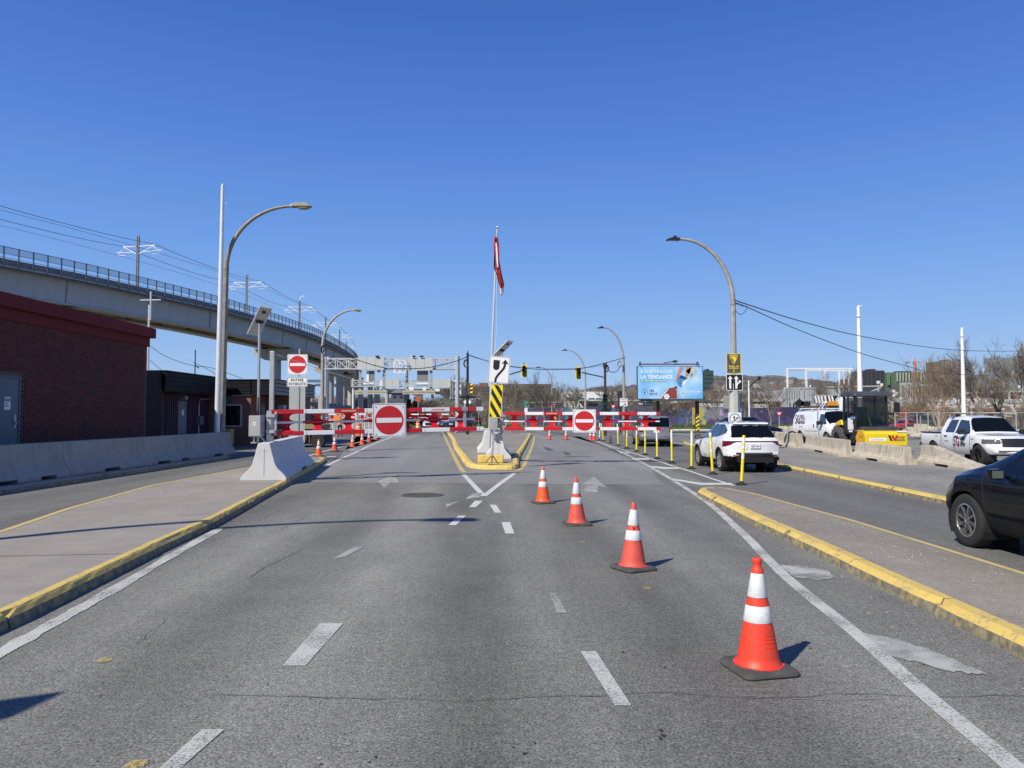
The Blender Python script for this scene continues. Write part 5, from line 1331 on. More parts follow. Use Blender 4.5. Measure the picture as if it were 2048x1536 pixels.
# company plate below the board
t = thing('name_plate', 'black oval PATTISON plate hanging under the left end of the billboard', 'plate', (X(1288, YB), YB - .6, 0))
q = MB(); zc_ = bz(808); w_ = X(1303, YB) - X(1273, YB); q.prism(rrect(w_, .38, .18, 0, zc_), 0, .06); q.build('plate', sign_black, t)
text(t, 'PATTISON', .21, (0, -.004, zc_ - .10), tw, w=w_ * .86, off=.006)
q = MB(); q.bb((-w_ * .3, .01, zc_ + .18), (-w_ * .27, .05, bz(799.5))); q.bb((w_ * .3, .01, zc_ + .18), (w_ * .33, .05, bz(799.5))); q.build('hanger', black, t)

# ================================================================== SIGNS ON AND NEAR THE RIGHT LAMP
YA = 33.0
brown = mat('sign_brown', (.10, .085, .055), .5); gold = mat('sign_gold', (.80, .60, .06), .5)
t = thing('canal_sign', 'brown sign with a yellow beaver shield reading Canal de Lachine', 'road sign', (X(1468.5, YA), YA - .02, 0)); zA = lambda v: P(1469, v, YA).z; xA = lambda u: X(u, YA) - X(1468.5, YA)
q = MB(); q.prism(rrect(xA(1483) - xA(1454), zA(707) - zA(747), .03, 0, (zA(707) + zA(747)) / 2), 0, .006); q.build('border_panel', gold, t)
q = MB(); q.prism(rrect(xA(1483) - xA(1454) - .05, zA(707) - zA(747) - .05, .02, 0, (zA(707) + zA(747)) / 2), -.003, -.0003); q.build('brown_panel', brown, t)
def shield(s, cz): return [(-.18 * s, cz + .16 * s), (-.13 * s, cz + .20 * s), (.13 * s, cz + .20 * s), (.18 * s, cz + .16 * s), (.17 * s, cz + .09 * s), (.05 * s, cz - .17 * s), (0, cz - .20 * s), (-.05 * s, cz - .17 * s), (-.17 * s, cz + .09 * s)]
q = MB(); a_ = shield(1.0, zA(718.5)); b2 = shield(.82, zA(718.5)); n = len(a_); q.v = [(x, -.005, z) for x, z in a_] + [(x, -.005, z) for x, z in b2]; q.f = [(i, (i + 1) % n, n + (i + 1) % n, n + i) for i in range(n)]; q.mi = [0] * n; q.build('shield_outline', gold, t)
cz = zA(718); q = MB(); q.prism([(-.12, cz + .07), (-.07, cz + .12), (.04, cz + .13), (.11, cz + .08), (.12, cz - .01), (.05, cz - .12), (-.03, cz - .13), (.01, cz - .07), (-.03, cz - .02), (-.04, cz + .02), (-.10, cz + .03)], -.006, -.004); q.build('beaver_mark', gold, t)
text(t, 'Canal  de', .055, (0, -.005, zA(733.4)), gold, w=.46, off=.004); text(t, 'Lachine', .055, (0, -.005, zA(737.2)), gold, w=.40, off=.004)
q = MB(); q.prism([(-.014, zA(745)), (.014, zA(745)), (.014, zA(741.5)), (.05, zA(741.5)), (0, zA(739)), (-.05, zA(741.5)), (-.014, zA(741.5))], -.005, -.003); q.build('arrow', gold, t)
t = thing('lane_sign', 'black square sign with two white arrows, one turning right', 'road sign', (X(1469.5, YA), YA - .02, 0)); xA = lambda u: X(u, YA) - X(1469.5, YA)
wq = xA(1486) - xA(1453); zc_ = zA(764.5)
q = MB(); q.prism(rrect(wq, wq, .05, 0, zc_), 0, .006); q.build('white_border', sign_white, t)
q = MB(); q.prism(rrect(wq - .045, wq - .045, .035, 0, zc_), -.003, -.0003); q.build('black_panel', sign_black, t)
def arrow(q, x, s=1.0, z0=-.28, z1=.29): q.prism([(x - .045, zc_ + z0), (x + .045, zc_ + z0), (x + .045, zc_ + z1 - .14), (x + .105, zc_ + z1 - .14), (x, zc_ + z1), (x - .105, zc_ + z1 - .14), (x - .045, zc_ + z1 - .14)], -.005, -.0035)
q = MB(); arrow(q, -.19); arrow(q, .08); q.prism([(.125, zc_ - .16), (.125, zc_ - .05), (.20, zc_ + .06), (.20, zc_ + .12), (.31, zc_ + .03), (.20, zc_ - .06), (.20, zc_ - .02)], -.005, -.0035); q.bb((-.062, -.005, zc_ - .33), (-.045, -.0035, zc_ - .06)); q.build('arrows', sign_white, t)
t = thing('permitted_turn_sign', 'white square sign with a green ring around black arrows above the white car', 'road sign', (X(1469, YA - .3), YA - .35, 0))
q = MB(); wq = .57; zc_ = P(1469, 838, YA - .3).z; q.prism(rrect(wq, wq, .04, 0, zc_), 0, .006); q.build('panel', sign_white, t)
q = MB(); a_ = disc(32, .245, 0, zc_); b2 = disc(32, .205, 0, zc_); q.v = [(x, -.002, z) for x, z in a_] + [(x, -.002, z) for x, z in b2]; q.f = [(i, (i + 1) % 32, 32 + (i + 1) % 32, 32 + i) for i in range(32)]; q.mi = [0] * 32; q.build('green_ring', mat('ring_green', (.01, .28, .20), .5), t)
q = MB(); q.prism([(-.05, zc_ - .15), (-.01, zc_ - .15), (-.01, zc_ + .05), (.03, zc_ + .05), (-.03, zc_ + .15), (-.09, zc_ + .05), (-.05, zc_ + .05)], -.003, -.001); q.prism([(-.01, zc_ - .10), (.12, zc_ + .02), (.15, zc_ - .01), (.16, zc_ + .09), (.06, zc_ + .07), (.09, zc_ + .05), (-.01, zc_ - .05)], -.003, -.001); q.build('arrows', sign_black, t)
q = MB(); q.bb((-.03, .007, .12), (.03, .05, zc_ + .2)); q.build('post', steel, t)
t = thing('control_cabinet', 'grey control boxes strapped to the near right lamp footing', 'cabinet', (X(1469, 33.6), 33.6, .118)); zA2 = lambda v: P(1469, v, 33.6).z - .118
q = MB(); q.bb((-.42, .0, zA2(817)), (-.24, .3, zA2(791))); q.build('left_box', mat('cabinet_sage', (.30, .31, .28), .6), t)
q = MB(); q.bb((.24, .0, zA2(823)), (.34, .3, zA2(786))); q.build('right_box', MATS['cabinet_sage'], t)
q = MB(); q.bb((.12, -.3, zA2(824)), (.25, -.24, zA2(816))); q.build('white_plate', sign_white, t)
# small farther signs
def small_sign(label, u, v0, v1, w, Y, m_, shape='rect', name='road_sign', extra=None, vg=None):
    t = thing(name, label, 'road sign', (X(u, Y), Y, 0)); z1, z0 = P(u, v0, Y).z, P(u, v1, Y).z; zc = (z0 + z1) / 2; h = z1 - z0
    q = MB(); q.bb((-.035, .01, 0), (.035, .06, z1)); q.build('post', steel, t)
    pts = {'rect': rrect(w, h, .05, 0, zc), 'diamond': [(0, z0), (w / 2, zc), (0, z1), (-w / 2, zc)], 'tri': [(-w / 2, z1), (w / 2, z1), (0, z0)], 'disc': disc(20, w / 2, 0, zc)}[shape]
    q = MB(); q.prism(pts, -.01, 0); q.build('panel', m_, t)
    if extra: extra(t, zc, h)
    return t
def lane_txt(t, zc, h):
    text(t, 'LIGNE', .16, (0, -.014, zc + .18), sign_black, w=.5); text(t, "D'ARRÊT", .14, (0, -.014, zc - .03), sign_black, w=.55)
    q = MB(); q.prism([(-.25, zc - .42), (.12, zc - .20), (.16, zc - .26), (.22, zc - .12), (.02, zc - .14), (.07, zc - .17), (-.22, zc - .34)], -.013, -.0105); q.build('arrow', sign_black, t)
small_sign('white stop-line sign with a black arrow between the dark signal and the billboard', 1247.5, 796, 812.5, .62, 60, sign_white, extra=lane_txt)
def yield_in(t, zc, h): q = MB(); w = .34; q.prism([(-w / 2, zc + h * .28), (w / 2, zc + h * .28), (0, zc - h * .22)], -.014, -.011); q.build('white_centre', sign_white, t)
small_sign('red and white yield sign on a dark post above the low black car', 1558.5, 823, 833, .58, 62, sign_red, 'tri', extra=yield_in)
small_sign('small yield sign right of the right signal pole', 1226.5, 809, 819, .6, 85, sign_red, 'tri', extra=yield_in)
small_sign('dark back of a diamond sign left of the white van', 1599, 797, 816, .95, 66, black, 'diamond')
small_sign('dark back of a wide sign beside the diamond one', 1612, 803, 812, .85, 66, black, 'rect')
small_sign('small green street name sign on a thin post before the trees', 1051, 801, 812, .25, 80, mat('sign_green', (.02, .25, .15), .5), 'rect')
small_sign('small white speed sign below the green one', 1052, 816, 825, .33, 79, sign_white, 'rect')
small_sign('orange and white sign beyond the gantry', 836, 792, 803, .62, 90, mat('sign_orange_red', (.45, .10, .05), .5), 'rect')
small_sign('dark information sign right of the black signal pole', 957, 799, 813, .75, 95, mat('sign_slate', (.05, .055, .055), .5), 'rect')
small_sign('round orange sign seen through the left gate', 672.5, 832, 840, .38, 58, mat('sign_orange', (.90, .28, .01), .5), 'disc')
small_sign('round orange sign seen through the right gate', 1109, 833, 841, .42, 75, MATS['sign_orange'], 'disc')
t = thing('traffic_signal', 'slim pale pole with a dark angled arm left of the yield sign', 'traffic signal', (X(1498.5, 58), 58, 0)); zq = lambda v: P(0, v, 58).z
q = MB(); q.tube([(0, 0, 0), (0, 0, zq(761))], .06, 8); q.build('pole', white, t); q = MB(); q.tube([(0, -.05, zq(775)), (.25, -.05, zq(768)), (X(1519, 58) - X(1498.5, 58), -.05, zq(756))], .05, 6); q.bb((X(1517, 58) - X(1498.5, 58), -.15, zq(760)), (X(1521, 58) - X(1498.5, 58), .15, zq(753))); q.build('arm', black, t)
# ================================================================== VEHICLES
def interp(tab, x):
    xs = [t[0] for t in tab]; return np.interp(x, xs, [t[1] for t in tab])
def inpoly(x, z, poly):
    c = False; n = len(poly)
    for i in range(n):
        x1, z1 = poly[i]; x2, z2 = poly[(i + 1) % n]
        if (z1 > z) != (z2 > z) and x < (x2 - x1) * (z - z1) / (z2 - z1) + x1: c = not c
    return c
def car_shell(par, st, L, wheels, ra, classes, paint, step=.03, nsec=64, rear_off=((0, 0), (2, 0)), front_off=((0, 0), (2, 0)), cr=.12, cf=.22, polys=(), crown=.03, smooth=3, roofr=.16):
    """st: rows (long, z bottom, z shoulder, z top, half width bottom, half width shoulder, half width roof)"""
    ys = np.arange(0, L + step * .5, step); ys[-1] = L
    cols = [np.interp(ys, [s[0] for s in st], [s[k] for s in st]) for k in range(1, 7)]
    ker = np.ones(smooth) / smooth
    cols = [np.convolve(np.pad(c, smooth // 2, mode='edge'), ker, mode='valid')[:len(ys)] for c in cols]
    secs = []
    for i, y in enumerate(ys):
        zb, zs, zt, wb, ws, wt = [c[i] for c in cols]
        g = max(zt - zs, .02); rr = min(roofr, wt * .5)
        pl = [(0, zb), (wb - .10, zb), (wb - .02, zb + .03), (wb + (ws - wb) * .7, zb + (zs - zb) * .30), (ws, zb + (zs - zb) * .55), (ws + .0, zb + (zs - zb) * .78), (ws - .025, zs),
              (ws - .05 - (ws - .05 - wt) * .25, zs + g * .2), (wt + .01, zt - g * .16), (wt - rr * .35, zt - g * .03), (wt - rr, zt), (0, zt + crown)]
        for _ in range(2):
            q = [pl[0]]
            for a, b in zip(pl, pl[1:]): q += [(a[0] * .75 + b[0] * .25, a[1] * .75 + b[1] * .25), (a[0] * .25 + b[0] * .75, a[1] * .25 + b[1] * .75)]
            pl = q + [pl[-1]]
        A = np.array(pl); d = np.r_[0, np.cumsum(np.hypot(*np.diff(A, axis=0).T))]; tt = np.linspace(0, d[-1], nsec)
        secs.append(np.c_[np.interp(tt, d, A[:, 0]), np.interp(tt, d, A[:, 1])])
    secs = np.array(secs)                                   # [ny, nsec, 2]
    ny = len(ys)
    Yg = np.repeat(ys[:, None], nsec, 1)
    Xg, Zg = secs[..., 0], secs[..., 1]
    # snap vertices to the outlines of openings so that their edges are clean
    def snap(Yf, Zf, Xf):
        for kind, geo_ in polys:
            if kind == 'circle':
                cy, cz, r = geo_; dy, dz = Yf - cy, Zf - cz; dd = np.hypot(dy, dz) + 1e-9; m_ = (np.abs(dd - r) < step * .75) & (np.abs(Xf) > .5)
                Yf[m_] = (cy + dy / dd * r)[m_]; Zf[m_] = (cz + dz / dd * r)[m_]
            else:
                n = len(geo_)
                for i in range(n):
                    a = np.array(geo_[i]); b = np.array(geo_[(i + 1) % n]); d = b - a; L2 = (d ** 2).sum()
                    if L2 < 1e-6: continue
                    t = ((Yf - a[0]) * d[0] + (Zf - a[1]) * d[1]) / L2; py, pz = a[0] + t * d[0], a[1] + t * d[1]
                    m_ = (t > -.02) & (t < 1.02) & (np.hypot(Yf - py, Zf - pz) < step * .5) & (np.abs(Xf) > .35)
                    Yf[m_] = py[m_]; Zf[m_] = pz[m_]
        return Yf, Zf
    Yg, Zg = snap(Yg.copy(), Zg.copy(), Xg)
    W = max(s[5] for s in st)
    def warp(x, y, z):
        fr = np.clip(1 - y / .9, 0, 1) ** 1.5; ff = np.clip(1 - (L - y) / 1.1, 0, 1) ** 1.5
        y2 = y + fr * (cr * (np.abs(x) / W) ** 2.4 + interp(rear_off, z)) - ff * (cf * (np.abs(x) / W) ** 2.4 + interp(front_off, z))
        return y2
    V = []; F_ = []
    idx = {}
    def addgrid(Xa, Ya, Za):
        n0 = len(V); h, w = Xa.shape
        for a in range(h):
            for b in range(w): V.append((Xa[a, b], float(warp(Xa[a, b], Ya[a, b], Za[a, b])), Za[a, b]))
        for a in range(h - 1):
            for b in range(w - 1): F_.append((n0 + a * w + b, n0 + a * w + b + 1, n0 + (a + 1) * w + b + 1, n0 + (a + 1) * w + b))
    addgrid(Xg, Yg, Zg); addgrid(-Xg, Yg, Zg)
    for k in (0, ny - 1):
        xs, zs_ = Xg[k], Zg[k]; M_ = 34
        tcol = np.linspace(-1, 1, M_)
        addgrid(xs[:, None] * tcol[None, :], np.full((nsec, M_), ys[k]), np.repeat(zs_[:, None], M_, 1))
    V = np.array(V); Fa = np.array(F_)
    c = V[Fa].mean(1); e1 = V[Fa[:, 2]] - V[Fa[:, 0]]; e2 = V[Fa[:, 3]] - V[Fa[:, 1]]; n = np.cross(e1, e2); n /= (np.linalg.norm(n, axis=1)[:, None] + 1e-12)
    cen = np.array([0, L / 2, .7]); flip = ((c - cen) * n * np.array([1, .3, 1])).sum(1) < 0; n[flip] *= -1
    groups = {}
    for i in range(len(Fa)):
        x, y, z = c[i]
        cut = False
        for wy, wz in wheels:
            if (y - wy) ** 2 + (z - wz) ** 2 < (ra) ** 2 and abs(x) > W - .34: cut = True
        if cut: continue
        nm = 'body'
        for cn, pred in classes:
            if pred(abs(x), y, z, abs(n[i][0]), n[i][1], n[i][2]): nm = cn; break
        groups.setdefault(nm, []).append(i)
    mats_ = paint
    for nm, ids in groups.items():
        fs = Fa[ids]; used, inv = np.unique(fs, return_inverse=True); vv = V[used]; ff_ = inv.reshape(-1, 4)
        me = bpy.data.meshes.new(nm); me.from_pydata([tuple(p) for p in vv], [], [tuple(int(k) for k in f) for f in ff_])
        bm = bmesh.new(); bm.from_mesh(me); bmesh.ops.remove_doubles(bm, verts=bm.verts, dist=.0006); bmesh.ops.recalc_face_normals(bm, faces=bm.faces)
        for e in bm.edges:
            if len(e.link_faces) == 2 and e.calc_face_angle(0) > R(32): e.smooth = False
        for f in bm.faces: f.smooth = True
        # one object per separate piece
        bm.faces.ensure_lookup_table(); bm.faces.index_update(); left = set(bm.faces); comps = []
        while left:
            st_ = [left.pop()]; comp = list(st_)
            while st_:
                for e in st_.pop().edges:
                    for g2 in e.link_faces:
                        if g2 in left: left.remove(g2); st_.append(g2); comp.append(g2)
            comps.append(comp)
        for ci, comp in enumerate(comps):
            for f in comp: f.material_index = 0; f.tag = False
        big = [c_ for c_ in comps if len(c_) >= 4] if nm != 'seam' else []
        if nm in ('body', 'seam') or len(big) <= 1: big = [list(bm.faces)]
        for comp in big:
            if len(big) == 1: bm2 = bm
            else:
                bm2 = bm.copy(); keep = {f.index for f in comp}; bmesh.ops.delete(bm2, geom=[f for f in bm2.faces if f.index not in keep], context='FACES')
            me = bpy.data.meshes.new(nm); bm2.to_mesh(me); me.materials.append(mats_[nm])
            o = bpy.data.objects.new(nm, me); C.objects.link(o); o.parent = par
            if nm == 'seam': o['kind'] = 'stuff'
            if bm2 is not bm: bm2.free()
        bm.free()
    # dark wheel houses and floor
    q = MB()
    for wy, wz in wheels:
        for s in (-1, 1):
            a = [R(-30 + 240 * k / 16) for k in range(17)]; rr = ra + .012
            q.v += [(s * (W - .03 - .0), wy + rr * math.cos(t), wz + rr * math.sin(t)) for t in a] + [(s * (W - .45), wy + rr * math.cos(t), wz + rr * math.sin(t)) for t in a]
            b = len(q.v) - 34; q.f += [(b + k, b + k + 1, b + 18 + k, b + 17 + k) for k in range(16)]; q.mi += [0] * 16
            q.box((s * (W - .46), wy, wz), (.01, 2 * rr, 2 * rr))
    q.build('wheel_houses', black_matte, par)['kind'] = 'stuff'
def wheel(par, x, y, r, w, side, rim=None, spokes=5, rim_r=.66, tyre=None, dark=False, twin=False):
    """one wheel: tyre with rim below it in the tree"""
    q = MB(); prof = [(r * rim_r, -w * .46), (r * .80, -w * .50), (r * .93, -w * .47), (r * .985, -w * .38), (r, -w * .25), (r, w * .25), (r * .985, w * .38), (r * .93, w * .47), (r * .80, w * .5), (r * rim_r, w * .46)]
    q.lathe(prof, 36, (0, 0, 0), 'X')
    ty = q.build('wheel', tyre or rubber, par, smooth=True, auto=40); ty.location = (x, y, r)
    R_ = r * rim_r; q = MB(); rm = rim or rim_metal; s = side
    q.lathe([(R_, s * w * .44), (R_ * .95, s * w * .46), (R_ * .90, s * w * .40), (R_ * .88, s * w * .1)], 32, (0, 0, 0), 'X')
    q.lathe([(R_ * .22, s * w * .30), (R_ * .20, s * w * .36), (.001, s * w * .37)], 16, (0, 0, 0), 'X')
    for k in range(spokes):
        a = 2 * math.pi * k / spokes + .3; ca, sa = math.cos(a), math.sin(a)
        for off in ((-.13, .13) if spokes <= 6 else (0,)):
            p0 = (s * w * .32, R_ * .18 * ca - off * R_ * .6 * sa, R_ * .18 * sa + off * R_ * .6 * ca); p1 = (s * w * .38, R_ * .92 * ca - off * R_ * 1.6 * sa, R_ * .92 * sa + off * R_ * 1.6 * ca)
            q.bar(p0, p1, R_ * (.15 if spokes <= 6 else .14), .03)
    q.build('rim', rm, ty, smooth=False)
    q = MB(); q.lathe([(R_ * .9, s * w * .12), (.001, s * w * .12)], 24, (0, 0, 0), 'X'); q.build('brake_disc', mat('brake_dark', (.03, .03, .03), .6, .3), ty)
    return ty
def paintm(name, col, rough=.28, coat=1.0, metal=0.0): return mat(name, col, rough, metal, var=.03, scale=1.5, coat=coat, detail=2)
tail_red = glassy('tail_lamp', (.11, .004, .006), .10); tail_dark = glassy('tail_lamp_dark', (.05, .004, .006), .10); lamp_clear = glassy('head_lamp', (.45, .47, .50), .08); plastic = mat('black_plastic', (.010, .010, .011), .65, var=.15, spec=.3)
def std_mats(paint, **kw):
    d = dict(body=paint, windscreen=glass_dark, rear_window=glass_dark, side_window=glass_side, lower_bumper=plastic, sill=plastic, arch_trim=plastic, tail_lamp=tail_red, lamp_strip=tail_dark, headlamp=lamp_clear, grille=black, pillar=black, seam=mat('panel_gap', (.05, .05, .05), .6), bed=black_matte, roof=paint, side_trim=plastic)
    d.update(kw); return d
def seams(lines, w=.010):
    """list of ((y0,z0),(y1,z1)) door gaps -> predicate"""
    def f(y, z):
        for (y0, z0), (y1, z1) in lines:
            dy, dz = y1 - y0, z1 - z0; t = ((y - y0) * dy + (z - z0) * dz) / (dy * dy + dz * dz)
            if 0 <= t <= 1 and math.hypot(y - y0 - t * dy, z - z0 - t * dz) < w: return True
        return False
    return f
def mirror(par, x, y, z, m_, s=1.0, face='glass'):
    for sd in (-1, 1):
        q = MB(); q.prism([(-.10, -.07), (.08, -.08), (.11, .0), (.08, .08), (-.10, .07)], -.06, .06); q.v = [(sd * (x + .12 * s) + a * s, y + b * s, z + c_ * s) for a, b, c_ in q.v]; q.bb((min(sd * x, sd * (x - .12)), y - .02, z - .06 * s), (max(sd * x, sd * (x - .12)) + .02, y + .03, z - .01))
        q.build('wing_mirror', m_, par, bevel=.02)
        q = MB(); q.bb((sd * (x + .12 * s) - .08 * s, y - .066 * s, z - .055 * s), (sd * (x + .12 * s) + .08 * s, y - .062 * s, z + .055 * s)); q.build('mirror_glass', glassy('mirror_glass', (.10, .115, .10), .03), par)
def solidbox(par, name, a, b, m_, bevel=.0, label=None): q = MB(); q.bb(a, b); return q.build(name, m_, par, bevel=bevel, label=label)

# ------------------------------------------------ white SUV
suv = thing('parked_car', 'white SUV seen from behind on the right lane, brakes not lit', 'car', (7.12, 21.85, 0.004), R(1.2), 'vehicles on the right lane')
suv.scale = (.905,) * 3
WP = paintm('car_white', (.80, .81, .82))
st = [(0, .50, .98, 1.10, .74, .83, .80), (.08, .42, 1.0, 1.16, .78, .87, .76), (.3, .34, 1.06, 1.38, .83, .925, .67), (.52, .27, 1.08, 1.58, .84, .93, .62), (.75, .24, 1.09, 1.625, .84, .93, .61), (1.6, .22, 1.06, 1.655, .84, .925, .60), (2.4, .22, 1.02, 1.625, .84, .92, .59),
      (2.75, .22, 1.0, 1.54, .84, .92, .58), (3.5, .22, .98, 1.06, .84, .925, .70), (3.9, .24, .95, .99, .84, .93, .72), (4.3, .28, .86, .92, .80, .88, .70), (4.5, .36, .72, .82, .70, .78, .62)]
sideA = [(3.28, 1.075), (2.62, 1.50), (2.30, 1.545), (2.10, 1.55), (2.10, 1.10)]
sideB = [(2.04, 1.105), (2.04, 1.55), (1.35, 1.54), (1.22, 1.16)]
sideC = [(1.16, 1.18), (1.28, 1.535), (.95, 1.47), (.72, 1.30), (.80, 1.27)]
band = [(3.3, 1.06), (2.62, 1.515), (2.2, 1.565), (1.2, 1.56), (.62, 1.38), (.62, 1.28), (1.2, 1.15), (2.1, 1.085)]
sm = seams([((3.2, .35), (3.28, 1.0)), ((2.07, .35), (2.07, 1.08)), ((1.25, .75), (1.2, 1.15)), ((1.25, .75), (1.45, .42))], .014)
cls = [('rear_window', lambda x, y, z, nx, ny_, nz: y < .64 and ny_ < -.2 and 1.145 < z < 1.535 and x < .74 - (z - 1.13) * .32),
       ('lamp_strip', lambda x, y, z, nx, ny_, nz: y < .5 and ny_ < -.35 and .985 < z < 1.035 and x < .60),
       ('tail_lamp', lambda x, y, z, nx, ny_, nz: y < .52 and .84 < z < 1.035 and x > .60 and (z > .84 + max(0, (.90 - x)) * .5)),
       ('side_window', lambda x, y, z, nx, ny_, nz: nx > .5 and (inpoly(y, z, sideA) or inpoly(y, z, sideB) or inpoly(y, z, sideC))),
       ('pillar', lambda x, y, z, nx, ny_, nz: nx > .5 and inpoly(y, z, band)),
       ('windscreen', lambda x, y, z, nx, ny_, nz: 2.7 < y < 3.45 and nz > .3 and ny_ > .3 and x < .62 and z > 1.08),
       ('headlamp', lambda x, y, z, nx, ny_, nz: y > 4.0 and .62 < z < .78 and x > .5),
       ('grille', lambda x, y, z, nx, ny_, nz: y > 4.2 and .42 < z < .8 and x < .5),
       ('lower_bumper', lambda x, y, z, nx, ny_, nz: (y < .62 and z < .66 - .12 * (x > .6)) or (y > 4.1 and z < .42)),
       ('arch_trim', lambda x, y, z, nx, ny_, nz: nx > .4 and ((y - .92) ** 2 + (z - .36) ** 2 < .47 ** 2 or (y - 3.60) ** 2 + (z - .36) ** 2 < .47 ** 2)),
       ('sill', lambda x, y, z, nx, ny_, nz: z < .40),
       ('seam', lambda x, y, z, nx, ny_, nz: nx > .6 and sm(y, z))]
car_shell(suv, st, 4.5, [(.92, .36), (3.60, .36)], .405, cls, std_mats(WP), step=.026, nsec=96, rear_off=((.2, .10), (.35, .02), (.5, 0), (.60, .01), (.68, .05), (.84, .04), (.95, .03), (1.05, .06), (1.14, .10), (1.2, 0)), cr=.20,
          polys=[('circle', (.92, .36, .405)), ('circle', (3.60, .36, .405)), ('poly', sideA), ('poly', sideB), ('poly', sideC), ('circle', (.92, .36, .47)), ('circle', (3.60, .36, .47))])
for y in (.92, 3.60):
    for s in (-1, 1): wheel(suv, s * .80, y, .36, .235, s)
q = MB(); q.prism([(.40, 1.585), (.44, 1.625), (.80, 1.655), (.80, 1.62), (.45, 1.57)], -.58, .58, plane='YZ'); q.build('roof_spoiler', WP, suv, bevel=.008)
q = MB(); q.bb((-.11, .42, 1.567), (.11, .47, 1.580)); q.build('brake_light', black, suv)
q = MB()
for s in (-1, 1): q.tube([(s * .60, .85, 1.63), (s * .615, 1.0, 1.672), (s * .62, 1.7, 1.705), (s * .61, 2.4, 1.68), (s * .59, 2.6, 1.63)], .017, 6)
q.build('roof_rails', black, suv)['kind'] = 'stuff'
q = MB(); q.prism([(1.1, 1.67), (1.3, 1.67), (1.14, 1.74), (1.1, 1.735)], -.02, .02, plane='YZ'); q.build('antenna_fin', black, suv)
solidbox(suv, 'number_plate', (-.16, .008, .80), (.16, .024, .95), sign_white, .004)
text(suv, 'PZ2 1N4', .062, (0, .006, .835), mat('plate_blue', (.03, .05, .20), .5), 'numeral', w=.25, off=.002)
text(suv, 'Québec', .018, (0, .006, .922), MATS['plate_blue'], 'numeral', w=.08)
text(suv, 'TUCSON', .022, (-.36, .012, .80), chrome, 'badge', w=.19); text(suv, 'AWD', .02, (.45, .016, .76), chrome, 'badge', w=.07)
solidbox(suv, 'bumper_reflector', (-.72, .03, .555), (-.52, .07, .60), glassy('reflector', (.55, .22, .16), .2)); solidbox(suv, 'bumper_reflector', (.52, .03, .555), (.72, .07, .60), tail_red)
q = MB(); q.prism(rrect(1.2, .16, .05, 0, .42), -.012, .02); q.build('skid_plate', mat('skid_grey', (.010, .010, .011), .6), suv, bevel=.01)
q = MB(); q.bb((-.38, .0, .625), (.80, .012, .638)); q.build('bumper_line', mat('trim_chrome', (.4, .4, .4), .3, .7), suv)
q = MB(); q.tube([(.42, .1, .34), (.42, .3, .34)], .035, 10); q.build('exhaust', steel, suv)
q = MB(); q.bar((-.02, .30, 1.18), (.34, .22, 1.15), .018); q.bb((-.04, .20, 1.12), (.04, .32, 1.17)); q.build('rear_wiper', black, suv)
mirror(suv, .93, 3.02, 1.10, black, 1.05)
for y in (1.42, 2.32):
    for s in (-1, 1): solidbox(suv, 'door_handle', (s * .925 - .015, y, .93), (s * .925 + .02, y + .17, .955), WP, .005)
q = MB()
for s in (-1, 1): q.bb((s * .86 - .04, .34, .40), (s * .86 + .04, .44, .5))
q.build('mud_flap', plastic, suv)['kind'] = 'stuff'

# ------------------------------------------------ silver minivan
mv = thing('parked_car', 'silver grey minivan seen from behind beyond the right gate', 'car', (7.75, 40.0, .004), R(-3), 'vehicles on the right lane')
mv.scale = (.93, .93, .955)
SP = paintm('car_silver', (.30, .30, .32), .32, 1.0, .5)
st = [(0, .50, 1.02, 1.12, .80, .90, .84), (.10, .36, 1.06, 1.30, .84, .95, .80), (.30, .28, 1.08, 1.66, .87, .97, .76), (.5, .24, 1.08, 1.72, .87, .97, .75), (2.4, .22, 1.04, 1.76, .88, .975, .74), (3.3, .22, 1.0, 1.68, .88, .97, .70), (4.25, .22, .98, 1.10, .88, .965, .76), (4.8, .26, .88, .94, .82, .90, .72), (5.1, .36, .72, .80, .70, .78, .6)]
sA = [(4.0, 1.05), (3.3, 1.56), (2.75, 1.62), (2.75, 1.05)]; sB = [(2.68, 1.05), (2.68, 1.62), (1.6, 1.62), (1.6, 1.08)]; sC = [(1.52, 1.08), (1.52, 1.62), (.55, 1.58), (.42, 1.13)]
cls = [('rear_window', lambda x, y, z, nx, ny_, nz: y < .45 and ny_ < -.3 and 1.14 < z < 1.62 and x < .76),
       ('tail_lamp', lambda x, y, z, nx, ny_, nz: y < .34 and .80 < z < 1.08 and x > .76),
       ('side_window', lambda x, y, z, nx, ny_, nz: nx > .5 and (inpoly(y, z, sA) or inpoly(y, z, sB) or inpoly(y, z, sC))),
       ('windscreen', lambda x, y, z, nx, ny_, nz: 3.3 < y < 4.2 and nz > .25 and ny_ > .3 and x < .72 and z > 1.1),
       ('headlamp', lambda x, y, z, nx, ny_, nz: y > 4.6 and .62 < z < .82 and x > .5),
       ('lower_bumper', lambda x, y, z, nx, ny_, nz: z < .36)]
car_shell(mv, st, 5.1, [(1.0, .34), (4.1, .34)], .39, cls, std_mats(SP, side_window=glass_dark), step=.05, nsec=60, rear_off=((.2, .1), (.4, .0), (.62, 0), (.70, .07), (1.1, .08), (1.2, 0)), polys=[('circle', (1.0, .34, .39)), ('circle', (4.1, .34, .39)), ('poly', sA), ('poly', sB), ('poly', sC)])
for y in (1.0, 4.1):
    for s in (-1, 1): wheel(mv, s * .85, y, .34, .22, s)
solidbox(mv, 'number_plate', (-.16, .06, .80), (.16, .075, .95), sign_white)
q = MB(); q.bb((-.42, .045, .97), (.42, .075, 1.02)); q.build('chrome_bar', chrome, mv)
q = MB(); q.bb((-.80, -.01, .60), (.80, .03, .625)); q.build('bumper_step', MATS['trim_chrome'], mv)
mirror(mv, .97, 3.75, 1.15, SP)

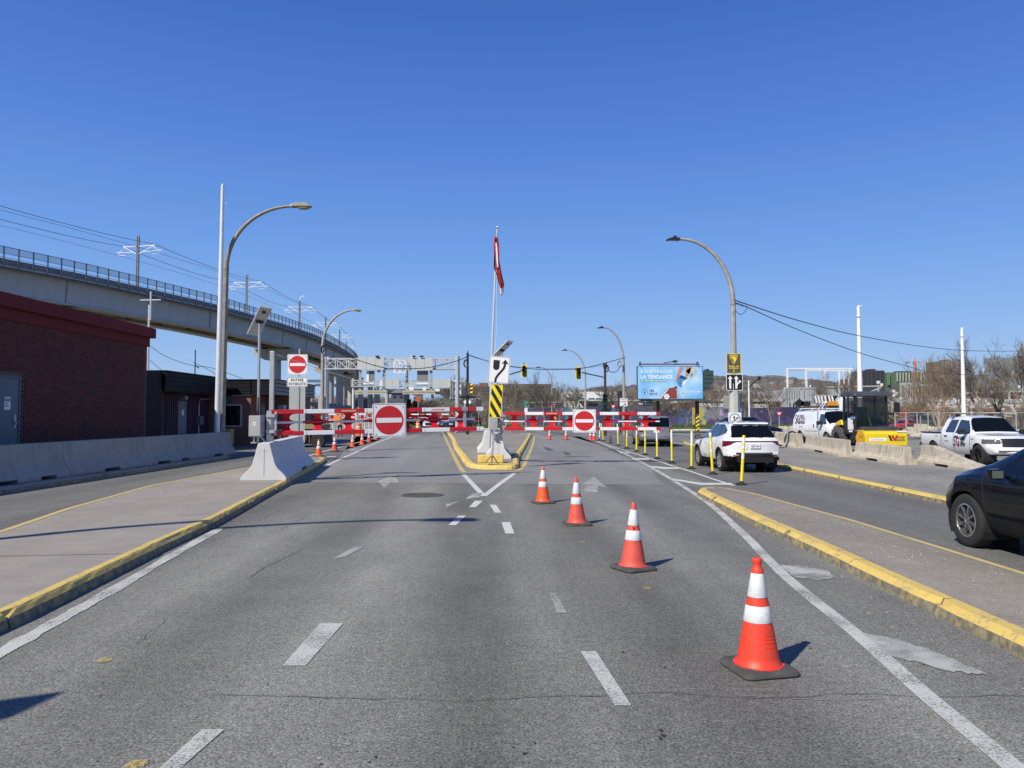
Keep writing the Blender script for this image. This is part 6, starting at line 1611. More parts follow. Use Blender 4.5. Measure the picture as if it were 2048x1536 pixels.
# ------------------------------------------------ black crossover at the right edge
bc = thing('parked_car', 'glossy black crossover cut off by the right frame edge', 'car', (6.70, 6.22, .004), R(0), 'vehicles on the right lane')
bc.scale = (.96,) * 3
BP = mat('car_black', (.003, .004, .008), .22, var=.02, coat=.35, spec=.25)
st = [(0, .5, .98, 1.06, .72, .82, .78), (.3, .34, 1.04, 1.40, .82, .90, .66), (.6, .26, 1.06, 1.56, .84, .91, .60), (1.6, .24, 1.02, 1.60, .84, .905, .59), (2.4, .24, .98, 1.56, .84, .90, .57), (2.75, .24, .97, 1.44, .84, .90, .57), (3.35, .24, .97, 1.14, .84, .905, .68), (3.6, .25, .96, 1.07, .84, .915, .72), (4.0, .27, .92, 1.0, .83, .92, .72), (4.35, .32, .78, .87, .78, .86, .66), (4.45, .40, .68, .74, .68, .76, .58)]
sA = [(3.12, 1.03), (2.70, 1.40), (2.3, 1.48), (1.95, 1.50), (1.95, 1.04)]; sB = [(1.88, 1.04), (1.88, 1.50), (.95, 1.44), (.80, 1.10)]
sm2 = seams([((3.12, .34), (3.22, .95)), ((3.22, .95), (3.25, 1.04)), ((3.10, .34), (2.0, .34)), ((1.92, .34), (1.92, 1.02))], .012)
cls = [('side_window', lambda x, y, z, nx, ny_, nz: nx > .45 and (inpoly(y, z, sA) or inpoly(y, z, sB))),
       ('windscreen', lambda x, y, z, nx, ny_, nz: 2.75 < y < 3.3 and nz > .3 and ny_ > .25 and x < .62 and z > 1.1),
       ('rear_window', lambda x, y, z, nx, ny_, nz: y < .55 and ny_ < -.3 and 1.12 < z < 1.5 and x < .66),
       ('headlamp', lambda x, y, z, nx, ny_, nz: y > 3.98 and .66 + .0 * x < z < .80 and x > .52),
       ('arch_trim', lambda x, y, z, nx, ny_, nz: nx > .35 and ((y - .95) ** 2 + (z - .355) ** 2 < .455 ** 2 or (y - 3.58) ** 2 + (z - .355) ** 2 < .455 ** 2)),
       ('lower_bumper', lambda x, y, z, nx, ny_, nz: y > 3.95 and z < .56),
       ('sill', lambda x, y, z, nx, ny_, nz: z < .42),
       ('seam', lambda x, y, z, nx, ny_, nz: nx > .6 and sm2(y, z))]
car_shell(bc, st, 4.45, [(.95, .355), (3.58, .355)], .395, cls, std_mats(BP, seam=black_matte, side_window=glass_dark, headlamp=glassy('lamp_smoked', (.12, .05, .07), .08)), step=.02, nsec=130, front_off=((.2, .12), (.35, .04), (.5, 0), (.65, .02), (.8, .10), (1.2, .12)), polys=[('circle', (.95, .355, .395)), ('circle', (3.58, .355, .395)), ('circle', (3.58, .355, .455)), ('circle', (.95, .355, .455)), ('poly', sA), ('poly', sB)], cf=.34)
dark_rim = mat('rim_dark', (.30, .30, .31), .3, .8, var=.3, scale=20)
for y in (.95, 3.58):
    for s in (-1, 1):
        w_ = wheel(bc, s * .79, y, .355, .235, s, rim=dark_rim, spokes=8, rim_r=.63)
        q = MB(); Rr = .355 * .63; q.lathe([(Rr * .99, s * .108), (Rr * .93, s * .112), (Rr * .93, s * .10)], 32, (0, 0, 0), 'X'); q.build('rim_lip', rim_metal, w_)
        q = MB()
        for k in range(5): a = 2 * math.pi * k / 5; q.lathe([(.012, s * .082), (.009, s * .094), (.001, s * .095)], 8, (0, .045 * math.cos(a), .045 * math.sin(a)), 'X')
        q.build('wheel_nuts', chrome, w_)['kind'] = 'stuff'
mirror(bc, .90, 2.78, 1.03, BP, .85)
q = MB()
for s in (-1, 1): q.tube([(s * .60, .9, 1.57), (s * .61, 1.6, 1.63), (s * .60, 2.4, 1.58)], .018, 6)
q.build('roof_rails', black, bc)['kind'] = 'stuff'
for y in (1.3, 2.2):
    for s in (-1, 1): solidbox(bc, 'door_handle', (s * .91 - .01, y, .90), (s * .91 + .025, y + .18, .93), BP, .006)

# ------------------------------------------------ white pickup
pk = thing('pickup_truck', 'white crew cab pickup with the SG company emblem behind the sloping barrier', 'pickup', (15.62, 27.05, .12), R(180 - 5.0))
pk.scale = (.81,) * 3
st = [(0, .62, 1.12, 1.16, .84, .97, .93), (.05, .52, 1.16, 1.20, .88, .99, .95), (1.85, .46, 1.16, 1.20, .88, 1.0, .96), (1.93, .42, 1.18, 1.84, .88, 1.0, .74), (2.1, .40, 1.18, 1.88, .88, 1.0, .71), (3.2, .38, 1.15, 1.93, .88, 1.0, .68), (3.75, .38, 1.14, 1.84, .88, 1.0, .68), (4.35, .38, 1.16, 1.26, .88, 1.0, .80), (4.7, .38, 1.15, 1.22, .88, 1.01, .82), (5.5, .42, 1.08, 1.16, .86, .98, .80), (5.75, .50, .95, 1.08, .80, .92, .76), (5.8, .55, .85, .98, .74, .86, .70)]
sA = [(4.12, 1.22), (3.66, 1.74), (3.05, 1.77), (3.0, 1.22)]; sB = [(2.90, 1.24), (2.92, 1.77), (2.30, 1.76), (2.16, 1.30), (2.24, 1.24)]
sm3 = seams([((4.22, .5), (4.26, 1.15)), ((2.95, .5), (2.95, 1.20)), ((2.05, .85), (2.02, 1.15)), ((1.92, .5), (1.92, 1.18)), ((2.05, .85), (2.3, .5))], .016)
cls = [('side_window', lambda x, y, z, nx, ny_, nz: nx > .5 and (inpoly(y, z, sA) or inpoly(y, z, sB))),
       ('windscreen', lambda x, y, z, nx, ny_, nz: 3.72 < y < 4.30 and nz > .25 and ny_ > .2 and x < .80 and z > 1.26),
       ('rear_window', lambda x, y, z, nx, ny_, nz: 1.85 < y < 2.0 and ny_ < -.6 and z > 1.3 and x < .66),
       ('bed', lambda x, y, z, nx, ny_, nz: .06 < y < 1.86 and nz > .7 and x < .84 and z > 1.1),
       ('headlamp', lambda x, y, z, nx, ny_, nz: y > 5.1 and .86 < z < 1.04 and x > .58),
       ('grille', lambda x, y, z, nx, ny_, nz: y > 5.5 and .76 < z < 1.08 and x < .55),
       ('tail_lamp', lambda x, y, z, nx, ny_, nz: y < .12 and .84 < z < 1.12 and x > .86),
       ('lower_bumper', lambda x, y, z, nx, ny_, nz: z < .47 and (y < 1 or y > 5)),
       ('seam', lambda x, y, z, nx, ny_, nz: nx > .6 and sm3(y, z))]
car_shell(pk, st, 5.8, [(1.2, .41), (4.8, .41)], .475, cls, std_mats(WP, headlamp=glassy('lamp_dark', (.10, .10, .11), .08)), step=.035, nsec=84, cr=.02, cf=.30, crown=.015, polys=[('circle', (1.2, .41, .475)), ('circle', (4.8, .41, .475)), ('poly', sA), ('poly', sB)], front_off=((.3, .12), (.5, 0), (.72, 0), (.8, .06), (1.0, .10), (1.2, .15)))
for y in (1.2, 4.8):
    for s in (-1, 1): wheel(pk, s * .86, y, .41, .28, s, rim=mat('rim_black', (.02, .02, .02), .4, .3))
q = MB(); q.prism([(.04, 1.20), (1.88, 1.20), (1.88, 1.24), (.04, 1.235)], .86, .99, plane='YZ'); 
q.v = [p for p in q.v]; q.build('bed_rail', black, pk); q = MB(); q.prism([(.04, 1.20), (1.88, 1.20), (1.88, 1.24), (.04, 1.235)], -.99, -.86, plane='YZ'); q.build('bed_rail', black, pk)
mirror(pk, 1.0, 4.0, 1.30, black, 1.35)
for y in (2.25, 3.12):
    for s in (-1, 1): solidbox(pk, 'door_handle', (s * 1.0 - .015, y, 1.08), (s * 1.0 + .03, y + .2, 1.12), black, .006)
q = MB(); q.bb((-.7, 5.62, .60), (.7, 5.80, .63)); q.build('bumper_slot', black, pk)
q = MB(); q.box((0, -.09, .68), (1.9, .2, .22)); q.build('rear_bumper', chrome, pk, bevel=.04)
for x_, dy in ((.55, 2.5), (-.55, 2.9)): solidbox(pk, 'beacon_bar', (x_ - .3, dy - .12, 1.99), (x_ + .3, dy + .12, 2.03), black, .01); solidbox(pk, 'beacon_lid', (x_ - .28, dy - .1, 2.031), (x_ + .28, dy + .1, 2.06), MATS['lamp_box_pale'] if 'lamp_box_pale' in MATS else mat('lamp_box_pale', (.6, .58, .5), .5))
q = MB()
for x, y in ((-.55, 2.9), (.55, 2.5)): q.bb((x - .05, y - .1, 1.88), (x + .05, y + .1, 1.995))
q.build('beacon_feet', black, pk)['kind'] = 'stuff'
for y in (1.75, 4.28): solidbox(pk, 'mud_flap', (.80, y - .6 if y < 2 else y - .02, .30), (1.0, (y - .6 if y < 2 else y - .02) + .03, .60), plastic)
# company emblem on the right-hand side of the pickup (its local +X side faces the camera)
maroon = mat('emblem_maroon', (.22, .012, .03), .4); charcoal = mat('emblem_charcoal', (.035, .035, .045), .4)
def emblem(par, x, y, z, s, side=1, slim=False):
    """SG emblem with two sets of slanting bars, on a flank whose outside is +X*side"""
    rz = R(90) if side > 0 else R(-90)
    text(par, 'S', .34 * s, (x, y, z), charcoal, 'emblem_letter', w=.22 * s, rz=rz, off=.006, shear=.3)
    text(par, 'G', .30 * s, (x, y + side * .25 * s, z + .01), maroon, 'emblem_letter', w=.22 * s, rz=rz, off=.014)
    q = MB()
    for k in range(4):
        for z0, z1, m_ in ((.21, .33, 0), (.01, .12, 0)):
            y0 = side * (.42 + .085 * k) * s
            pts = [(y + y0, z + z0 * s), (y + y0 + side * .055 * s, z + z0 * s), (y + y0 + side * (.055 - (.03 if z1 > .2 else -.03)) * s, z + z1 * s), (y + y0 - side * (.03 if z1 > .2 else -.03) * s, z + z1 * s)]
            q.prism(pts, x - .001, x + .001, plane='YZ')
    q.build('emblem_bars', charcoal, par)['kind'] = 'stuff'
emblem(pk, 1.008, 3.05, .72, 1.15)
text(pk, 'SERVICES', .05, (1.006, 2.42, .86), charcoal, 'lettering', w=.30, rz=R(90)); text(pk, 'GROUPE SG', .04, (1.004, 1.55, 1.05), charcoal, 'lettering', w=.34, rz=R(90)); text(pk, '1500', .05, (1.012, 4.45, 1.0), charcoal, 'lettering', w=.2, rz=R(90))

# ------------------------------------------------ white van
vn = thing('van', 'white cargo van with SG lettering parked behind the road roller', 'van', (17.25, 43.6, .12), R(180 + 3))
vn.scale = (.89,) * 3
st = [(0, .50, 1.15, 1.50, .90, 1.0, .93), (.06, .42, 1.2, 1.98, .92, 1.01, .84), (.3, .38, 1.2, 2.06, .92, 1.01, .80), (3.6, .36, 1.2, 2.08, .92, 1.01, .80), (4.1, .36, 1.2, 1.98, .92, 1.01, .80), (4.75, .36, 1.15, 1.28, .92, 1.0, .86), (5.35, .42, 1.0, 1.08, .88, .96, .82), (5.6, .50, .88, .95, .80, .88, .76)]
sA = [(4.60, 1.24), (4.10, 1.84), (3.66, 1.86), (3.62, 1.24)]
cls = [('side_window', lambda x, y, z, nx, ny_, nz: nx > .5 and inpoly(y, z, sA)),
       ('windscreen', lambda x, y, z, nx, ny_, nz: 4.0 < y < 4.74 and nz > .2 and ny_ > .2 and x < .84 and z > 1.28),
       ('rear_window', lambda x, y, z, nx, ny_, nz: y < .1 and 1.3 < z < 1.8 and .1 < x < .8),
       ('headlamp', lambda x, y, z, nx, ny_, nz: y > 5.2 and .80 < z < .96 and x > .52),
       ('side_trim', lambda x, y, z, nx, ny_, nz: y > 5.2 and .66 < z < .76 and x > .52),
       ('grille', lambda x, y, z, nx, ny_, nz: y > 5.3 and .60 < z < .94 and x < .94),
       ('lower_bumper', lambda x, y, z, nx, ny_, nz: z < .60 and y > 5.0)]
car_shell(vn, st, 5.6, [(1.1, .38), (4.65, .38)], .45, cls, std_mats(WP, side_trim=mat('indicator_orange', (.75, .16, .02), .3)), step=.045, nsec=70, cr=.02, cf=.18, crown=.05, polys=[('circle', (1.1, .38, .45)), ('circle', (4.65, .38, .45)), ('poly', sA)], roofr=.25)
for y in (1.1, 4.65):
    for s in (-1, 1): wheel(vn, s * .88, y, .38, .26, s, rim=steel)
mirror(vn, 1.0, 4.2, 1.32, black, 1.5)
for y in (3.05, 3.52): solidbox(vn, 'door_handle', (1.0, y, 1.02), (1.035, y + .05, 1.24), black)
emblem(vn, 1.018, .55, 1.25, 1.7)
text(vn, 'ENTREPRISE', .05, (1.018, 1.3, 1.03), charcoal, 'lettering', w=.5, rz=R(90)); text(vn, 'SERVICES ROUTIERS', .05, (1.016, 2.7, .78), charcoal, 'lettering', w=1.6, rz=R(90))
q = MB()
for y in (1.0, 2.6): q.tube([(-.85, y, 2.10), (-.85, y, 2.2), (.85, y, 2.2), (.85, y, 2.10)], .03, 5)
q.tube([(.8, .8, 2.2), (.8, 3.2, 2.2)], .03, 5); q.tube([(.3, 2.3, 2.12), (.3, 2.5, 2.3), (.3, 3.1, 2.62), (.3, 3.2, 2.55), (.3, 2.7, 2.2)], .035, 5); q.build('roof_rack', white, vn)

# ------------------------------------------------ road roller
rl = thing('road_roller', 'yellow single-drum road roller with a dark glazed cab', 'road roller', (15.05, 30.0, .12), 0)
rl.scale = (.905,) * 3
RY = mat('roller_yellow', (.80, .58, .015), .4, var=.06, coat=.3); RYo = mat('roller_orange_yellow', (.72, .40, .02), .45, var=.1); dgrey = mat('cab_grey', (.022, .026, .028), .5)
q = MB(); q.lathe([(.001, -.80), (.60, -.80), (.62, -.78), (.62, .78), (.60, .80), (.001, .80)], 40, (0, .72, .62), 'X'); q.build('drum', mat('drum_steel', (.10, .095, .09), .5, .5, var=.3, scale=3), rl, smooth=True, auto=40)
q = MB(); q.prism([(0, .40), (.0, .92), (.10, 1.02), (.30, 1.06), (.30, .98), (.16, .94), (.10, .84), (.10, .40)], -.92, .92, plane='YZ'); q.build('front_beam', RY, rl, bevel=.02)
q = MB(); q.bb((-.85, .30, 1.0), (.85, 1.25, 1.06)); q.build('drum_cover', mat('dusty_deck', (.20, .18, .14), .9, var=.3, scale=4), rl, bevel=.02)
for s in (-1, 1):
    q = MB(); q.prism([(.02, .44), (.02, .84), (.25, 1.10), (.66, 1.06), (.95, .74), (.80, .44)], s * .93 - .02, s * .93 + .02, plane='YZ'); q.build('side_plate', RYo, rl, bevel=.01)
    q = MB(); q.prism([(.50, .98), (.9, .98), (1.55, .80), (1.6, .5), (1.2, .45), (.8, .62)], s * .90 - .03, s * .90 + .03, plane='YZ'); q.build('yoke_arm', dgrey, rl, bevel=.01)
q = MB(); q.bb((-.95, .02, .40), (-.9, .3, .44)); q.prism([(-.05, .42), (.25, .42), (.35, .08), (.05, .12)], -.9, -.5, plane='YZ'); q.build('scraper', mat('scraper_dark', (.05, .05, .05), .7), rl)
solidbox(rl, 'rear_frame', (-.55, 1.35, .55), (.55, 3.9, .95), dgrey, .03)
q = MB(); q.prism([(2.48, .95), (2.48, 1.48), (2.75, 1.50), (3.7, 1.34), (4.05, 1.15), (4.1, .85)], -.62, .62, plane='YZ'); q.build('engine_hood', RY, rl, bevel=.05)
q = MB(); q.prism([(2.40, 1.28), (2.46, 1.48), (2.62, 1.53), (2.9, 1.46), (3.2, 1.34), (3.2, 1.29)], -.90, -.63, plane='YZ'); q.build('mudguard', RY, rl, bevel=.04)
lug = mat('tractor_tyre', (.085, .078, .070), .9, var=.3, scale=8)
for s in (-1, 1):
    w_ = wheel(rl, s * .72, 3.05, .62, .40, s, rim=dgrey, tyre=lug, rim_r=.5); q = MB()
    for k in range(22):
        a = 2 * math.pi * k / 22
        for sg in (-1, 1):
            aa = a + (.14 if sg > 0 else 0); q.bar((sg * .02, math.cos(aa) * .625, math.sin(aa) * .625), (sg * .2, math.cos(aa + .16) * .60, math.sin(aa + .16) * .60), .045, .06)
    q.build('tread_lugs', lug, w_)['kind'] = 'stuff'
# cab: floor, four posts, glass, roof
cx0, cx1, cy0, cy1 = -.80, .68, 1.25, 2.45
q = MB(); q.bb((cx0, cy0 + .15, .85), (cx1, cy1, 1.15)); q.prism([(cy0 - .05, 1.0), (cy0 + .15, .86), (cy0 + .15, 1.15), (cy0 - .05, 1.12)], cx0, cx1, plane='YZ'); q.build('cab_floor', dgrey, rl, bevel=.02)
for (x, y) in ((cx0, cy0), (cx1, cy0), (cx0, cy1), (cx1, cy1)):
    q = MB(); q.bar((x, y + (.0 if y > 2 else .0), 1.1), (x * .98, y + (.06 if y < 2 else -.05), 2.62), .085, .085); q.build('cab_post', dgrey, rl)
q = MB(); q.bar((cx0, 1.95, 1.1), (cx0, 1.95, 2.62), .06); q.build('door_post', dgrey, rl)
cab_g = bpy.data.materials.new('cab_glass'); cab_g.use_nodes = True; bs = cab_g.node_tree.nodes['Principled BSDF']; bs.inputs['Base Color'].default_value = (.008, .018, .02, 1); bs.inputs['Alpha'].default_value = .45; bs.inputs['Roughness'].default_value = .04
for a, b in (((cx0 + .05, cy0 - .005, 1.12), (cx1 - .05, cy0 + .005, 2.58)), ((cx0 + .05, cy1 - .005, 1.3), (cx1 - .05, cy1 + .005, 2.58)), ((cx0 - .005, cy0 + .06, 1.5), (cx0 + .005, 1.92, 2.58)), ((cx0 - .005, 1.98, 1.5), (cx0 + .005, cy1 - .06, 2.58)), ((cx1 - .005, cy0 + .06, 1.3), (cx1 + .005, cy1 - .06, 2.58))):
    solidbox(rl, 'cab_window', a, b, cab_g)
solidbox(rl, 'door_lower_panel', (cx0 - .02, cy0 + .05, .95), (cx0 + .01, cy1, 1.5), dgrey)
q = MB(); q.prism([(cy0 - .25, 2.62), (cy0 - .2, 2.76), (cy0 + .3, 2.86), (cy1, 2.84), (cy1 + .12, 2.74), (cy1 + .12, 2.62)], -.90, .80, plane='YZ'); q.build('cab_roof', mat('roof_grey', (.055, .06, .07), .45), rl, bevel=.04)
q = MB(); q.prism([(1.9, 1.2), (1.9, 1.6), (2.2, 1.65), (2.25, 2.15), (2.35, 2.15), (2.35, 1.2)], -.30, .25, plane='YZ'); q.build('seat', black, rl, bevel=.04)
q = MB(); q.tube([(0, 1.35, 1.15), (0, 1.65, 1.75)], .05, 6); q.tube([(math.cos(a * .524) * .2, 1.62 + math.sin(a * .524) * .14, 1.78 + math.sin(a * .524) * .1) for a in range(13)], .018, 5, cap=False); q.build('steering_wheel', black, rl)
solidbox(rl, 'door_notice', (cx0 - .032, 1.40, 1.08), (cx0 - .022, 1.95, 1.62), sign_white); solidbox(rl, 'door_notice', (cx0 - .032, 1.5, .96), (cx0 - .022, 1.85, 1.05), sign_white)
q = MB(); q.lathe([(.001, 0), (.10, .03), (.11, .10), (.001, .12)], 12, (cx0 - .12, 1.15, 1.62), 'Y'); q.bb((cx0 - .16, 1.25, 1.60), (cx0, 1.29, 1.64)); q.build('work_lamp', chrome, rl)
q = MB(); q.box((cx0 - .18, 1.1, 2.15), (.10, .05, .5)); q.bb((cx0 - .2, 1.1, 2.36), (cx0 + .0, 1.14, 2.40)); q.build('cab_mirror', black, rl)
q = MB(); q.box((cx1 + .35, 1.05, 2.1), (.26, .05, .46)); q.bar((cx1, 1.1, 2.5), (cx1 + .35, 1.05, 2.35), .03); q.build('cab_mirror', black, rl)
text(rl, 'WACKER', .085, (.62, -.003, .72), charcoal, w=.40, off=.004); text(rl, 'NEUSON', .085, (.62, -.003, .60), charcoal, w=.40, off=.004)
q = MB(); q.prism([(.06, .86), (.17, .86), (.28, .60), (.17, .60)], -.004, -.001); q.build('company_mark', charcoal, rl)
q = MB(); q.prism([(.20, .80), (.24, .86), (.32, .86), (.36, .72), (.42, .86), (.51, .86), (.40, .60), (.32, .60), (.28, .70)], -.004, -.001); q.build('company_mark', mat('mark_red', (.60, .03, .01), .4), rl)
solidbox(rl, 'white_sticker', (-.78, -.004, .60), (.0, -.001, .74), sign_white); text(rl, 'ROULEAU', .05, (-.36, -.007, .64), mat('sticker_grey', (.30, .30, .30), .5), w=.5)
q = MB(); q.prism([(.50, 1.0), (.94, 1.0), (.9, 1.062), (.42, 1.062)], -.02, .0); q.build('white_sticker', sign_white, rl)
text(rl, 'RC70', .10, (-.955, .38, .74), mat('print_red', (.35, .06, .01), .5), w=.28, rz=R(-90))

# ------------------------------------------------ plain cars farther away
def far_car(label, loc, rz, paint, kind='suv', k=1.0, group=None, step=.10):
    t = thing('parked_car', label, 'car', loc, rz, group); t.scale = (k,) * 3
    if kind == 'suv':
        st = [(0, .45, .98, 1.12, .76, .86, .80), (.35, .28, 1.05, 1.48, .84, .92, .66), (.8, .24, 1.06, 1.66, .84, .92, .62), (2.5, .22, 1.0, 1.66, .84, .92, .60), (3.4, .22, .98, 1.08, .84, .92, .70), (4.4, .34, .76, .88, .74, .82, .64), (4.6, .4, .66, .76, .66, .74, .56)]; L = 4.6; wz = .35; wy = (.95, 3.65)
        sA = [(3.1, 1.05), (2.5, 1.52), (1.95, 1.56), (1.95, 1.05)]; sB = [(1.88, 1.05), (1.88, 1.56), (.9, 1.5), (.7, 1.12)]
    elif kind == 'pickup':
        st = [(0, .5, 1.1, 1.14, .84, .95, .9), (1.8, .42, 1.12, 1.16, .86, .98, .92), (1.92, .4, 1.12, 1.76, .86, .98, .72), (3.4, .38, 1.1, 1.84, .86, .98, .68), (4.2, .38, 1.1, 1.18, .86, .98, .8), (5.3, .42, 1.0, 1.06, .82, .92, .76), (5.6, .5, .9, .96, .74, .84, .7)]; L = 5.6; wz = .38; wy = (1.15, 4.6)
        sA = [(4.0, 1.16), (3.4, 1.70), (2.9, 1.72), (2.9, 1.16)]; sB = [(2.8, 1.16), (2.8, 1.72), (2.15, 1.68), (2.15, 1.2)]
    else:
        st = [(0, .45, .85, .98, .74, .84, .76), (.6, .25, .92, 1.05, .82, .88, .72), (1.3, .2, .94, 1.40, .82, .89, .58), (2.4, .2, .92, 1.42, .82, .89, .58), (3.2, .2, .9, .98, .82, .89, .68), (4.3, .3, .72, .8, .74, .8, .62), (4.5, .4, .6, .68, .64, .7, .5)]; L = 4.5; wz = .32; wy = (.9, 3.6)
        sA = [(2.95, .98), (2.4, 1.33), (1.9, 1.34), (1.9, .98)]; sB = [(1.82, .98), (1.82, 1.34), (1.3, 1.3), (.95, 1.0)]
    ws0 = max(s[5] for s in st)
    zt_ = max(s[3] for s in st)
    cls = [('side_window', lambda x, y, z, nx, ny_, nz: nx > .45 and (inpoly(y, z, sA) or inpoly(y, z, sB))),
           ('windscreen', lambda x, y, z, nx, ny_, nz: y > L * .52 and nz > .2 and ny_ > .25 and 1.02 < z < zt_ - .12 and x < .72 and y < L * .78),
           ('rear_window', lambda x, y, z, nx, ny_, nz: y < L * .42 and ny_ < -.35 and 1.08 < z < zt_ - .12 and x < .66),
           ('headlamp', lambda x, y, z, nx, ny_, nz: y > L - .35 and .62 < z < .80 and x > .45), ('tail_lamp', lambda x, y, z, nx, ny_, nz: y < .25 and .8 < z < 1.0 and x > .55),
           ('grille', lambda x, y, z, nx, ny_, nz: y > L - .2 and .45 < z < .8 and x < .45), ('sill', lambda x, y, z, nx, ny_, nz: z < .36)]
    car_shell(t, st, L, [(wy[0], wz), (wy[1], wz)], wz + .05, cls, std_mats(paint, side_window=glass_dark), step=step, nsec=44, polys=[('circle', (wy[0], wz, wz + .05)), ('circle', (wy[1], wz, wz + .05))])
    for y in wy:
        for s in (-1, 1): wheel(t, s * (ws0 - .12), y, wz, .22, s)
    mirror(t, ws0, L * .66, 1.08, black)
    return t
navy = mat('car_navy', (.004, .006, .012), .3, coat=.25, spec=.25)
far_car('dark blue SUV crossing behind the roof of the white SUV', (13.3, 48.6, .004), R(-90), navy, 'suv', .95)
far_car('dark navy SUV facing the camera right of the roller cab', (23.5, 51.5, .12), R(180), navy, 'suv', .95)
far_car('white car facing the camera far beyond the left gate', (-10.2, 96, .004), R(180), WP, 'sedan')
far_car('black car facing the camera far beyond the left gate', (-8.3, 94, .004), R(180), paintm('car_jet', (.01, .01, .012)), 'sedan')
far_car('dark car half hidden by the lower right of the left gate', (-5.2, 88, .004), R(150), paintm('car_jet', (.01, .01, .012)), 'suv')
far_car('red car seen end on beyond the yard, right of the navy one', (40.4, 75.0, .12), R(4), paintm('car_red', (.50, .015, .02)), 'suv', .72)
far_car('dark car in the far yard behind the wire fence', (50, 88, .12), R(80), paintm('car_green_grey', (.05, .07, .06)), 'suv')
# yard clutter on the far side
t = thing('boom_lift', 'black folded boom lying above the red car', 'boom', (38.2, 74.0, 0)); q = MB(); q.bb((-1.6, -.1, 1.75), (2.6, .1, 1.98)); q.build('beam', black, t); q = MB(); q.bb((.2, -.12, 1.80), (1.2, -.1, 1.95)); q.build('red_mark', sign_red, t)
q = MB(); q.bb((-1.4, .0, 0), (-1.3, .1, 1.75)); q.bb((2.3, .0, 0), (2.4, .1, 1.75)); q.build('leg', steel, t)
def barrel(u, v, lab, k=1.0, Y=None):
    g = G(u, v) if Y is None else Vector((X(u, Y), Y, 0)); t = thing('construction_barrel', lab, 'barrel', (g.x, g.y, .0), 0, 'orange construction barrels'); t.scale = (k,) * 3
    q = MB(); q.lathe([(.30, 0), (.30, .06), (.26, .07), (.25, .30), (.235, .32), (.23, .55), (.215, .57), (.21, .80), (.19, .82), (.18, 1.02), (.05, 1.05), (.001, 1.05)], 16); q.build('drum', mat('barrel_orange', (.85, .19, .02), .5), t, smooth=True, auto=40)
    for z in (.15, .42, .68): q = MB(); q.lathe([(.262 - z * .06, z), (.258 - z * .06, z + .10)], 16); q.build('white_band', cone_white, t)
barrel(717.5, 871, 'orange barrel just left of the left no-entry sign'); barrel(836, 862, 'left orange barrel seen through the right half of the left gate', 1.05); barrel(870, 861, 'right orange barrel seen through the right half of the left gate', 1.05)
barrel(1814, 864, 'orange barrel beside the red pickup', .9)
# flatbed with racks behind the van
t = thing('flatbed_truck', 'rusty flatbed with tall white racks and an amber arrow board behind the van', 'truck', (X(1660, 52), 52, .12), 0)
lx = lambda u: X(u, 52) - X(1660, 52); lz = lambda v: P(1660, v, 52).z - .12
rust = mat('rusty_bed', (.14, .065, .035), .85, var=.35, scale=3)
solidbox(t, 'bed', (lx(1622), -.6, lz(816)), (lx(1668), 1.4, lz(812)), rust); solidbox(t, 'headboard', (lx(1670), 0, lz(815)), (lx(1676), 1.2, lz(791)), black)
q = MB(); q.bb((lx(1626), -.5, lz(791.5)), (lx(1696), -.42, lz(790))); q.build('top_rail', mat('rack_tan', (.36, .33, .28), .7), t)
for u in (1628, 1634, 1640, 1647, 1655, 1661): q = MB(); q.bar((lx(u - 3), -.5, lz(792)), (lx(u), -.5, lz(806)), .09); q.bar((lx(u), -.5, lz(806)), (lx(u), -.3, lz(812)), .07); q.build('rack_stake', white, t)
q = MB(); q.bb((lx(1648), -.9, lz(812)), (lx(1666), -.6, lz(803))); q.build('arrow_board', mat('board_amber', (.62, .27, .02), .5, var=.2), t, bevel=.03)
q = MB(); q.prism([(lx(1667), lz(826)), (lx(1671), lz(800)), (lx(1676), lz(794)), (lx(1700), lz(793)), (lx(1700), lz(826))], -1.0, 1.2); q.build('box_body', WP, t, bevel=.04)
text(t, 'SG', .28, (lx(1686), -1.01, lz(810)), charcoal, w=.5, off=.004, shear=.3); text(t, 'SERVICES', .08, (lx(1686), -1.01, lz(816)), MATS['sticker_grey'], w=.8)
solidbox(t, 'chassis', (lx(1620), -.3, .5), (lx(1705), .8, lz(817)), dgrey)
for u in (1628, 1690):
    for yy, s in ((-.55, -1), (1.1, 1)):
        w_ = wheel(t, 0, 0, .42, .28, -1, rim=steel); w_.location = (lx(u), yy, .42); w_.rotation_euler = (0, 0, R(90))
# dark stake trailer under the left gate
t = thing('stake_trailer', 'dark stake trailer with a tan deck edge beyond the left gate', 'trailer', (X(620, 40), 39.6, 0), 0)
lx = lambda u: X(u, 40) - X(620, 40); lz = lambda v: P(620, v, 40).z
solidbox(t, 'deck', (lx(578), -.1, lz(858)), (lx(645), 2.2, lz(849)), mat('deck_tan', (.26, .20, .10), .8, var=.2), .01)
solidbox(t, 'side_board', (lx(560), .1, lz(885)), (lx(651), 2.0, lz(859)), mat('trailer_dark', (.035, .03, .028), .8))
for u in range(566, 652, 7): q = MB(); q.bb((lx(u), -.02, lz(886)), (lx(u + 2.4), .08, lz(859))); q.build('stake', mat('stake_brown', (.13, .085, .05), .8, var=.2), t)
q = MB(); q.tube([(lx(642), -.3, .36), (lx(642), .2, .36)], .36, 18); q.build('wheel', rubber, t); q = MB(); q.tube([(lx(600), -.3, .36), (lx(600), .2, .36)], .36, 18); q.build('wheel', rubber, t)
q = MB(); q.bb((lx(585), .2, lz(852)), (lx(590), .6, lz(838))); q.build('yellow_box', fy, t)
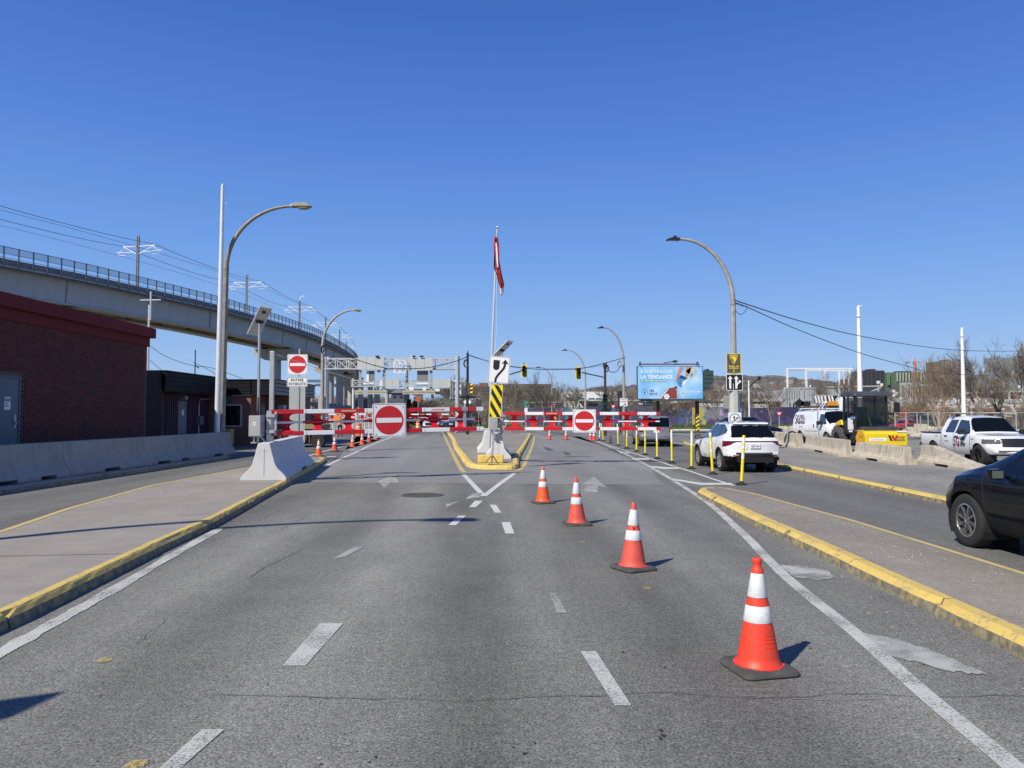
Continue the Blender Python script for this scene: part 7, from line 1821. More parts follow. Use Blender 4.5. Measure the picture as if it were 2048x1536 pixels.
# black hose over the yard barrier
q = MB(); g = G(1582, 893, .118); pts = []
for k in range(15):
    a = math.pi * k / 14; pts.append((g.x + .02 - .40 * math.cos(math.pi - a) * -1 * .9, g.y - .02 - .12 * math.sin(a), .13 + .74 * math.sin(a) ** .55))
q.tube(pts, .038, 8); tag(q.build('hose', mat('hose_black', (.04, .038, .035), .7), smooth=True), 'thick black hose looped over the weathered barrier behind the white SUV', 'hose')
# a worker beyond the left gate
def person(label, loc, H, shirt, trousers, rz=0.0, helmet=None):
    t = thing('person', label, 'person', loc, rz)
    s = H / 1.75
    J = {'pel': (0, 0, .95, .15), 'wai': (0, 0, 1.1, .13), 'che': (0, -.01, 1.32, .155), 'nek': (0, 0, 1.47, .06), 'hea': (0, -.02, 1.58, .085), 'top': (0, -.01, 1.68, .075),
         'hl': (-.10, 0, .90, .10), 'kl': (-.12, -.03, .50, .065), 'al': (-.13, .03, .09, .045), 'tl': (-.14, -.13, .03, .04), 'hr': (.10, 0, .90, .10), 'kr': (.13, .02, .50, .065), 'ar': (.16, .06, .09, .045), 'tr': (.18, -.10, .03, .04),
         'sl': (-.19, 0, 1.40, .065), 'el': (-.26, .02, 1.12, .045), 'wl': (-.24, -.12, .92, .032), 'fl': (-.24, -.17, .84, .035), 'sr': (.19, 0, 1.40, .065), 'er': (.27, .03, 1.13, .045), 'wr': (.25, -.10, .91, .032), 'fr': (.25, -.14, .83, .035)}
    E = [('pel', 'wai'), ('wai', 'che'), ('che', 'nek'), ('nek', 'hea'), ('hea', 'top'), ('pel', 'hl'), ('hl', 'kl'), ('kl', 'al'), ('al', 'tl'), ('pel', 'hr'), ('hr', 'kr'), ('kr', 'ar'), ('ar', 'tr'), ('che', 'sl'), ('sl', 'el'), ('el', 'wl'), ('wl', 'fl'), ('che', 'sr'), ('sr', 'er'), ('er', 'wr'), ('wr', 'fr')]
    ks = list(J); me = bpy.data.meshes.new('figure'); me.from_pydata([tuple(c * s for c in J[k][:3]) for k in ks], [(ks.index(a), ks.index(b)) for a, b in E], [])
    o = bpy.data.objects.new('figure', me); C.objects.link(o)
    o.modifiers.new('skin', 'SKIN'); sk_ = me.skin_vertices[0].data
    for i, k in enumerate(ks): sk_[i].radius = (J[k][3] * s * (.8 if k in ('pel', 'wai', 'che') else 1), J[k][3] * s); sk_[i].use_root = (k == 'pel')
    sb = o.modifiers.new('sub', 'SUBSURF'); sb.levels = 2; sb.render_levels = 2
    dg = bpy.context.evaluated_depsgraph_get(); nm = bpy.data.meshes.new_from_object(o.evaluated_get(dg)); bpy.data.objects.remove(o)
    nm.name = 'body'; nm.materials.clear(); sk = mat('skin', (.45, .27, .19), .6); sh = shirt; tr_ = trousers
    for m_ in (sk, sh, tr_, mat('boots', (.05, .04, .03), .7)): nm.materials.append(m_)
    for p in nm.polygons:
        z = p.center.z / s; x = abs(p.center.x / s); p.use_smooth = True
        p.material_index = 3 if z < .12 else (2 if z < .98 and x < .20 else (0 if z > 1.46 or (z < .92 and x > .2) else 1))
    b = bpy.data.objects.new('body', nm); C.objects.link(b); b.parent = t
    q = MB(); q.lathe([(.13 * s, 1.63 * s), (.105 * s, 1.66 * s), (.095 * s, 1.73 * s), (.05 * s, 1.78 * s), (.001, 1.79 * s)], 16); q.build('helmet', helmet or MATS['sign_orange'], t, smooth=True)
    q = MB(); q.lathe([(.18 * s, 1.02 * s), (.185 * s, 1.06 * s)], 16); q.v = [(x, y * .75, z) for x, y, z in q.v]; q.build('reflective_band', cone_white, t)
    return t
g = G(680, 873.5); person('worker in an orange hi-vis top and dark trousers beyond the left gate', (g.x, g.y, 0), 1.70, mat('hivis_orange', (.85, .25, .02), .7), mat('dark_trousers', (.03, .035, .05), .8), R(20))
# ================================================================== BUILDINGS ON THE LEFT
def brick_mat(name, c1, c2, mortar, scale=1.0, along='Y'):
    m = bpy.data.materials.new(name); m.use_nodes = True; t = m.node_tree; N = t.nodes; L = t.links; b = N['Principled BSDF']; b.inputs['Roughness'].default_value = .85
    g = N.new('ShaderNodeNewGeometry'); sp = N.new('ShaderNodeSeparateXYZ'); L.new(g.outputs['Position'], sp.inputs[0]); cb = N.new('ShaderNodeCombineXYZ')
    L.new(sp.outputs[1 if along == 'Y' else 0], cb.inputs[0]); L.new(sp.outputs[2], cb.inputs[1])
    br = N.new('ShaderNodeTexBrick'); br.inputs['Scale'].default_value = scale; br.inputs['Brick Width'].default_value = .215; br.inputs['Row Height'].default_value = .075; br.inputs['Mortar Size'].default_value = .008
    br.inputs['Color1'].default_value = (*c1, 1); br.inputs['Color2'].default_value = (*c2, 1); br.inputs['Mortar'].default_value = (*mortar, 1)
    L.new(cb.outputs[0], br.inputs['Vector']); L.new(br.outputs['Color'], b.inputs['Base Color'])
    bp = N.new('ShaderNodeBump'); bp.inputs['Distance'].default_value = .006; bp.inputs['Strength'].default_value = .8; bp.invert = True; L.new(br.outputs['Fac'], bp.inputs['Height']); L.new(bp.outputs[0], b.inputs['Normal'])
    MATS[name] = m; return m
XW = -14.9
fas = mat('fascia_maroon', (.145, .014, .017), .9, var=.06, scale=.6)
mort = mat('mortar_dark', (.145, .085, .075), .9, var=.2, scale=6)
brick_a = [mat('brick_dark_%s' % n, c, .85, var=.15, scale=8) for n, c in (('plum', (.115, .030, .024)), ('red', (.145, .036, .026)), ('brown', (.085, .026, .022)))]
t = thing('brick_building', 'dark red brick building with a maroon metal fascia at the left edge', 'building', (XW, 20, 0))
def wb_(name, a, b, m_, bevel=0.0): q = MB(); q.bb(a, b); return q.build(name, m_, t, bevel=bevel, world=True)
wall_o = wb_('wall', (-32, 8, 0), (XW - .02, 30.38, 4.9), mort)
wb_('upper_fascia', (-32.2, 7.8, 4.86), (XW + .22, 30.62, 5.26), fas); wb_('lower_fascia', (-32.1, 7.9, 4.50), (XW + .06, 30.44, 4.858), fas)
for y in (12.0, 17, 22.6, 26.4): wb_('fascia_joint', (XW + .221, y, 4.865), (XW + .224, y + .012, 5.255), black_matte)
for y in (14.0, 23.8, 29.3): wb_('fascia_joint', (XW + .061, y, 4.51), (XW + .064, y + .012, 4.85), black_matte)
DY0, DY1, DZ = 21.2, 22.55, 2.88
rb_ = random.Random(3); near = []; rest = MB(); me_b = []
for m_ in brick_a:
    b0 = MB(); b0.bb((-.02, -.1, -.0325), (.012, .1, .0325)); me_b.append(b0.mesh('brick', m_))
rows_ = int(4.40 / .075)
for r_ in range(rows_):
    z = .14 + .0375 + r_ * .075
    if z > 4.48: break
    y = 20.6 + (.1075 if r_ % 2 else 0)
    while y < 30.25:
        if not (DY0 - .06 < y < DY1 + .10 and z < DZ + .08):
            near.append((y, z))
        y += .215
near.sort(key=lambda p: p[0] - .35 * abs(p[1] - 2.6))
cnt = 0
for y, z in near:
    if y > 21.6 and 1.0 < z and cnt < 298:
        o = bpy.data.objects.new('brick', rb_.choice(me_b)); C.objects.link(o); o.parent = t; o.location = (rb_.uniform(-.004, .004), y - 20, z); cnt += 1
    else:
        rest.k = rb_.randrange(3); dx = rb_.uniform(-.003, .003); rest.bb((XW - .02, y - .1, z - .0325), (XW + .012 + dx, y + .1, z + .0325))
ro = rest.build('bricks', brick_a, t, world=True); ro['kind'] = 'stuff'
blue_d = mat('door_blue_grey', (.10, .135, .17), .5, var=.05)
q = MB(); q.bb((XW - .015, DY0, .14), (XW + .03, DY0 + .07, DZ)); q.bb((XW - .015, DY1 - .07, .14), (XW + .03, DY1, DZ)); q.bb((XW - .015, DY0 + .07, DZ - .08), (XW + .03, DY1 - .07, DZ)); q.build('door_frame', mat('frame_blue_grey', (.075, .10, .125), .5), t, world=True)
dr = wb_('door', (XW - .012, DY0 + .075, .16), (XW + .012, DY1 - .075, DZ - .085), blue_d)
def on_wall(y, z): return (0 + .014 - 0, y - 20, z)
q = MB(); q.bb((XW + .013, 21.85, 1.86), (XW + .016, 22.12, 2.24)); q.build('door_notice', sign_white, t, world=True)
q = MB(); q.bb((XW + .0165, 21.86, 2.11), (XW + .018, 22.11, 2.20)); q.build('notice_header', mat('notice_teal', (.05, .22, .22), .5), t, world=True)
text(t, 'ATTENTION', .035, (.020, 1.985, 2.14), sign_white, rz=R(90), w=.2); text(t, 'ACCÈS', .04, (.020, 1.94, 2.03), sign_black, rz=R(90), w=.11); text(t, 'RÉSERVÉ', .035, (.020, 1.95, 1.96), sign_black, rz=R(90), w=.13)
q = MB(); q.bb((XW + .013, 22.28, 1.32), (XW + .03, 22.36, 1.72)); q.tube([(XW + .06, 22.32, 1.42), (XW + .07, 22.32, 1.5)], .03, 8); q.build('handle', steel, t, world=True)

# dark fascia building with corrugated cladding
char = mat('fascia_black', (.007, .0075, .009), .6, 0, var=.2, scale=.8, spec=.2)
bm_side = brick_mat('brick_side', (.13, .045, .035), (.10, .035, .03), (.07, .05, .045), along='Y'); bm_front = brick_mat('brick_front', (.30, .11, .075), (.24, .085, .06), (.22, .18, .15), along='X')
plum = mat('cladding_plum', (.060, .022, .040), .55, var=.1)
X2 = -15.85; YB0, YB1 = 34.0, 41.2
t = thing('fascia_building', 'low building with a black ribbed fascia, plum corrugated cladding and a grey door', 'building', (X2, 36, 0))
wb_('wall', (-30, YB0 + .9, 0), (X2 - .9, YB1, 3.0), bm_side); wb_('link_block', (-30, 30.4, 0), (X2 - .1, YB0 - .05, 3.66), char)  # black block between the buildings is added to shade this front
for k in range(4): wb_('fascia_board', (-29.5, YB0 + .0, 2.86 + .215 * k), (X2 + .012 * k, YB1, 2.86 + .215 * k + .195), char)
wb_('fascia_core', (-29.4, YB0 + .05, 2.85), (X2 - .05, YB1, 3.71), black_matte); wb_('roof_edge', (-29.5, YB0 - .04, 3.712), (X2 + .09, YB1, 3.76), char); wb_('soffit', (-29.4, YB0 + .06, 2.80), (X2 - .06, YB1, 2.849), black_matte)
XF = X2 - .9
yy = 36.0
while yy < YB1 - .1:
    if not 37.25 < yy < 38.35: wb_('cladding_rib', (XF + .0, yy, .14), (XF + .05, yy + .11, 2.8), plum)
    yy += .20
wb_('cladding_sheet', (XF, 35.95, .14), (XF + .012, 37.3, 2.8), plum); wb_('cladding_sheet', (XF, 38.3, .14), (XF + .012, YB1 - .05, 2.8), plum); wb_('cladding_sheet', (XF, 37.3, 2.45), (XF + .012, 38.3, 2.8), plum)
wb_('door', (XF - .02, 37.35, .16), (XF + .035, 38.3, 2.42), mat('door_grey', (.16, .19, .20), .5)); wb_('door_notice', (XF + .036, 37.72, 1.7), (XF + .04, 37.98, 1.98), sign_white); wb_('door_lamp', (XF + .0, 37.8, 2.5), (XF + .18, 38.1, 2.66), mat('lamp_box', (.4, .4, .38), .6)); wb_('handle', (XF + .036, 38.16, 1.1), (XF + .08, 38.22, 1.2), steel)
q = MB(); q.tube([(XF + .12, 39.6, .2), (XF + .12, 39.6, 2.3), (XF + .12, 39.7, 2.55), (XF + .12, 41, 2.6)], .035, 6); q.build('conduit', steel, t, world=True); wb_('meter_box', (XF + .05, 39.4, 1.2), (XF + .28, 39.85, 1.65), mat('meter_grey', (.13, .14, .16), .5))
q = MB(); q.tube([(X2 - .6, 38.6, 3.7), (X2 - .6, 38.6, 5.1)], .03, 5); q.tube([(X2 - .6, 38.6, 4.3), (X2 - .4, 38.6, 4.15)], .03, 5); q.build('roof_antenna', black, t, world=True)
q = MB(); q.tube([(X2 - .1, 40.2, 3.5), (X2 - .1, 40.2, 5.55)], .028, 5); q.build('roof_antenna', alu, t, world=True)
# third brick building
t = thing('brick_building', 'low brick building with a sunlit brick corner and framed dark window behind the poles', 'building', (-15, 42, 0))
X3 = -13.15; Y3 = 41.2
wb_('wall', (-28, Y3 + .6, 0), (X(501, 41.8), Y3 + 8, 2.85), bm_front); wb_('side_wall', (X(501, 41.8) + .003, Y3 + 3.2, 0), (X3 - .15, Y3 + 8, 2.84), bm_front)
for k in range(4): wb_('fascia_board', (-28, Y3 + .45, 2.84 + .215 * k), (X3 + .012 * k, Y3 + 8.4, 2.84 + .215 * k + .195), char)
wb_('fascia_core', (-27.9, Y3 + .5, 2.83), (X3 - .05, Y3 + 8.3, 3.67), black_matte); wb_('roof_edge', (-28, Y3 + .40, 3.672), (X3 + .09, Y3 + 8.45, 3.72), char)
q = MB()
for k in range(4): q.bb((X3 + .045, Y3 + .1, 2.85 + .215 * k), (X3 + .055, Y3 + 8.3, 2.85 + .215 * k + .175))
q.build('side_cladding', mat('side_grey', (.16, .16, .155), .5, var=.1), t, world=True)  # grey skin over the black side boards: sky reflection put into the colour
wb_('cap_flashing', (X(463, 41.7), Y3 + .52, 2.80), (X(502, 41.7), Y3 + .60, 2.86), sign_white)
a0, a1 = X(443, 41.7), X(480.5, 41.7)
wb_('window', (a0, Y3 + .57, P(0, 851, 41.7).z), (a1, Y3 + .60, P(0, 811, 41.7).z), glassy('window_black', (.004, .005, .006), .05))
q = MB(); z0, z1 = P(0, 851, 41.7).z, P(0, 811, 41.7).z
for a, b in (((a0, z0 - .07), (a1 + .06, z0)), ((a0, z1), (a1 + .06, z1 + .06)), ((a1, z0), (a1 + .06, z1))): q.bb((a[0], Y3 + .52, a[1]), (b[0], Y3 + .60, b[1]))
q.build('window_frame', alu, t, world=True)
wb_('panel_over_window', (a0, Y3 + .56, z1 + .08), (X(463, 41.7), Y3 + .60, z1 + .52), mat('panel_slate', (.09, .10, .10), .6))
wb_('yellow_bin', (X(442, 40), 39.6, .14), (X(466, 40), 40.2, P(0, 858, 40).z), mat('bin_ochre', (.42, .33, .08), .6)); wb_('utility_box', (X(520, 44), 43.6, .1), (X(528, 44), 44.2, P(0, 810, 44).z), steel_matte); wb_('air_unit', (X(562, 44), 43.4, 1.9), (X(573, 44), 44, 2.3), steel_matte)

# ================================================================== EMBANKMENT UNDER THE VIADUCT, FAR LEFT
scrub = mat('scrub_slope', (.16, .135, .09), .95, var=.35, scale=.4, dirt=(.10, .10, .05), dscale=.2, bump=.3, bscale=3)
q = MB(); pr = [(-20, 62), (-24, 80), (-27, 115), (-28.5, 160), (-33, 210), (-45, 290), (-70, 400), (-300, 400), (-300, 60), (-60, 55)]
n = len(pr); q.v = [(x, y, -.03) for x, y in pr] + [(x - (9 if i < 7 else 0), y + 2, 2.3) for i, (x, y) in enumerate(pr)]; q.f = [(i, (i + 1) % n, n + (i + 1) % n, n + i) for i in range(n)] + [tuple(range(n, 2 * n))]; q.mi = [0] * len(q.f)
struct(q.build('embankment', scrub))
slabm = mat('slope_slab', (.30, .27, .22), .9, var=.15, scale=.6)
for i, (u, Y) in enumerate([(655, 118), (667, 122), (680, 128), (694, 136), (708, 146), (722, 158)]):
    q = MB(); x = X(u, Y); q.prism([(x - 3.6, 3.7), (x - 3.2, 3.9), (x + 2.2, 1.2), (x + 2.2, .9)], Y, Y + 3.4); tag(q.build('sloping_slab', slabm), ['first sloping concrete slab below the viaduct piers', 'second sloping concrete slab below the viaduct piers', 'third sloping concrete slab below the viaduct piers', 'fourth sloping concrete slab below the viaduct piers', 'fifth sloping concrete slab below the viaduct piers', 'sixth sloping concrete slab below the viaduct piers'][i], 'slab', 'sloping slabs under the viaduct')
# corrugated grey hoarding at the foot of the embankment
t = thing('metal_fence', 'grey vertical ribbed metal fence at the foot of the embankment', 'fence', (X(655, 75), 76, 0))
for u in range(652, 800, 4): q = MB(); q.bb((X(u, 76) , 75.9, 0), (X(u + 3.3, 76), 76.0, P(0, 841, 76).z + 1.15)); q.build('sheet', steel_matte if (u // 4) % 2 else gpan, t, world=True)
for u0, u1, lab in ((612, 648, 'concrete pillar box behind the farther left lamp'),): q = MB(); q.bb((X(636, 62), 62, 0), (X(647, 62), 62.6, P(0, 793, 62).z)); tag(q.build('concrete_pillar', conc_pier), lab, 'pillar')
t = thing('lattice_boom', 'dark lattice booms in the sky gap left of the viaduct piers', 'crane boom', (X(640, 180), 180, 0)); tr_ = t
truss(t, X(612, 180) - X(640, 180), X(660, 180) - X(640, 180), P(0, 764, 180).z, P(0, 760, 180).z, 0, .5, .9, fs_ := mat('boom_slate', (.06, .08, .11), .5), .07); truss(t, X(630, 180) - X(640, 180), X(672, 180) - X(640, 180), P(0, 772, 180).z, P(0, 768, 180).z, 0, .5, .9, fs_, .07)
t = thing('utility_pole', 'distant utility pole with insulators left of the viaduct piers', 'utility pole', (X(623, 190), 190, 0)); q = MB(); H = P(0, 778, 190).z; q.tube([(0, 0, 0), (0, 0, H)], .22, 6); q.bar((-1.3, 0, H - 1.2), (1.3, 0, H - 1.2), .2); q.bar((-1.1, 0, H - .3), (1.0, 0, H - .9), .12); q.build('pole', steel_matte, t)

# ================================================================== PAINTED HOARDING
hcols = {'violet': (.075, .062, .135), 'deep_violet': (.042, .036, .10), 'lilac': (.21, .19, .25), 'blue': (.06, .10, .28), 'teal': (.06, .22, .25), 'yellow': (.45, .38, .08), 'pale': (.40, .38, .42), 'pink': (.32, .10, .14)}
def mural(name, base, accents, seed):
    m = bpy.data.materials.new(name); m.use_nodes = True; t = m.node_tree; N = t.nodes; L = t.links; b = N['Principled BSDF']; b.inputs['Roughness'].default_value = .7
    g = N.new('ShaderNodeNewGeometry'); out = None
    mp = N.new('ShaderNodeMapping'); mp.inputs['Location'].default_value = (seed * 7.3, 0, 0); L.new(g.outputs['Position'], mp.inputs[0])
    prev = None
    for i, (c, lo, sc) in enumerate(accents):
        nz = N.new('ShaderNodeTexNoise'); nz.inputs['Scale'].default_value = sc; nz.inputs['Detail'].default_value = 3; nz.noise_dimensions = '4D'; nz.inputs['W'].default_value = seed + i * 3.1; L.new(mp.outputs[0], nz.inputs[0])
        r_ = N.new('ShaderNodeMapRange'); r_.inputs[1].default_value = lo; r_.inputs[2].default_value = lo + .05; L.new(nz.outputs['Fac'], r_.inputs[0])
        mx = N.new('ShaderNodeMix'); mx.data_type = 'RGBA'; L.new(r_.outputs[0], mx.inputs[0])
        if prev is None: mx.inputs[6].default_value = (*base, 1)
        else: L.new(prev, mx.inputs[6])
        mx.inputs[7].default_value = (*c, 1); prev = mx.outputs[2]
    L.new(prev, b.inputs['Base Color']); MATS[name] = m; return m
H = hcols
mur = [mural('mural_violet', H['violet'], [(H['deep_violet'], .5, .5), (H['lilac'], .62, 1.2), (H['pale'], .70, 1.7)], 1), mural('mural_blue', H['blue'], [(H['violet'], .48, .4), (H['teal'], .6, .9), (H['pale'], .66, 1.5)], 2),
       mural('mural_yellow', H['teal'], [(H['yellow'], .45, .5), (H['blue'], .55, .7), (H['pale'], .66, 1.3)], 3), mural('mural_lilac', H['lilac'], [(H['violet'], .5, .5), (H['pale'], .56, .8), (H['teal'], .66, 1.2)], 4), mural('mural_plain', H['deep_violet'], [(H['violet'], .5, .6), (H['pale'], .72, 1.5)], 5)]
t = thing('painted_hoarding', 'long hoarding covered with violet, blue and yellow mural painting across the background', 'fence', (0, 129, 0))
xx = X(1046, 129)
while xx < X(2110, 129):
    u = 1024 + xx * 1490 / 129
    k = 2 if (1372 < u < 1392 or 1128 < u < 1142 or u > 1955 and u < 1990) else (3 if 1392 < u < 1455 else (1 if (1330 < u < 1372 or 1142 < u < 1290 and (int(u / 13) % 3 == 0)) else (4 if 1500 < u < 1600 else 0)))
    q = MB(); q.bb((xx, 128.95, .05), (xx + 2.40, 129.05, P(0, 815.5, 129).z + (.12 if int(xx) % 3 == 0 else 0))); q.build('panel', mur[k], t, world=True); xx += 2.44

# ================================================================== BUILDINGS BEYOND
def pbox(par, name, u0, u1, v0, v1, Y, depth, m_, vb=None):
    """box between pixel columns u0..u1 and rows v0 (top)..v1 (bottom) at distance Y"""
    z1, z0 = P(0, v0, Y).z, (P(0, v1, Y).z if v1 is not None else 0)
    q = MB(); q.bb((X(u0, Y), Y, z0), (X(u1, Y), Y + depth, z1)); return q.build(name, m_, par, world=True)
def windows(par, u0, u1, v0, v1, Y, nx, nz, m_, fw=.6, fh=.6, name='window'):
    for i in range(nx):
        for j in range(nz):
            a = u0 + (u1 - u0) * (i + .5 - fw / 2) / nx; b = u0 + (u1 - u0) * (i + .5 + fw / 2) / nx; c = v0 + (v1 - v0) * (j + .5 - fh / 2) / nz; d = v0 + (v1 - v0) * (j + .5 + fh / 2) / nz
            q = MB(); q.bb((X(a, Y), Y - .12, P(0, d, Y).z), (X(b, Y), Y - .02, P(0, c, Y).z)); q.build(name, m_, par, world=True)
wgl = glassy('far_window', (.03, .04, .05), .1); wteal = glassy('far_window_teal', (.05, .12, .13), .1); wcol = mat('rend_white', (.62, .62, .60), .7, var=.05, scale=.2); wcol2 = mat('rend_offwhite', (.50, .49, .46), .7, var=.08, scale=.2); brk = mat('far_brick', (.26, .10, .07), .85, var=.15, scale=.5); brk2 = mat('far_brick_brown', (.20, .115, .085), .85, var=.15, scale=.5); dark_b = mat('far_dark', (.10, .085, .07), .8, var=.2, scale=.2); gry = mat('far_grey', (.24, .25, .26), .7, var=.1, scale=.3)
t = thing('white_building', 'low modern white building with teal windows behind the hoarding', 'building', (X(1180, 158), 158, 0))
pbox(t, 'upper_block', 1126, 1252, 783.5, 801, 160, 14, wcol); pbox(t, 'lower_block', 1112, 1292, 802.5, None, 157, 16, wcol); pbox(t, 'canopy', 1160, 1292, 799.5, 801.8, 154, 3, mat('canopy_white', (.7, .7, .68), .6)); pbox(t, 'roof_unit', 1146, 1156, 780.5, 783.4, 162, 4, gry)
windows(t, 1130, 1172, 794.5, 802, 160, 4, 1, wteal, .9, .8); windows(t, 1176, 1205, 795, 802, 160, 2, 1, wteal, .8, .7); windows(t, 1176, 1196, 806.5, 813, 157, 2, 1, wgl, .9, .8); windows(t, 1128, 1164, 808, 818, 157, 3, 1, wgl, .15, .9, 'slit_window'); windows(t, 1198, 1250, 812, 822, 157, 10, 1, gry, .5, .9, 'fin')
t = thing('shed', 'low cream and blue sheds left of the white building', 'building', (X(1085, 150), 150, 0))
pbox(t, 'cream_block', 1066, 1092, 806, None, 151, 10, mat('cream', (.55, .50, .36), .7)); pbox(t, 'blue_block', 1053, 1064.5, 808, None, 150, 10, mat('shed_blue', (.20, .28, .36), .7)); pbox(t, 'white_roof', 1050, 1126, 803.5, 805.7, 149, 12, wcol); pbox(t, 'red_canopy', 1093, 1112, 809, 812, 149, 4, sign_red)
t = thing('long_building', 'long dark brown building behind the bare trees in the centre', 'building', (X(1020, 230), 230, 0))
pbox(t, 'wall', 902, 1112, 776, None, 232, 20, dark_b); pbox(t, 'upper_floor', 985, 1104, 768, 775.8, 234, 16, dark_b); windows(t, 905, 1110, 778, 796, 232, 34, 3, mat('lit_glass_brown', (.12, .095, .075), .4), .5, .4); windows(t, 990, 1102, 768.5, 775.5, 234, 18, 1, MATS['lit_glass_brown'], .5, .5)  # window bands in plain brown, a little paler than the wall
t = thing('overpass', 'dark bridge deck crossing behind the farther gantry', 'bridge', (X(850, 210), 210, 0))
pbox(t, 'deck', 762, 905, 778, 787, 212, 8, mat('deck_slate', (.05, .055, .06), .8))
for u in (800, 812, 862): pbox(t, 'pier', u, u + 3, 787, None, 213, 3, conc_pier)
t = thing('brick_block', 'red brick block with rooftop plant right of the black signal pole', 'building', (X(958, 250), 250, 0)); pbox(t, 'wall', 941, 976, 771, None, 252, 20, brk); pbox(t, 'roof_plant', 949, 955, 768, 770.8, 254, 6, gry); pbox(t, 'roof_plant', 958, 975, 765.5, 770.8, 256, 8, brk2); windows(t, 942, 975, 772, 788, 252, 7, 3, wgl, .55, .5)
for lab, u0, u1, v0, m_, Y in (('small white house right of the ladder frame', 938, 951, 791, wcol, 175), ('small grey-roofed white house far beyond the left gate', 898, 914, 795, wcol2, 170), ('small cream house below the left gantry', 826, 838, 786, MATS['cream'], 180), ('pale low house with a red gable behind the keep-right sign', 952, 964, 790, wcol2, 182), ('dark grey shed left of the central signs', 782, 808, 783, mat('shed_slate', (.09, .10, .13), .8), 150), ('white low block seen between the gate and the black pole', 884, 897, 806, wcol, 150), ('white shed seen right of the ladder frame post', 925, 940, 807, wcol, 152)):
    t = thing('house', lab, 'house', (X((u0 + u1) / 2, Y), Y, 0)); pbox(t, 'wall', u0, u1, v0 + 3, None, Y, 8, m_)
    z1 = P(0, v0 + 3, Y).z; zt = P(0, v0, Y).z; q = MB(); q.prism([(X(u0 - .6, Y), z1), (X(u1 + .6, Y), z1), (X((u0 + u1) / 2, Y), zt + .6)], Y - .3, Y + 8.3); q.build('roof', brk if 'red' in lab else gry, t, world=True); windows(t, u0, u1, v0 + 6, v0 + 14, Y, 2, 1, wgl, .4, .6)
t = thing('red_brick_works', 'red-brown brick works with a pale striped wall behind the right lamp', 'building', (X(1480, 175), 175, 0))
pbox(t, 'wall', 1400, 1562, 803, None, 178, 30, brk); pbox(t, 'roof_band', 1398, 1564, 797, 802.8, 177, 32, wcol2); pbox(t, 'upper_wall', 1405, 1545, 791, 796.8, 182, 20, brk2); pbox(t, 'dark_opening', 1480, 1502, 807.5, None, 177.6, .4, black_matte)
for u in range(1501, 1540, 3): pbox(t, 'white_fin', u, u + 1.4, 808, None, 177, .5, wcol)
pbox(t, 'graffiti_wall', 1398, 1462, 806, None, 176, .6, wcol2)
text(t, 'QUARTO', .55, (X(1409, 176) - X(1480, 175), .95, P(0, 816.5, 176).z), mat('graffiti_green', (.05, .16, .12), .7), w=2.6)
t = thing('grey_hall', 'light grey corrugated hall behind the substation frame', 'building', (X(1620, 190), 190, 0))
pbox(t, 'wall', 1572, 1700, 779, None, 192, 30, mat('hall_grey', (.40, .42, .44), .6, var=.06, scale=.3)); 
for u in range(1574, 1700, 5): pbox(t, 'rib', u, u + .7, 780, 806, 191.8, .2, gry)
windows(t, 1574, 1622, 806, 816, 192, 6, 1, black, .7, .9, 'bay_door')
t = thing('terrace', 'row of small white buildings in the gap left of the pickup', 'building', (X(1860, 170), 170, 0))
pbox(t, 'wall', 1762, 1990, 812, None, 172, 10, wcol); windows(t, 1764, 1988, 812, 824, 172, 30, 1, wgl, .5, .7)
t = thing('corner_brick_building', 'red brick building with a pale cornice at the right edge', 'building', (X(2030, 165), 165, 0)); pbox(t, 'wall', 2009, 2060, 784.5, None, 166, 15, brk); pbox(t, 'cornice', 2007, 2062, 781.5, 784.3, 165.5, 16, MATS['cream']); windows(t, 2011, 2048, 788, 812, 166, 4, 2, wgl, .5, .5)
# tall distant blocks
def tower(label, u0, u1, v0, Y, m_, nx, nz, wm_, name='tower_block', v1=775, cap=True):
    t = thing(name, label, 'building', (X((u0 + u1) / 2, Y), Y, 0)); pbox(t, 'wall', u0, u1, v0, None, Y, 30, m_); windows(t, u0, u1, v0 + 1, v1, Y, nx, nz, wm_, .7, .5)
    if cap: pbox(t, 'roof_plant', u0 + (u1 - u0) * .3, u0 + (u1 - u0) * .6, v0 - 3, v0 - .1, Y + 5, 12, m_)
    return t
tower('dark charcoal apartment block right of the tall white mast', 1727, 1771, 741, 900, mat('block_charcoal', (.055, .055, .06), .7, var=.1, scale=.02), 5, 7, mat('block_gap', (.03, .03, .035), .5))
t = tower('unfinished apartment block with bright green wrap and dark floors', 1770, 1862, 745, 950, mat('block_frame', (.10, .11, .11), .8, var=.2, scale=.02), 14, 6, mat('block_green', (.06, .17, .08), .6, var=.6, scale=.02))
for u in range(1796, 1860, 6): pbox(t, 'pale_column', u, u + 1.2, 745, 763, 948, 1.5, wcol2)
for u in (1777, 1780, 1838, 1853): pbox(t, 'green_column', u, u + 1.5, 748, 770, 947, 1.2, mat('wrap_lime', (.13, .33, .08), .6))
tower('glass tower with grey-blue facets behind the bare trees', 1993, 2012, 715, 1300, mat('tower_glass', (.28, .36, .40), .3, .3, var=.5, scale=.06), 4, 14, mat('tower_pane', (.50, .58, .60), .2, .4))
tower('banded grey-green tower at the right frame edge', 2035, 2062, 714, 1200, mat('tower_band', (.22, .27, .27), .5), 1, 12, mat('tower_band_dark', (.08, .11, .12), .3))
tower('green glass office block right of the billboard', 1407, 1428, 741, 1100, mat('office_green', (.035, .065, .065), .3, .2), 6, 4, mat('office_pane', (.06, .10, .10), .2))
tower('brown apartment tower seen through the trees, left of the second mast', 1885, 1915, 722, 800, mat('tower_tan', (.17, .14, .11), .8), 5, 10, mat('pane_tan', (.30, .27, .22), .5))
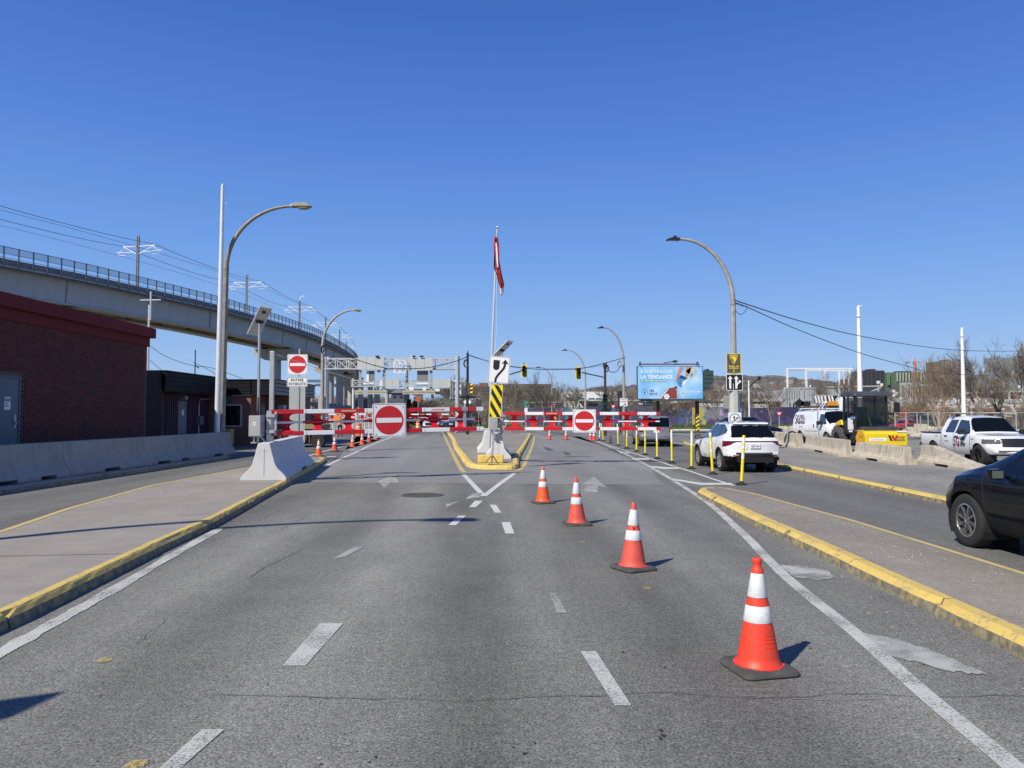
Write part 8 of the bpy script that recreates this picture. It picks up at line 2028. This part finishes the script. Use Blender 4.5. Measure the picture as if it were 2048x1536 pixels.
tower('low brown block in front of the hill', 1700, 1727, 757, 800, brk2, 6, 3, mat('pane_tan', (.32, .28, .22), .5))
t = thing('tower_crane', 'orange tower crane above the unfinished block', 'crane', (X(1832, 900), 900, 0)); co = mat('crane_orange', (.55, .20, .09), .6)
bx_ = X(1832, 900); zt = P(0, 722, 900).z
for dx in (-1.2, 1.2):
    for dy in (-1.2, 1.2): q = MB(); q.bar((dx, dy, 0), (dx, dy, zt), .45); q.build('mast_leg', co, t)
q = MB(); 
for k in range(int(zt / 3)): q.bar((-1.2, -1.2, k * 3), (1.2, -1.2, k * 3 + 3), .35); q.bar((1.2, -1.2, k * 3), (-1.2, -1.2, k * 3 + 3), .35)
q.build('mast_lattice', co, t)['kind'] = 'stuff'
zj = P(0, 724, 900).z; q = MB(); q.bar((X(1815, 900) - bx_, 0, zj), (X(1857, 900) - bx_, 0, zj), .9, .7); q.build('jib', co, t); q = MB(); q.bar((0, 0, zj), (0, 0, P(0, 716, 900).z), .8); q.build('cat_head', co, t); q = MB(); q.bb((X(1814, 900) - bx_, -1, zj - 1.6), (X(1820, 900) - bx_, 1, zj + .3)); q.build('counterweight', mat('crane_grey', (.25, .22, .22), .7), t); q = MB(); q.bb((-1.5, -1.5, zj - 4), (1.5, 1.5, zj - .6)); q.build('cab', co, t)
# ================================================================== HILL
hillm = mat('hill_wood', (.12, .11, .095), .95, var=.45, scale=.012, dirt=(.12, .115, .10), dscale=.01, detail=12)
prof = [(860, 831), (960, 818), (1050, 800), (1130, 790), (1160, 781), (1185, 775), (1200, 772), (1260, 770), (1300, 768), (1380, 758), (1420, 752), (1500, 750.5), (1550, 751), (1600, 756), (1640, 760), (1680, 763), (1720, 766), (1790, 769), (1860, 764), (1900, 757), (1960, 752), (2020, 748), (2100, 742), (2300, 745), (2500, 780)]
q = MB(); rh = random.Random(4); YH = 2600; nU = 260; rowsY = [(0, .0), (250, .35), (520, .72), (800, 1.0), (1300, .9), (1900, .3)]
us = [860 + (2500 - 860) * i / nU for i in range(nU + 1)]
for dy, k in rowsY:
    for u in us:
        v = np.interp(u, [p[0] for p in prof], [p[1] for p in prof]); h = (HOR - v) / F * (YH + 800)
        q.v.append((X(u, YH + 800) * (YH + dy) / (YH + 800), YH + dy, h * k + rh.uniform(-4, 5) * (k > 0)))
w = nU + 1
for a in range(len(rowsY) - 1):
    for b in range(nU): q.f.append((a * w + b, a * w + b + 1, (a + 1) * w + b + 1, (a + 1) * w + b)); q.mi.append(0)
struct(q.build('hill', hillm))
# wooded slopes in front of and on the hill: tree-sized clumps nobody could count
q = MB(); rh = random.Random(8)
for _ in range(9000):
    u = rh.uniform(1120, 2120); Y = rh.uniform(500, 3300); v = np.interp(u, [p[0] for p in prof], [p[1] for p in prof])
    if Y > 2600: h0 = (HOR - v) / F * (YH + 800) * min(1, (Y - 2600) / 800)
    else: h0 = 0
    if Y < 1100 and rh.random() < .6: continue
    x = X(u, Y); s = rh.uniform(6, 11); hh = s * rh.uniform(.9, 1.5)
    for k in range(3):
        a = rh.uniform(0, 3.14); c, sn = math.cos(a) * s * .5, math.sin(a) * s * .5; j = [rh.uniform(-1.4, 1.4) for _ in range(6)]
        q.add([(x - c, Y - sn, h0 + hh * .2), (x - c * .9 + j[0], Y - sn, h0 + hh * .75 + j[1]), (x + j[2], Y, h0 + hh + j[3]), (x + c * .9 + j[4], Y + sn, h0 + hh * .7 + j[5]), (x + c, Y + sn, h0 + hh * .2)], [(0, 1, 2, 3, 4)])
tag(q.build('distant_woods', mat('woods_brown', (.145, .125, .105), .95, var=.45, scale=.05)), 'bare brown woods and gardens spread over the far hill', 'woods', kind='stuff')
hm = [mat('hill_house_white', (.46, .45, .43), .7), mat('hill_house_tan', (.34, .29, .24), .8), brk, mat('hill_house_grey', (.25, .26, .27), .7)]
q = MB(); rh = random.Random(12)
for _ in range(330):
    u = rh.uniform(1400, 2100); Y = rh.uniform(1200, 3250); v = np.interp(u, [p[0] for p in prof], [p[1] for p in prof]); h0 = (HOR - v) / F * (YH + 800) * min(1, (Y - 2600) / 800) if Y > 2600 else 0
    q.k = rh.choice((0, 0, 0, 1, 1, 2, 3)); hh = rh.uniform(8, 22) * (.6 + Y / 5000); w = rh.uniform(10, 36); q.box((X(u, Y), Y, h0 + hh / 2), (w, 14, hh))
tag(q.build('distant_town', hm), 'pale and brick buildings too small to count, scattered over the far slope', 'town', kind='stuff')

# ================================================================== SUBSTATION STEELWORK
t = thing('substation_frame', 'tall pale steel portal frame of the substation left of the white mast', 'steel frame', (X(1620, 140), 140, 0))
def pbar(par, name, pts, w, m_): 
    for (u0, v0, Ya), (u1, v1, Yb) in pts: q = MB(); q.bar(P(u0, v0, Ya), P(u1, v1, Yb), w); q.build(name, m_, par, world=True)
pbar(t, 'column', [((1574, 738, 140), (1575, 776, 140)), ((1611, 739, 140), (1613, 776, 140)), ((1648, 740, 140), (1649, 762, 140)), ((1678, 742, 150), (1678, 790, 150)), ((1688, 740, 150), (1688, 795, 150)), ((1698, 738, 140), (1698, 800, 140))], .30, white)
pbar(t, 'beam', [((1573, 737.5, 140), (1710, 737.5, 140)), ((1611, 739.5, 145), (1700, 742, 145)), ((1573, 739, 141), (1660, 739.6, 150))], .28, white)
t = thing('substation_frame', 'lower grey steel rows with posts and crossbars of the substation', 'steel frame', (X(1640, 135), 135, 0))
rs = random.Random(21)
for u in (1570, 1578, 1585, 1597, 1604, 1614, 1622, 1632, 1640, 1690, 1697, 1705, 1738, 1748, 1758):
    v0 = rs.choice((774, 778, 790, 800)); q = MB(); q.bb((X(u, 135) - .11, 135, 0), (X(u, 135) + .11, 135.22, P(0, v0, 135).z)); q.build('column', gal, t, world=True)
    q = MB(); q.tube([(X(u, 135), 135.1, P(0, v0, 135).z), (X(u, 135), 135.1, P(0, v0 - 3.5, 135).z)], .16, 6); q.build('insulator', white if rs.random() < .5 else gry, t, world=True)
pbar(t, 'beam', [((1570, 777, 135), (1640, 775.5, 135)), ((1650, 774, 135), (1765, 772, 135)), ((1735, 786, 136), (1762, 775, 136)), ((1585, 800, 135), (1640, 800, 135))], .22, gal)
t = thing('substation_frame', 'dense grey lattice switchgear towers right of the roller cab', 'steel frame', (X(1815, 132), 132, 0))
for u0, u1, v0 in ((1803, 1812, 772), (1816, 1822, 770), (1826, 1832, 771), (1838, 1845, 776)):
    x0, x1 = X(u0, 132), X(u1, 132); z1 = P(0, v0, 132).z
    for x in (x0, x1): q = MB(); q.bb((x - .1, 132, 0), (x + .1, 132.2, z1)); q.build('column', gal, t, world=True)
    q = MB(); n_ = int(z1 / .8)
    for k in range(n_): q.bar((x0, 132.1, z1 * k / n_), (x1, 132.1, z1 * (k + 1) / n_), .07); q.bar((x0, 132.1, z1 * (k + 1) / n_), (x1, 132.1, z1 * (k + 1) / n_), .09)
    q.build('lattice', gal, t, world=True)['kind'] = 'stuff'
pbar(t, 'beam', [((1782, 804, 132), (1856, 804, 132)), ((1800, 767, 132), (1840, 766, 132)), ((1800, 770.5, 133), (1866, 770.5, 133)), ((1782, 831, 131), (1870, 830, 131))], .34, gal)
for u in (1784, 1789, 1795, 1801, 1858, 1866): pbar(t, 'column', [((u, 804, 131), (u, 848, 131))], .16, gal)
for i, (u, v) in enumerate(((1787, 783), (1792, 787), (1788, 791), (1802, 797), (1757, 765), (1763, 770), (1804, 811), (1818, 818))): q = MB(); c = P(u, v, 131); q.lathe([(.001, -.30), (.30, -.26), (.34, 0), (.30, .26), (.001, .30)], 10, c); q.build('insulator', mat('porcelain', (.62, .60, .57), .3), t, world=True)
t = thing('substation_frame', 'steel A-frame with pale insulators at the right edge behind the pickup', 'steel frame', (X(2020, 130), 130, 0))
pbar(t, 'column', [((2026, 741, 130), (2018, 790, 130)), ((2018, 790, 130), (2021, 850, 130)), ((2033, 742, 131), (2040, 775, 131)), ((2044, 750, 130), (2046, 850, 130)), ((1985, 800, 130), (1985, 848, 130)), ((1998, 806, 130), (1998, 848, 130))], .26, gal)
pbar(t, 'beam', [((1985, 770, 130), (2000, 765, 130)), ((2000, 765, 130), (2014, 771, 130)), ((2020, 758, 130), (2062, 757, 130)), ((1975, 808, 130), (2060, 808, 130))], .26, gal)
for u, v in ((1970, 802), (1984, 802), (2010, 802), (2027, 803), (1982, 770), (2012, 769), (2038, 773), (1955, 798)): q = MB(); c = P(u, v, 129.5); q.lathe([(.001, -.35), (.22, -.3), (.30, 0), (.22, .3), (.001, .35)], 8, c); q.build('insulator', MATS['porcelain'], t, world=True)
# wire fence posts of the yard
t = thing('wire_fence', 'wire mesh fence with steel posts at the back of the yard', 'fence', (X(1850, 70), 70, 0))
for u in range(1790, 2048, 22): q = MB(); x = X(u, 70); q.tube([(x, 70, 0), (x, 70, 2.0)], .035, 6); q.build('post', gal, t, world=True)
q = MB(); q.tube([(X(1790, 70), 70, 1.95), (X(2048, 70), 70, 1.95)], .025, 5); q.build('top_rail', gal, t, world=True)
q = MB(); 
for k in range(120): x = X(1790, 70) + k * .1 * 1.02; q.bar((x, 70, .1), (x, 70, 1.93), .007)
q.build('mesh_wire', gal, t, world=True)['kind'] = 'stuff'
t = thing('rubble_pile', 'low heap of pale broken concrete at the back of the yard', 'rubble', (X(1850, 64), 64, .1)); rr_ = random.Random(3)
for k in range(60):
    u = rr_.uniform(1815, 1898); x = X(u, 64) - t.location.x; q = MB(); s = rr_.uniform(.15, .5); q.box((x, rr_.uniform(-.8, .8), rr_.uniform(.05, .45)), (s * 1.4, s, s * .6), rz=rr_.uniform(0, 3), rx=rr_.uniform(-.5, .5)); q.build('stone', conc_old if k % 3 else gry, t)

# farther gates seen through the near one
for lab, u, Y in (('distant red gate seen through the left part of the near gate', 640, 66), ('distant red gate seen right of the left no-entry sign', 806, 66)):
    d = dup(gr_, (X(u, Y), Y, 1.20), 0, lab, 'distant swing gates')
    for ch in list(d.children):
        if ch.name.startswith('sign_panel') and u == 806:
            for g2 in list(ch.children): bpy.data.objects.remove(g2)
            bpy.data.objects.remove(ch)

# ================================================================== TREES
barks = [mat('bark_grey', (.20, .17, .14), .95, var=.25, scale=4), mat('bark_brown', (.25, .18, .125), .95, var=.25, scale=4)]
def tree_meshes(seed, h, spread, trunk_h, m_, forks=4, levels=5, up=.55, twig=.020, multi=1, dens=1.0):
    r_ = random.Random(seed); tk = MB(); cr_ = MB()
    def grow(p, d, L_, rad, lev, tgt):
        n = 3; pts = [p]; q_ = p.copy(); dd = d.copy()
        for i in range(n):
            dd = (dd + Vector((r_.uniform(-1, 1), r_.uniform(-1, 1), r_.uniform(-.4, .9) * up)) * .22).normalized(); q_ = q_ + dd * (L_ / n); pts.append(q_.copy())
        e = rad * .62
        tgt.tube(pts, [rad + (e - rad) * i / n for i in range(n + 1)], 6 if lev == 0 else (4 if lev < 3 else 3), cap=False)
        if lev >= levels: return
        k = forks if lev < levels - 1 else forks + 1
        for j in range(k):
            s = .45 + .55 * (j + 1) / k if lev else .8 + .2 * (j + 1) / k
            bp_ = pts[min(n, int(s * n))] if j < k - 1 else pts[-1]
            a = r_.uniform(0, 6.283); tilt = r_.uniform(.35, .85) * spread if j < k - 1 else r_.uniform(.05, .35)
            ax = dd.orthogonal().normalized(); ax.rotate(Matrix.Rotation(a, 3, dd)); nd = dd.copy(); nd.rotate(Matrix.Rotation(tilt, 3, ax)); nd = (nd + Vector((0, 0, .22 * up))).normalized()
            grow(bp_, nd, L_ * (r_.uniform(.74, .92) if lev < 2 else r_.uniform(.60, .80)), max(rad * r_.uniform(.36, .52), twig * (.6 if lev > levels - 2 else 1)), lev + 1, cr_)
    for k in range(multi):
        d0 = Vector((r_.uniform(-.25, .25) * (multi > 1), r_.uniform(-.25, .25) * (multi > 1), 1)).normalized()
        grow(Vector((0, 0, -.1)), d0, trunk_h, .022 * h if multi == 1 else .013 * h, 0, tk)
    zs = [v[2] for v in cr_.v]; k_ = h / max(zs)
    for b_ in (tk, cr_): b_.v = [(x * k_, y * k_, z * k_) for x, y, z in b_.v]
    return tk.mesh('trunk', m_), cr_.mesh('branches', m_)
TV = [tree_meshes(1, 10, .85, 3.0, barks[0], levels=7, forks=3, twig=.017), tree_meshes(2, 10, 1.0, 2.4, barks[0], levels=7, forks=3, twig=.017), tree_meshes(3, 10, .75, 3.4, barks[1], levels=5, forks=3, multi=4, twig=.017, up=.9), tree_meshes(4, 10, .85, 2.8, barks[0], levels=7, forks=3, twig=.016, up=.9)]
def tree(label, u, Y, vtop, var, wide=1.0, z0=0.0, rz=0.0):
    H_ = P(u, vtop, Y).z - z0; t = thing('bare_tree', label, 'tree', (X(u, Y), Y, z0), rz, 'leafless spring trees')
    t.scale = (H_ / 10 * wide, H_ / 10 * wide, H_ / 10)
    for nm, me in zip(('trunk', 'branches'), TV[var]): o = bpy.data.objects.new(nm, me); C.objects.link(o); o.parent = t
for i, a in enumerate([('bare tree with a wide crown between the two yellow-backed signals', 1087, 104, 736, 0, 1.15), ('bare tree behind the right shoulder of the keep-right sign', 1028, 112, 757, 1, 1.1), ('bare tree half behind the farthest right lamp', 1118, 120, 760, 3, 1.1),
        ('bare tree right behind the dark signal pole', 1222, 110, 765, 1, 1.2), ('bare tree between the second right lamp and the billboard', 1262, 98, 750, 0, 1.1), ('low bare tree under the left half of the billboard', 1312, 104, 790, 1, 1.9), ('low spreading bare tree under the right half of the billboard', 1372, 106, 793, 1, 2.0),
        ('bare tree right of the billboard edge', 1431, 112, 757, 3, 1.2), ('bare tree just right of the right lamp footing', 1492, 118, 762, 0, 1.2), ('large bare tree behind the yield sign', 1541, 96, 745, 0, 1.35), ('thin bare tree behind the steel portal frame', 1649, 98, 737, 0, 1.0), ('slender bare tree left of the tall white mast', 1697, 100, 728, 3, .9),
        ('bare bushy tree right of the tall white mast', 1768, 112, 778, 1, 1.5), ('bare reddish tree above the yard rubble', 1876, 84, 690, 2, 1.15), ('tall bare tree above the pickup cab', 1960, 80, 664, 0, 1.15), ('bare tree behind the second white mast', 1915, 92, 706, 3, 1.2), ('bare tree leaning in at the right frame edge', 2052, 72, 655, 3, 1.1), ('small bare tree behind the pickup bonnet', 2000, 95, 735, 1, 1.1),
        ('reddish multi-stem tree left of the pickup', 1838, 90, 742, 2, 1.1), ('bare tree behind the black signal pole', 922, 128, 742, 3, 1.0), ('faint bare tree left of the ladder frame', 893, 140, 760, 1, 1.0), ('bare tree low behind the left no-entry sign', 868, 118, 790, 1, 1.6), ('bare tree between the gantry and the central signs', 955, 150, 774, 0, 1.1), ('bare tree beyond the sheds left of the white building', 1063, 135, 768, 1, 1.2), ('bare tree in front of the long dark building', 1002, 140, 768, 0, 1.2), ('bare tree left of the white building', 1150, 150, 770, 1, 1.3)]):
    tree(*a, rz=i * 1.3)
# shrubs and a wood line: nobody could count the stems
def brush(name, label, spots, m_, n=160, kind='stuff'):
    q = MB(); r_ = random.Random(len(label))
    for u, Y, vtop, wpx in spots:
        H_ = P(u, vtop, Y).z; W_ = wpx * Y / F
        for _ in range(n):
            x = X(u, Y) + r_.uniform(-W_, W_) * .5; y = Y + r_.uniform(-W_, W_) * .3; h = H_ * r_.uniform(.5, 1.0) * (1 - (abs(x - X(u, Y)) / W_) ** 2); dx = r_.uniform(-.35, .35) * h; w = Y * .0005
            q.add([(x - w, y, 0), (x + w, y, 0), (x + dx, y, h)], [(0, 1, 2)])
            for k in range(4):
                s = r_.uniform(.3, .9); bx2, bz2 = x + dx * s, h * s; ex = bx2 + r_.uniform(-.3, .3) * h; q.add([(bx2, y, bz2), (bx2, y, bz2 + w * 2.5), (ex, y + r_.uniform(-.3, .3), bz2 + h * r_.uniform(.1, .35))], [(0, 1, 2)])
    return tag(q.build(name, m_), label, 'shrubs', kind=kind)
brush('scrub', 'tangled leafless scrub behind the gate in the centre', [(u, 125 + (u % 7) * 4, 796 + (u * 7 % 9), 30) for u in range(815, 985, 11)], barks[0], 260)
brush('scrub', 'tangled brown scrub at the back of the yard below the trees', [(u, 100 + (u % 5) * 6, 800 + (u * 5 % 13), 34) for u in range(1740, 2070, 16)], barks[1], 260)
brush('wood_line', 'distant leafless wood line left of the viaduct piers', [(u, 330 + (u % 3) * 30, 789 + (u * 3 % 6), 26) for u in range(540, 800, 13)], barks[0], 260)
brush('wood_line', 'leafless wood line between the white building and the hill', [(u, 240 + (u % 5) * 20, 780 + (u * 3 % 10), 40) for u in range(1000, 1560, 20)], barks[0], 300)
q = MB(); r_ = random.Random(31); gm_ = mat('evergreen', (.035, .05, .022), .9, var=.4, scale=2)
for u, Y, vt in ((818, 120, 800), (830, 118, 803), (842, 122, 801), (853, 120, 805), (862, 121, 803)):
    H_ = P(0, vt, Y).z; x0 = X(u, Y)
    for _ in range(420):
        h = H_ * r_.random() ** .8; rr_ = (1 - h / H_) * 1.1 + .15; a = r_.uniform(0, 6.28); s = r_.uniform(.10, .24); x, y = x0 + math.cos(a) * rr_ * r_.uniform(.6, 1), Y + math.sin(a) * rr_; q.add([(x - s, y, h), (x + s, y + s * .5, h - s * .4), (x + r_.uniform(-s, s), y - s, h + s)], [(0, 1, 2)])
tag(q.build('evergreen_shrubs', gm_), 'dark evergreen shrubs behind the right end of the left no-entry sign', 'shrubs', kind='stuff')
q = MB(); r_ = random.Random(77)
for _ in range(520):
    u = r_.uniform(1770, 2060); Y = r_.uniform(104, 128); v = r_.uniform(797, 833); c = P(u, v, Y); k = r_.random(); q.k = 0 if k < .55 else 1
    if k < .4: q.box(c, (r_.uniform(.2, .9), .2, r_.uniform(.08, .35)))
    elif k < .7: q.bar((c.x, c.y, max(0, c.z - r_.uniform(.5, 2))), c, .07)
    else: q.box(c, (r_.uniform(.8, 3), .08, .07))
tag(q.build('switchgear', [MATS['porcelain'], gal]), 'dense pale switchgear and busbars of the substation behind the trees', 'switchgear', kind='stuff')
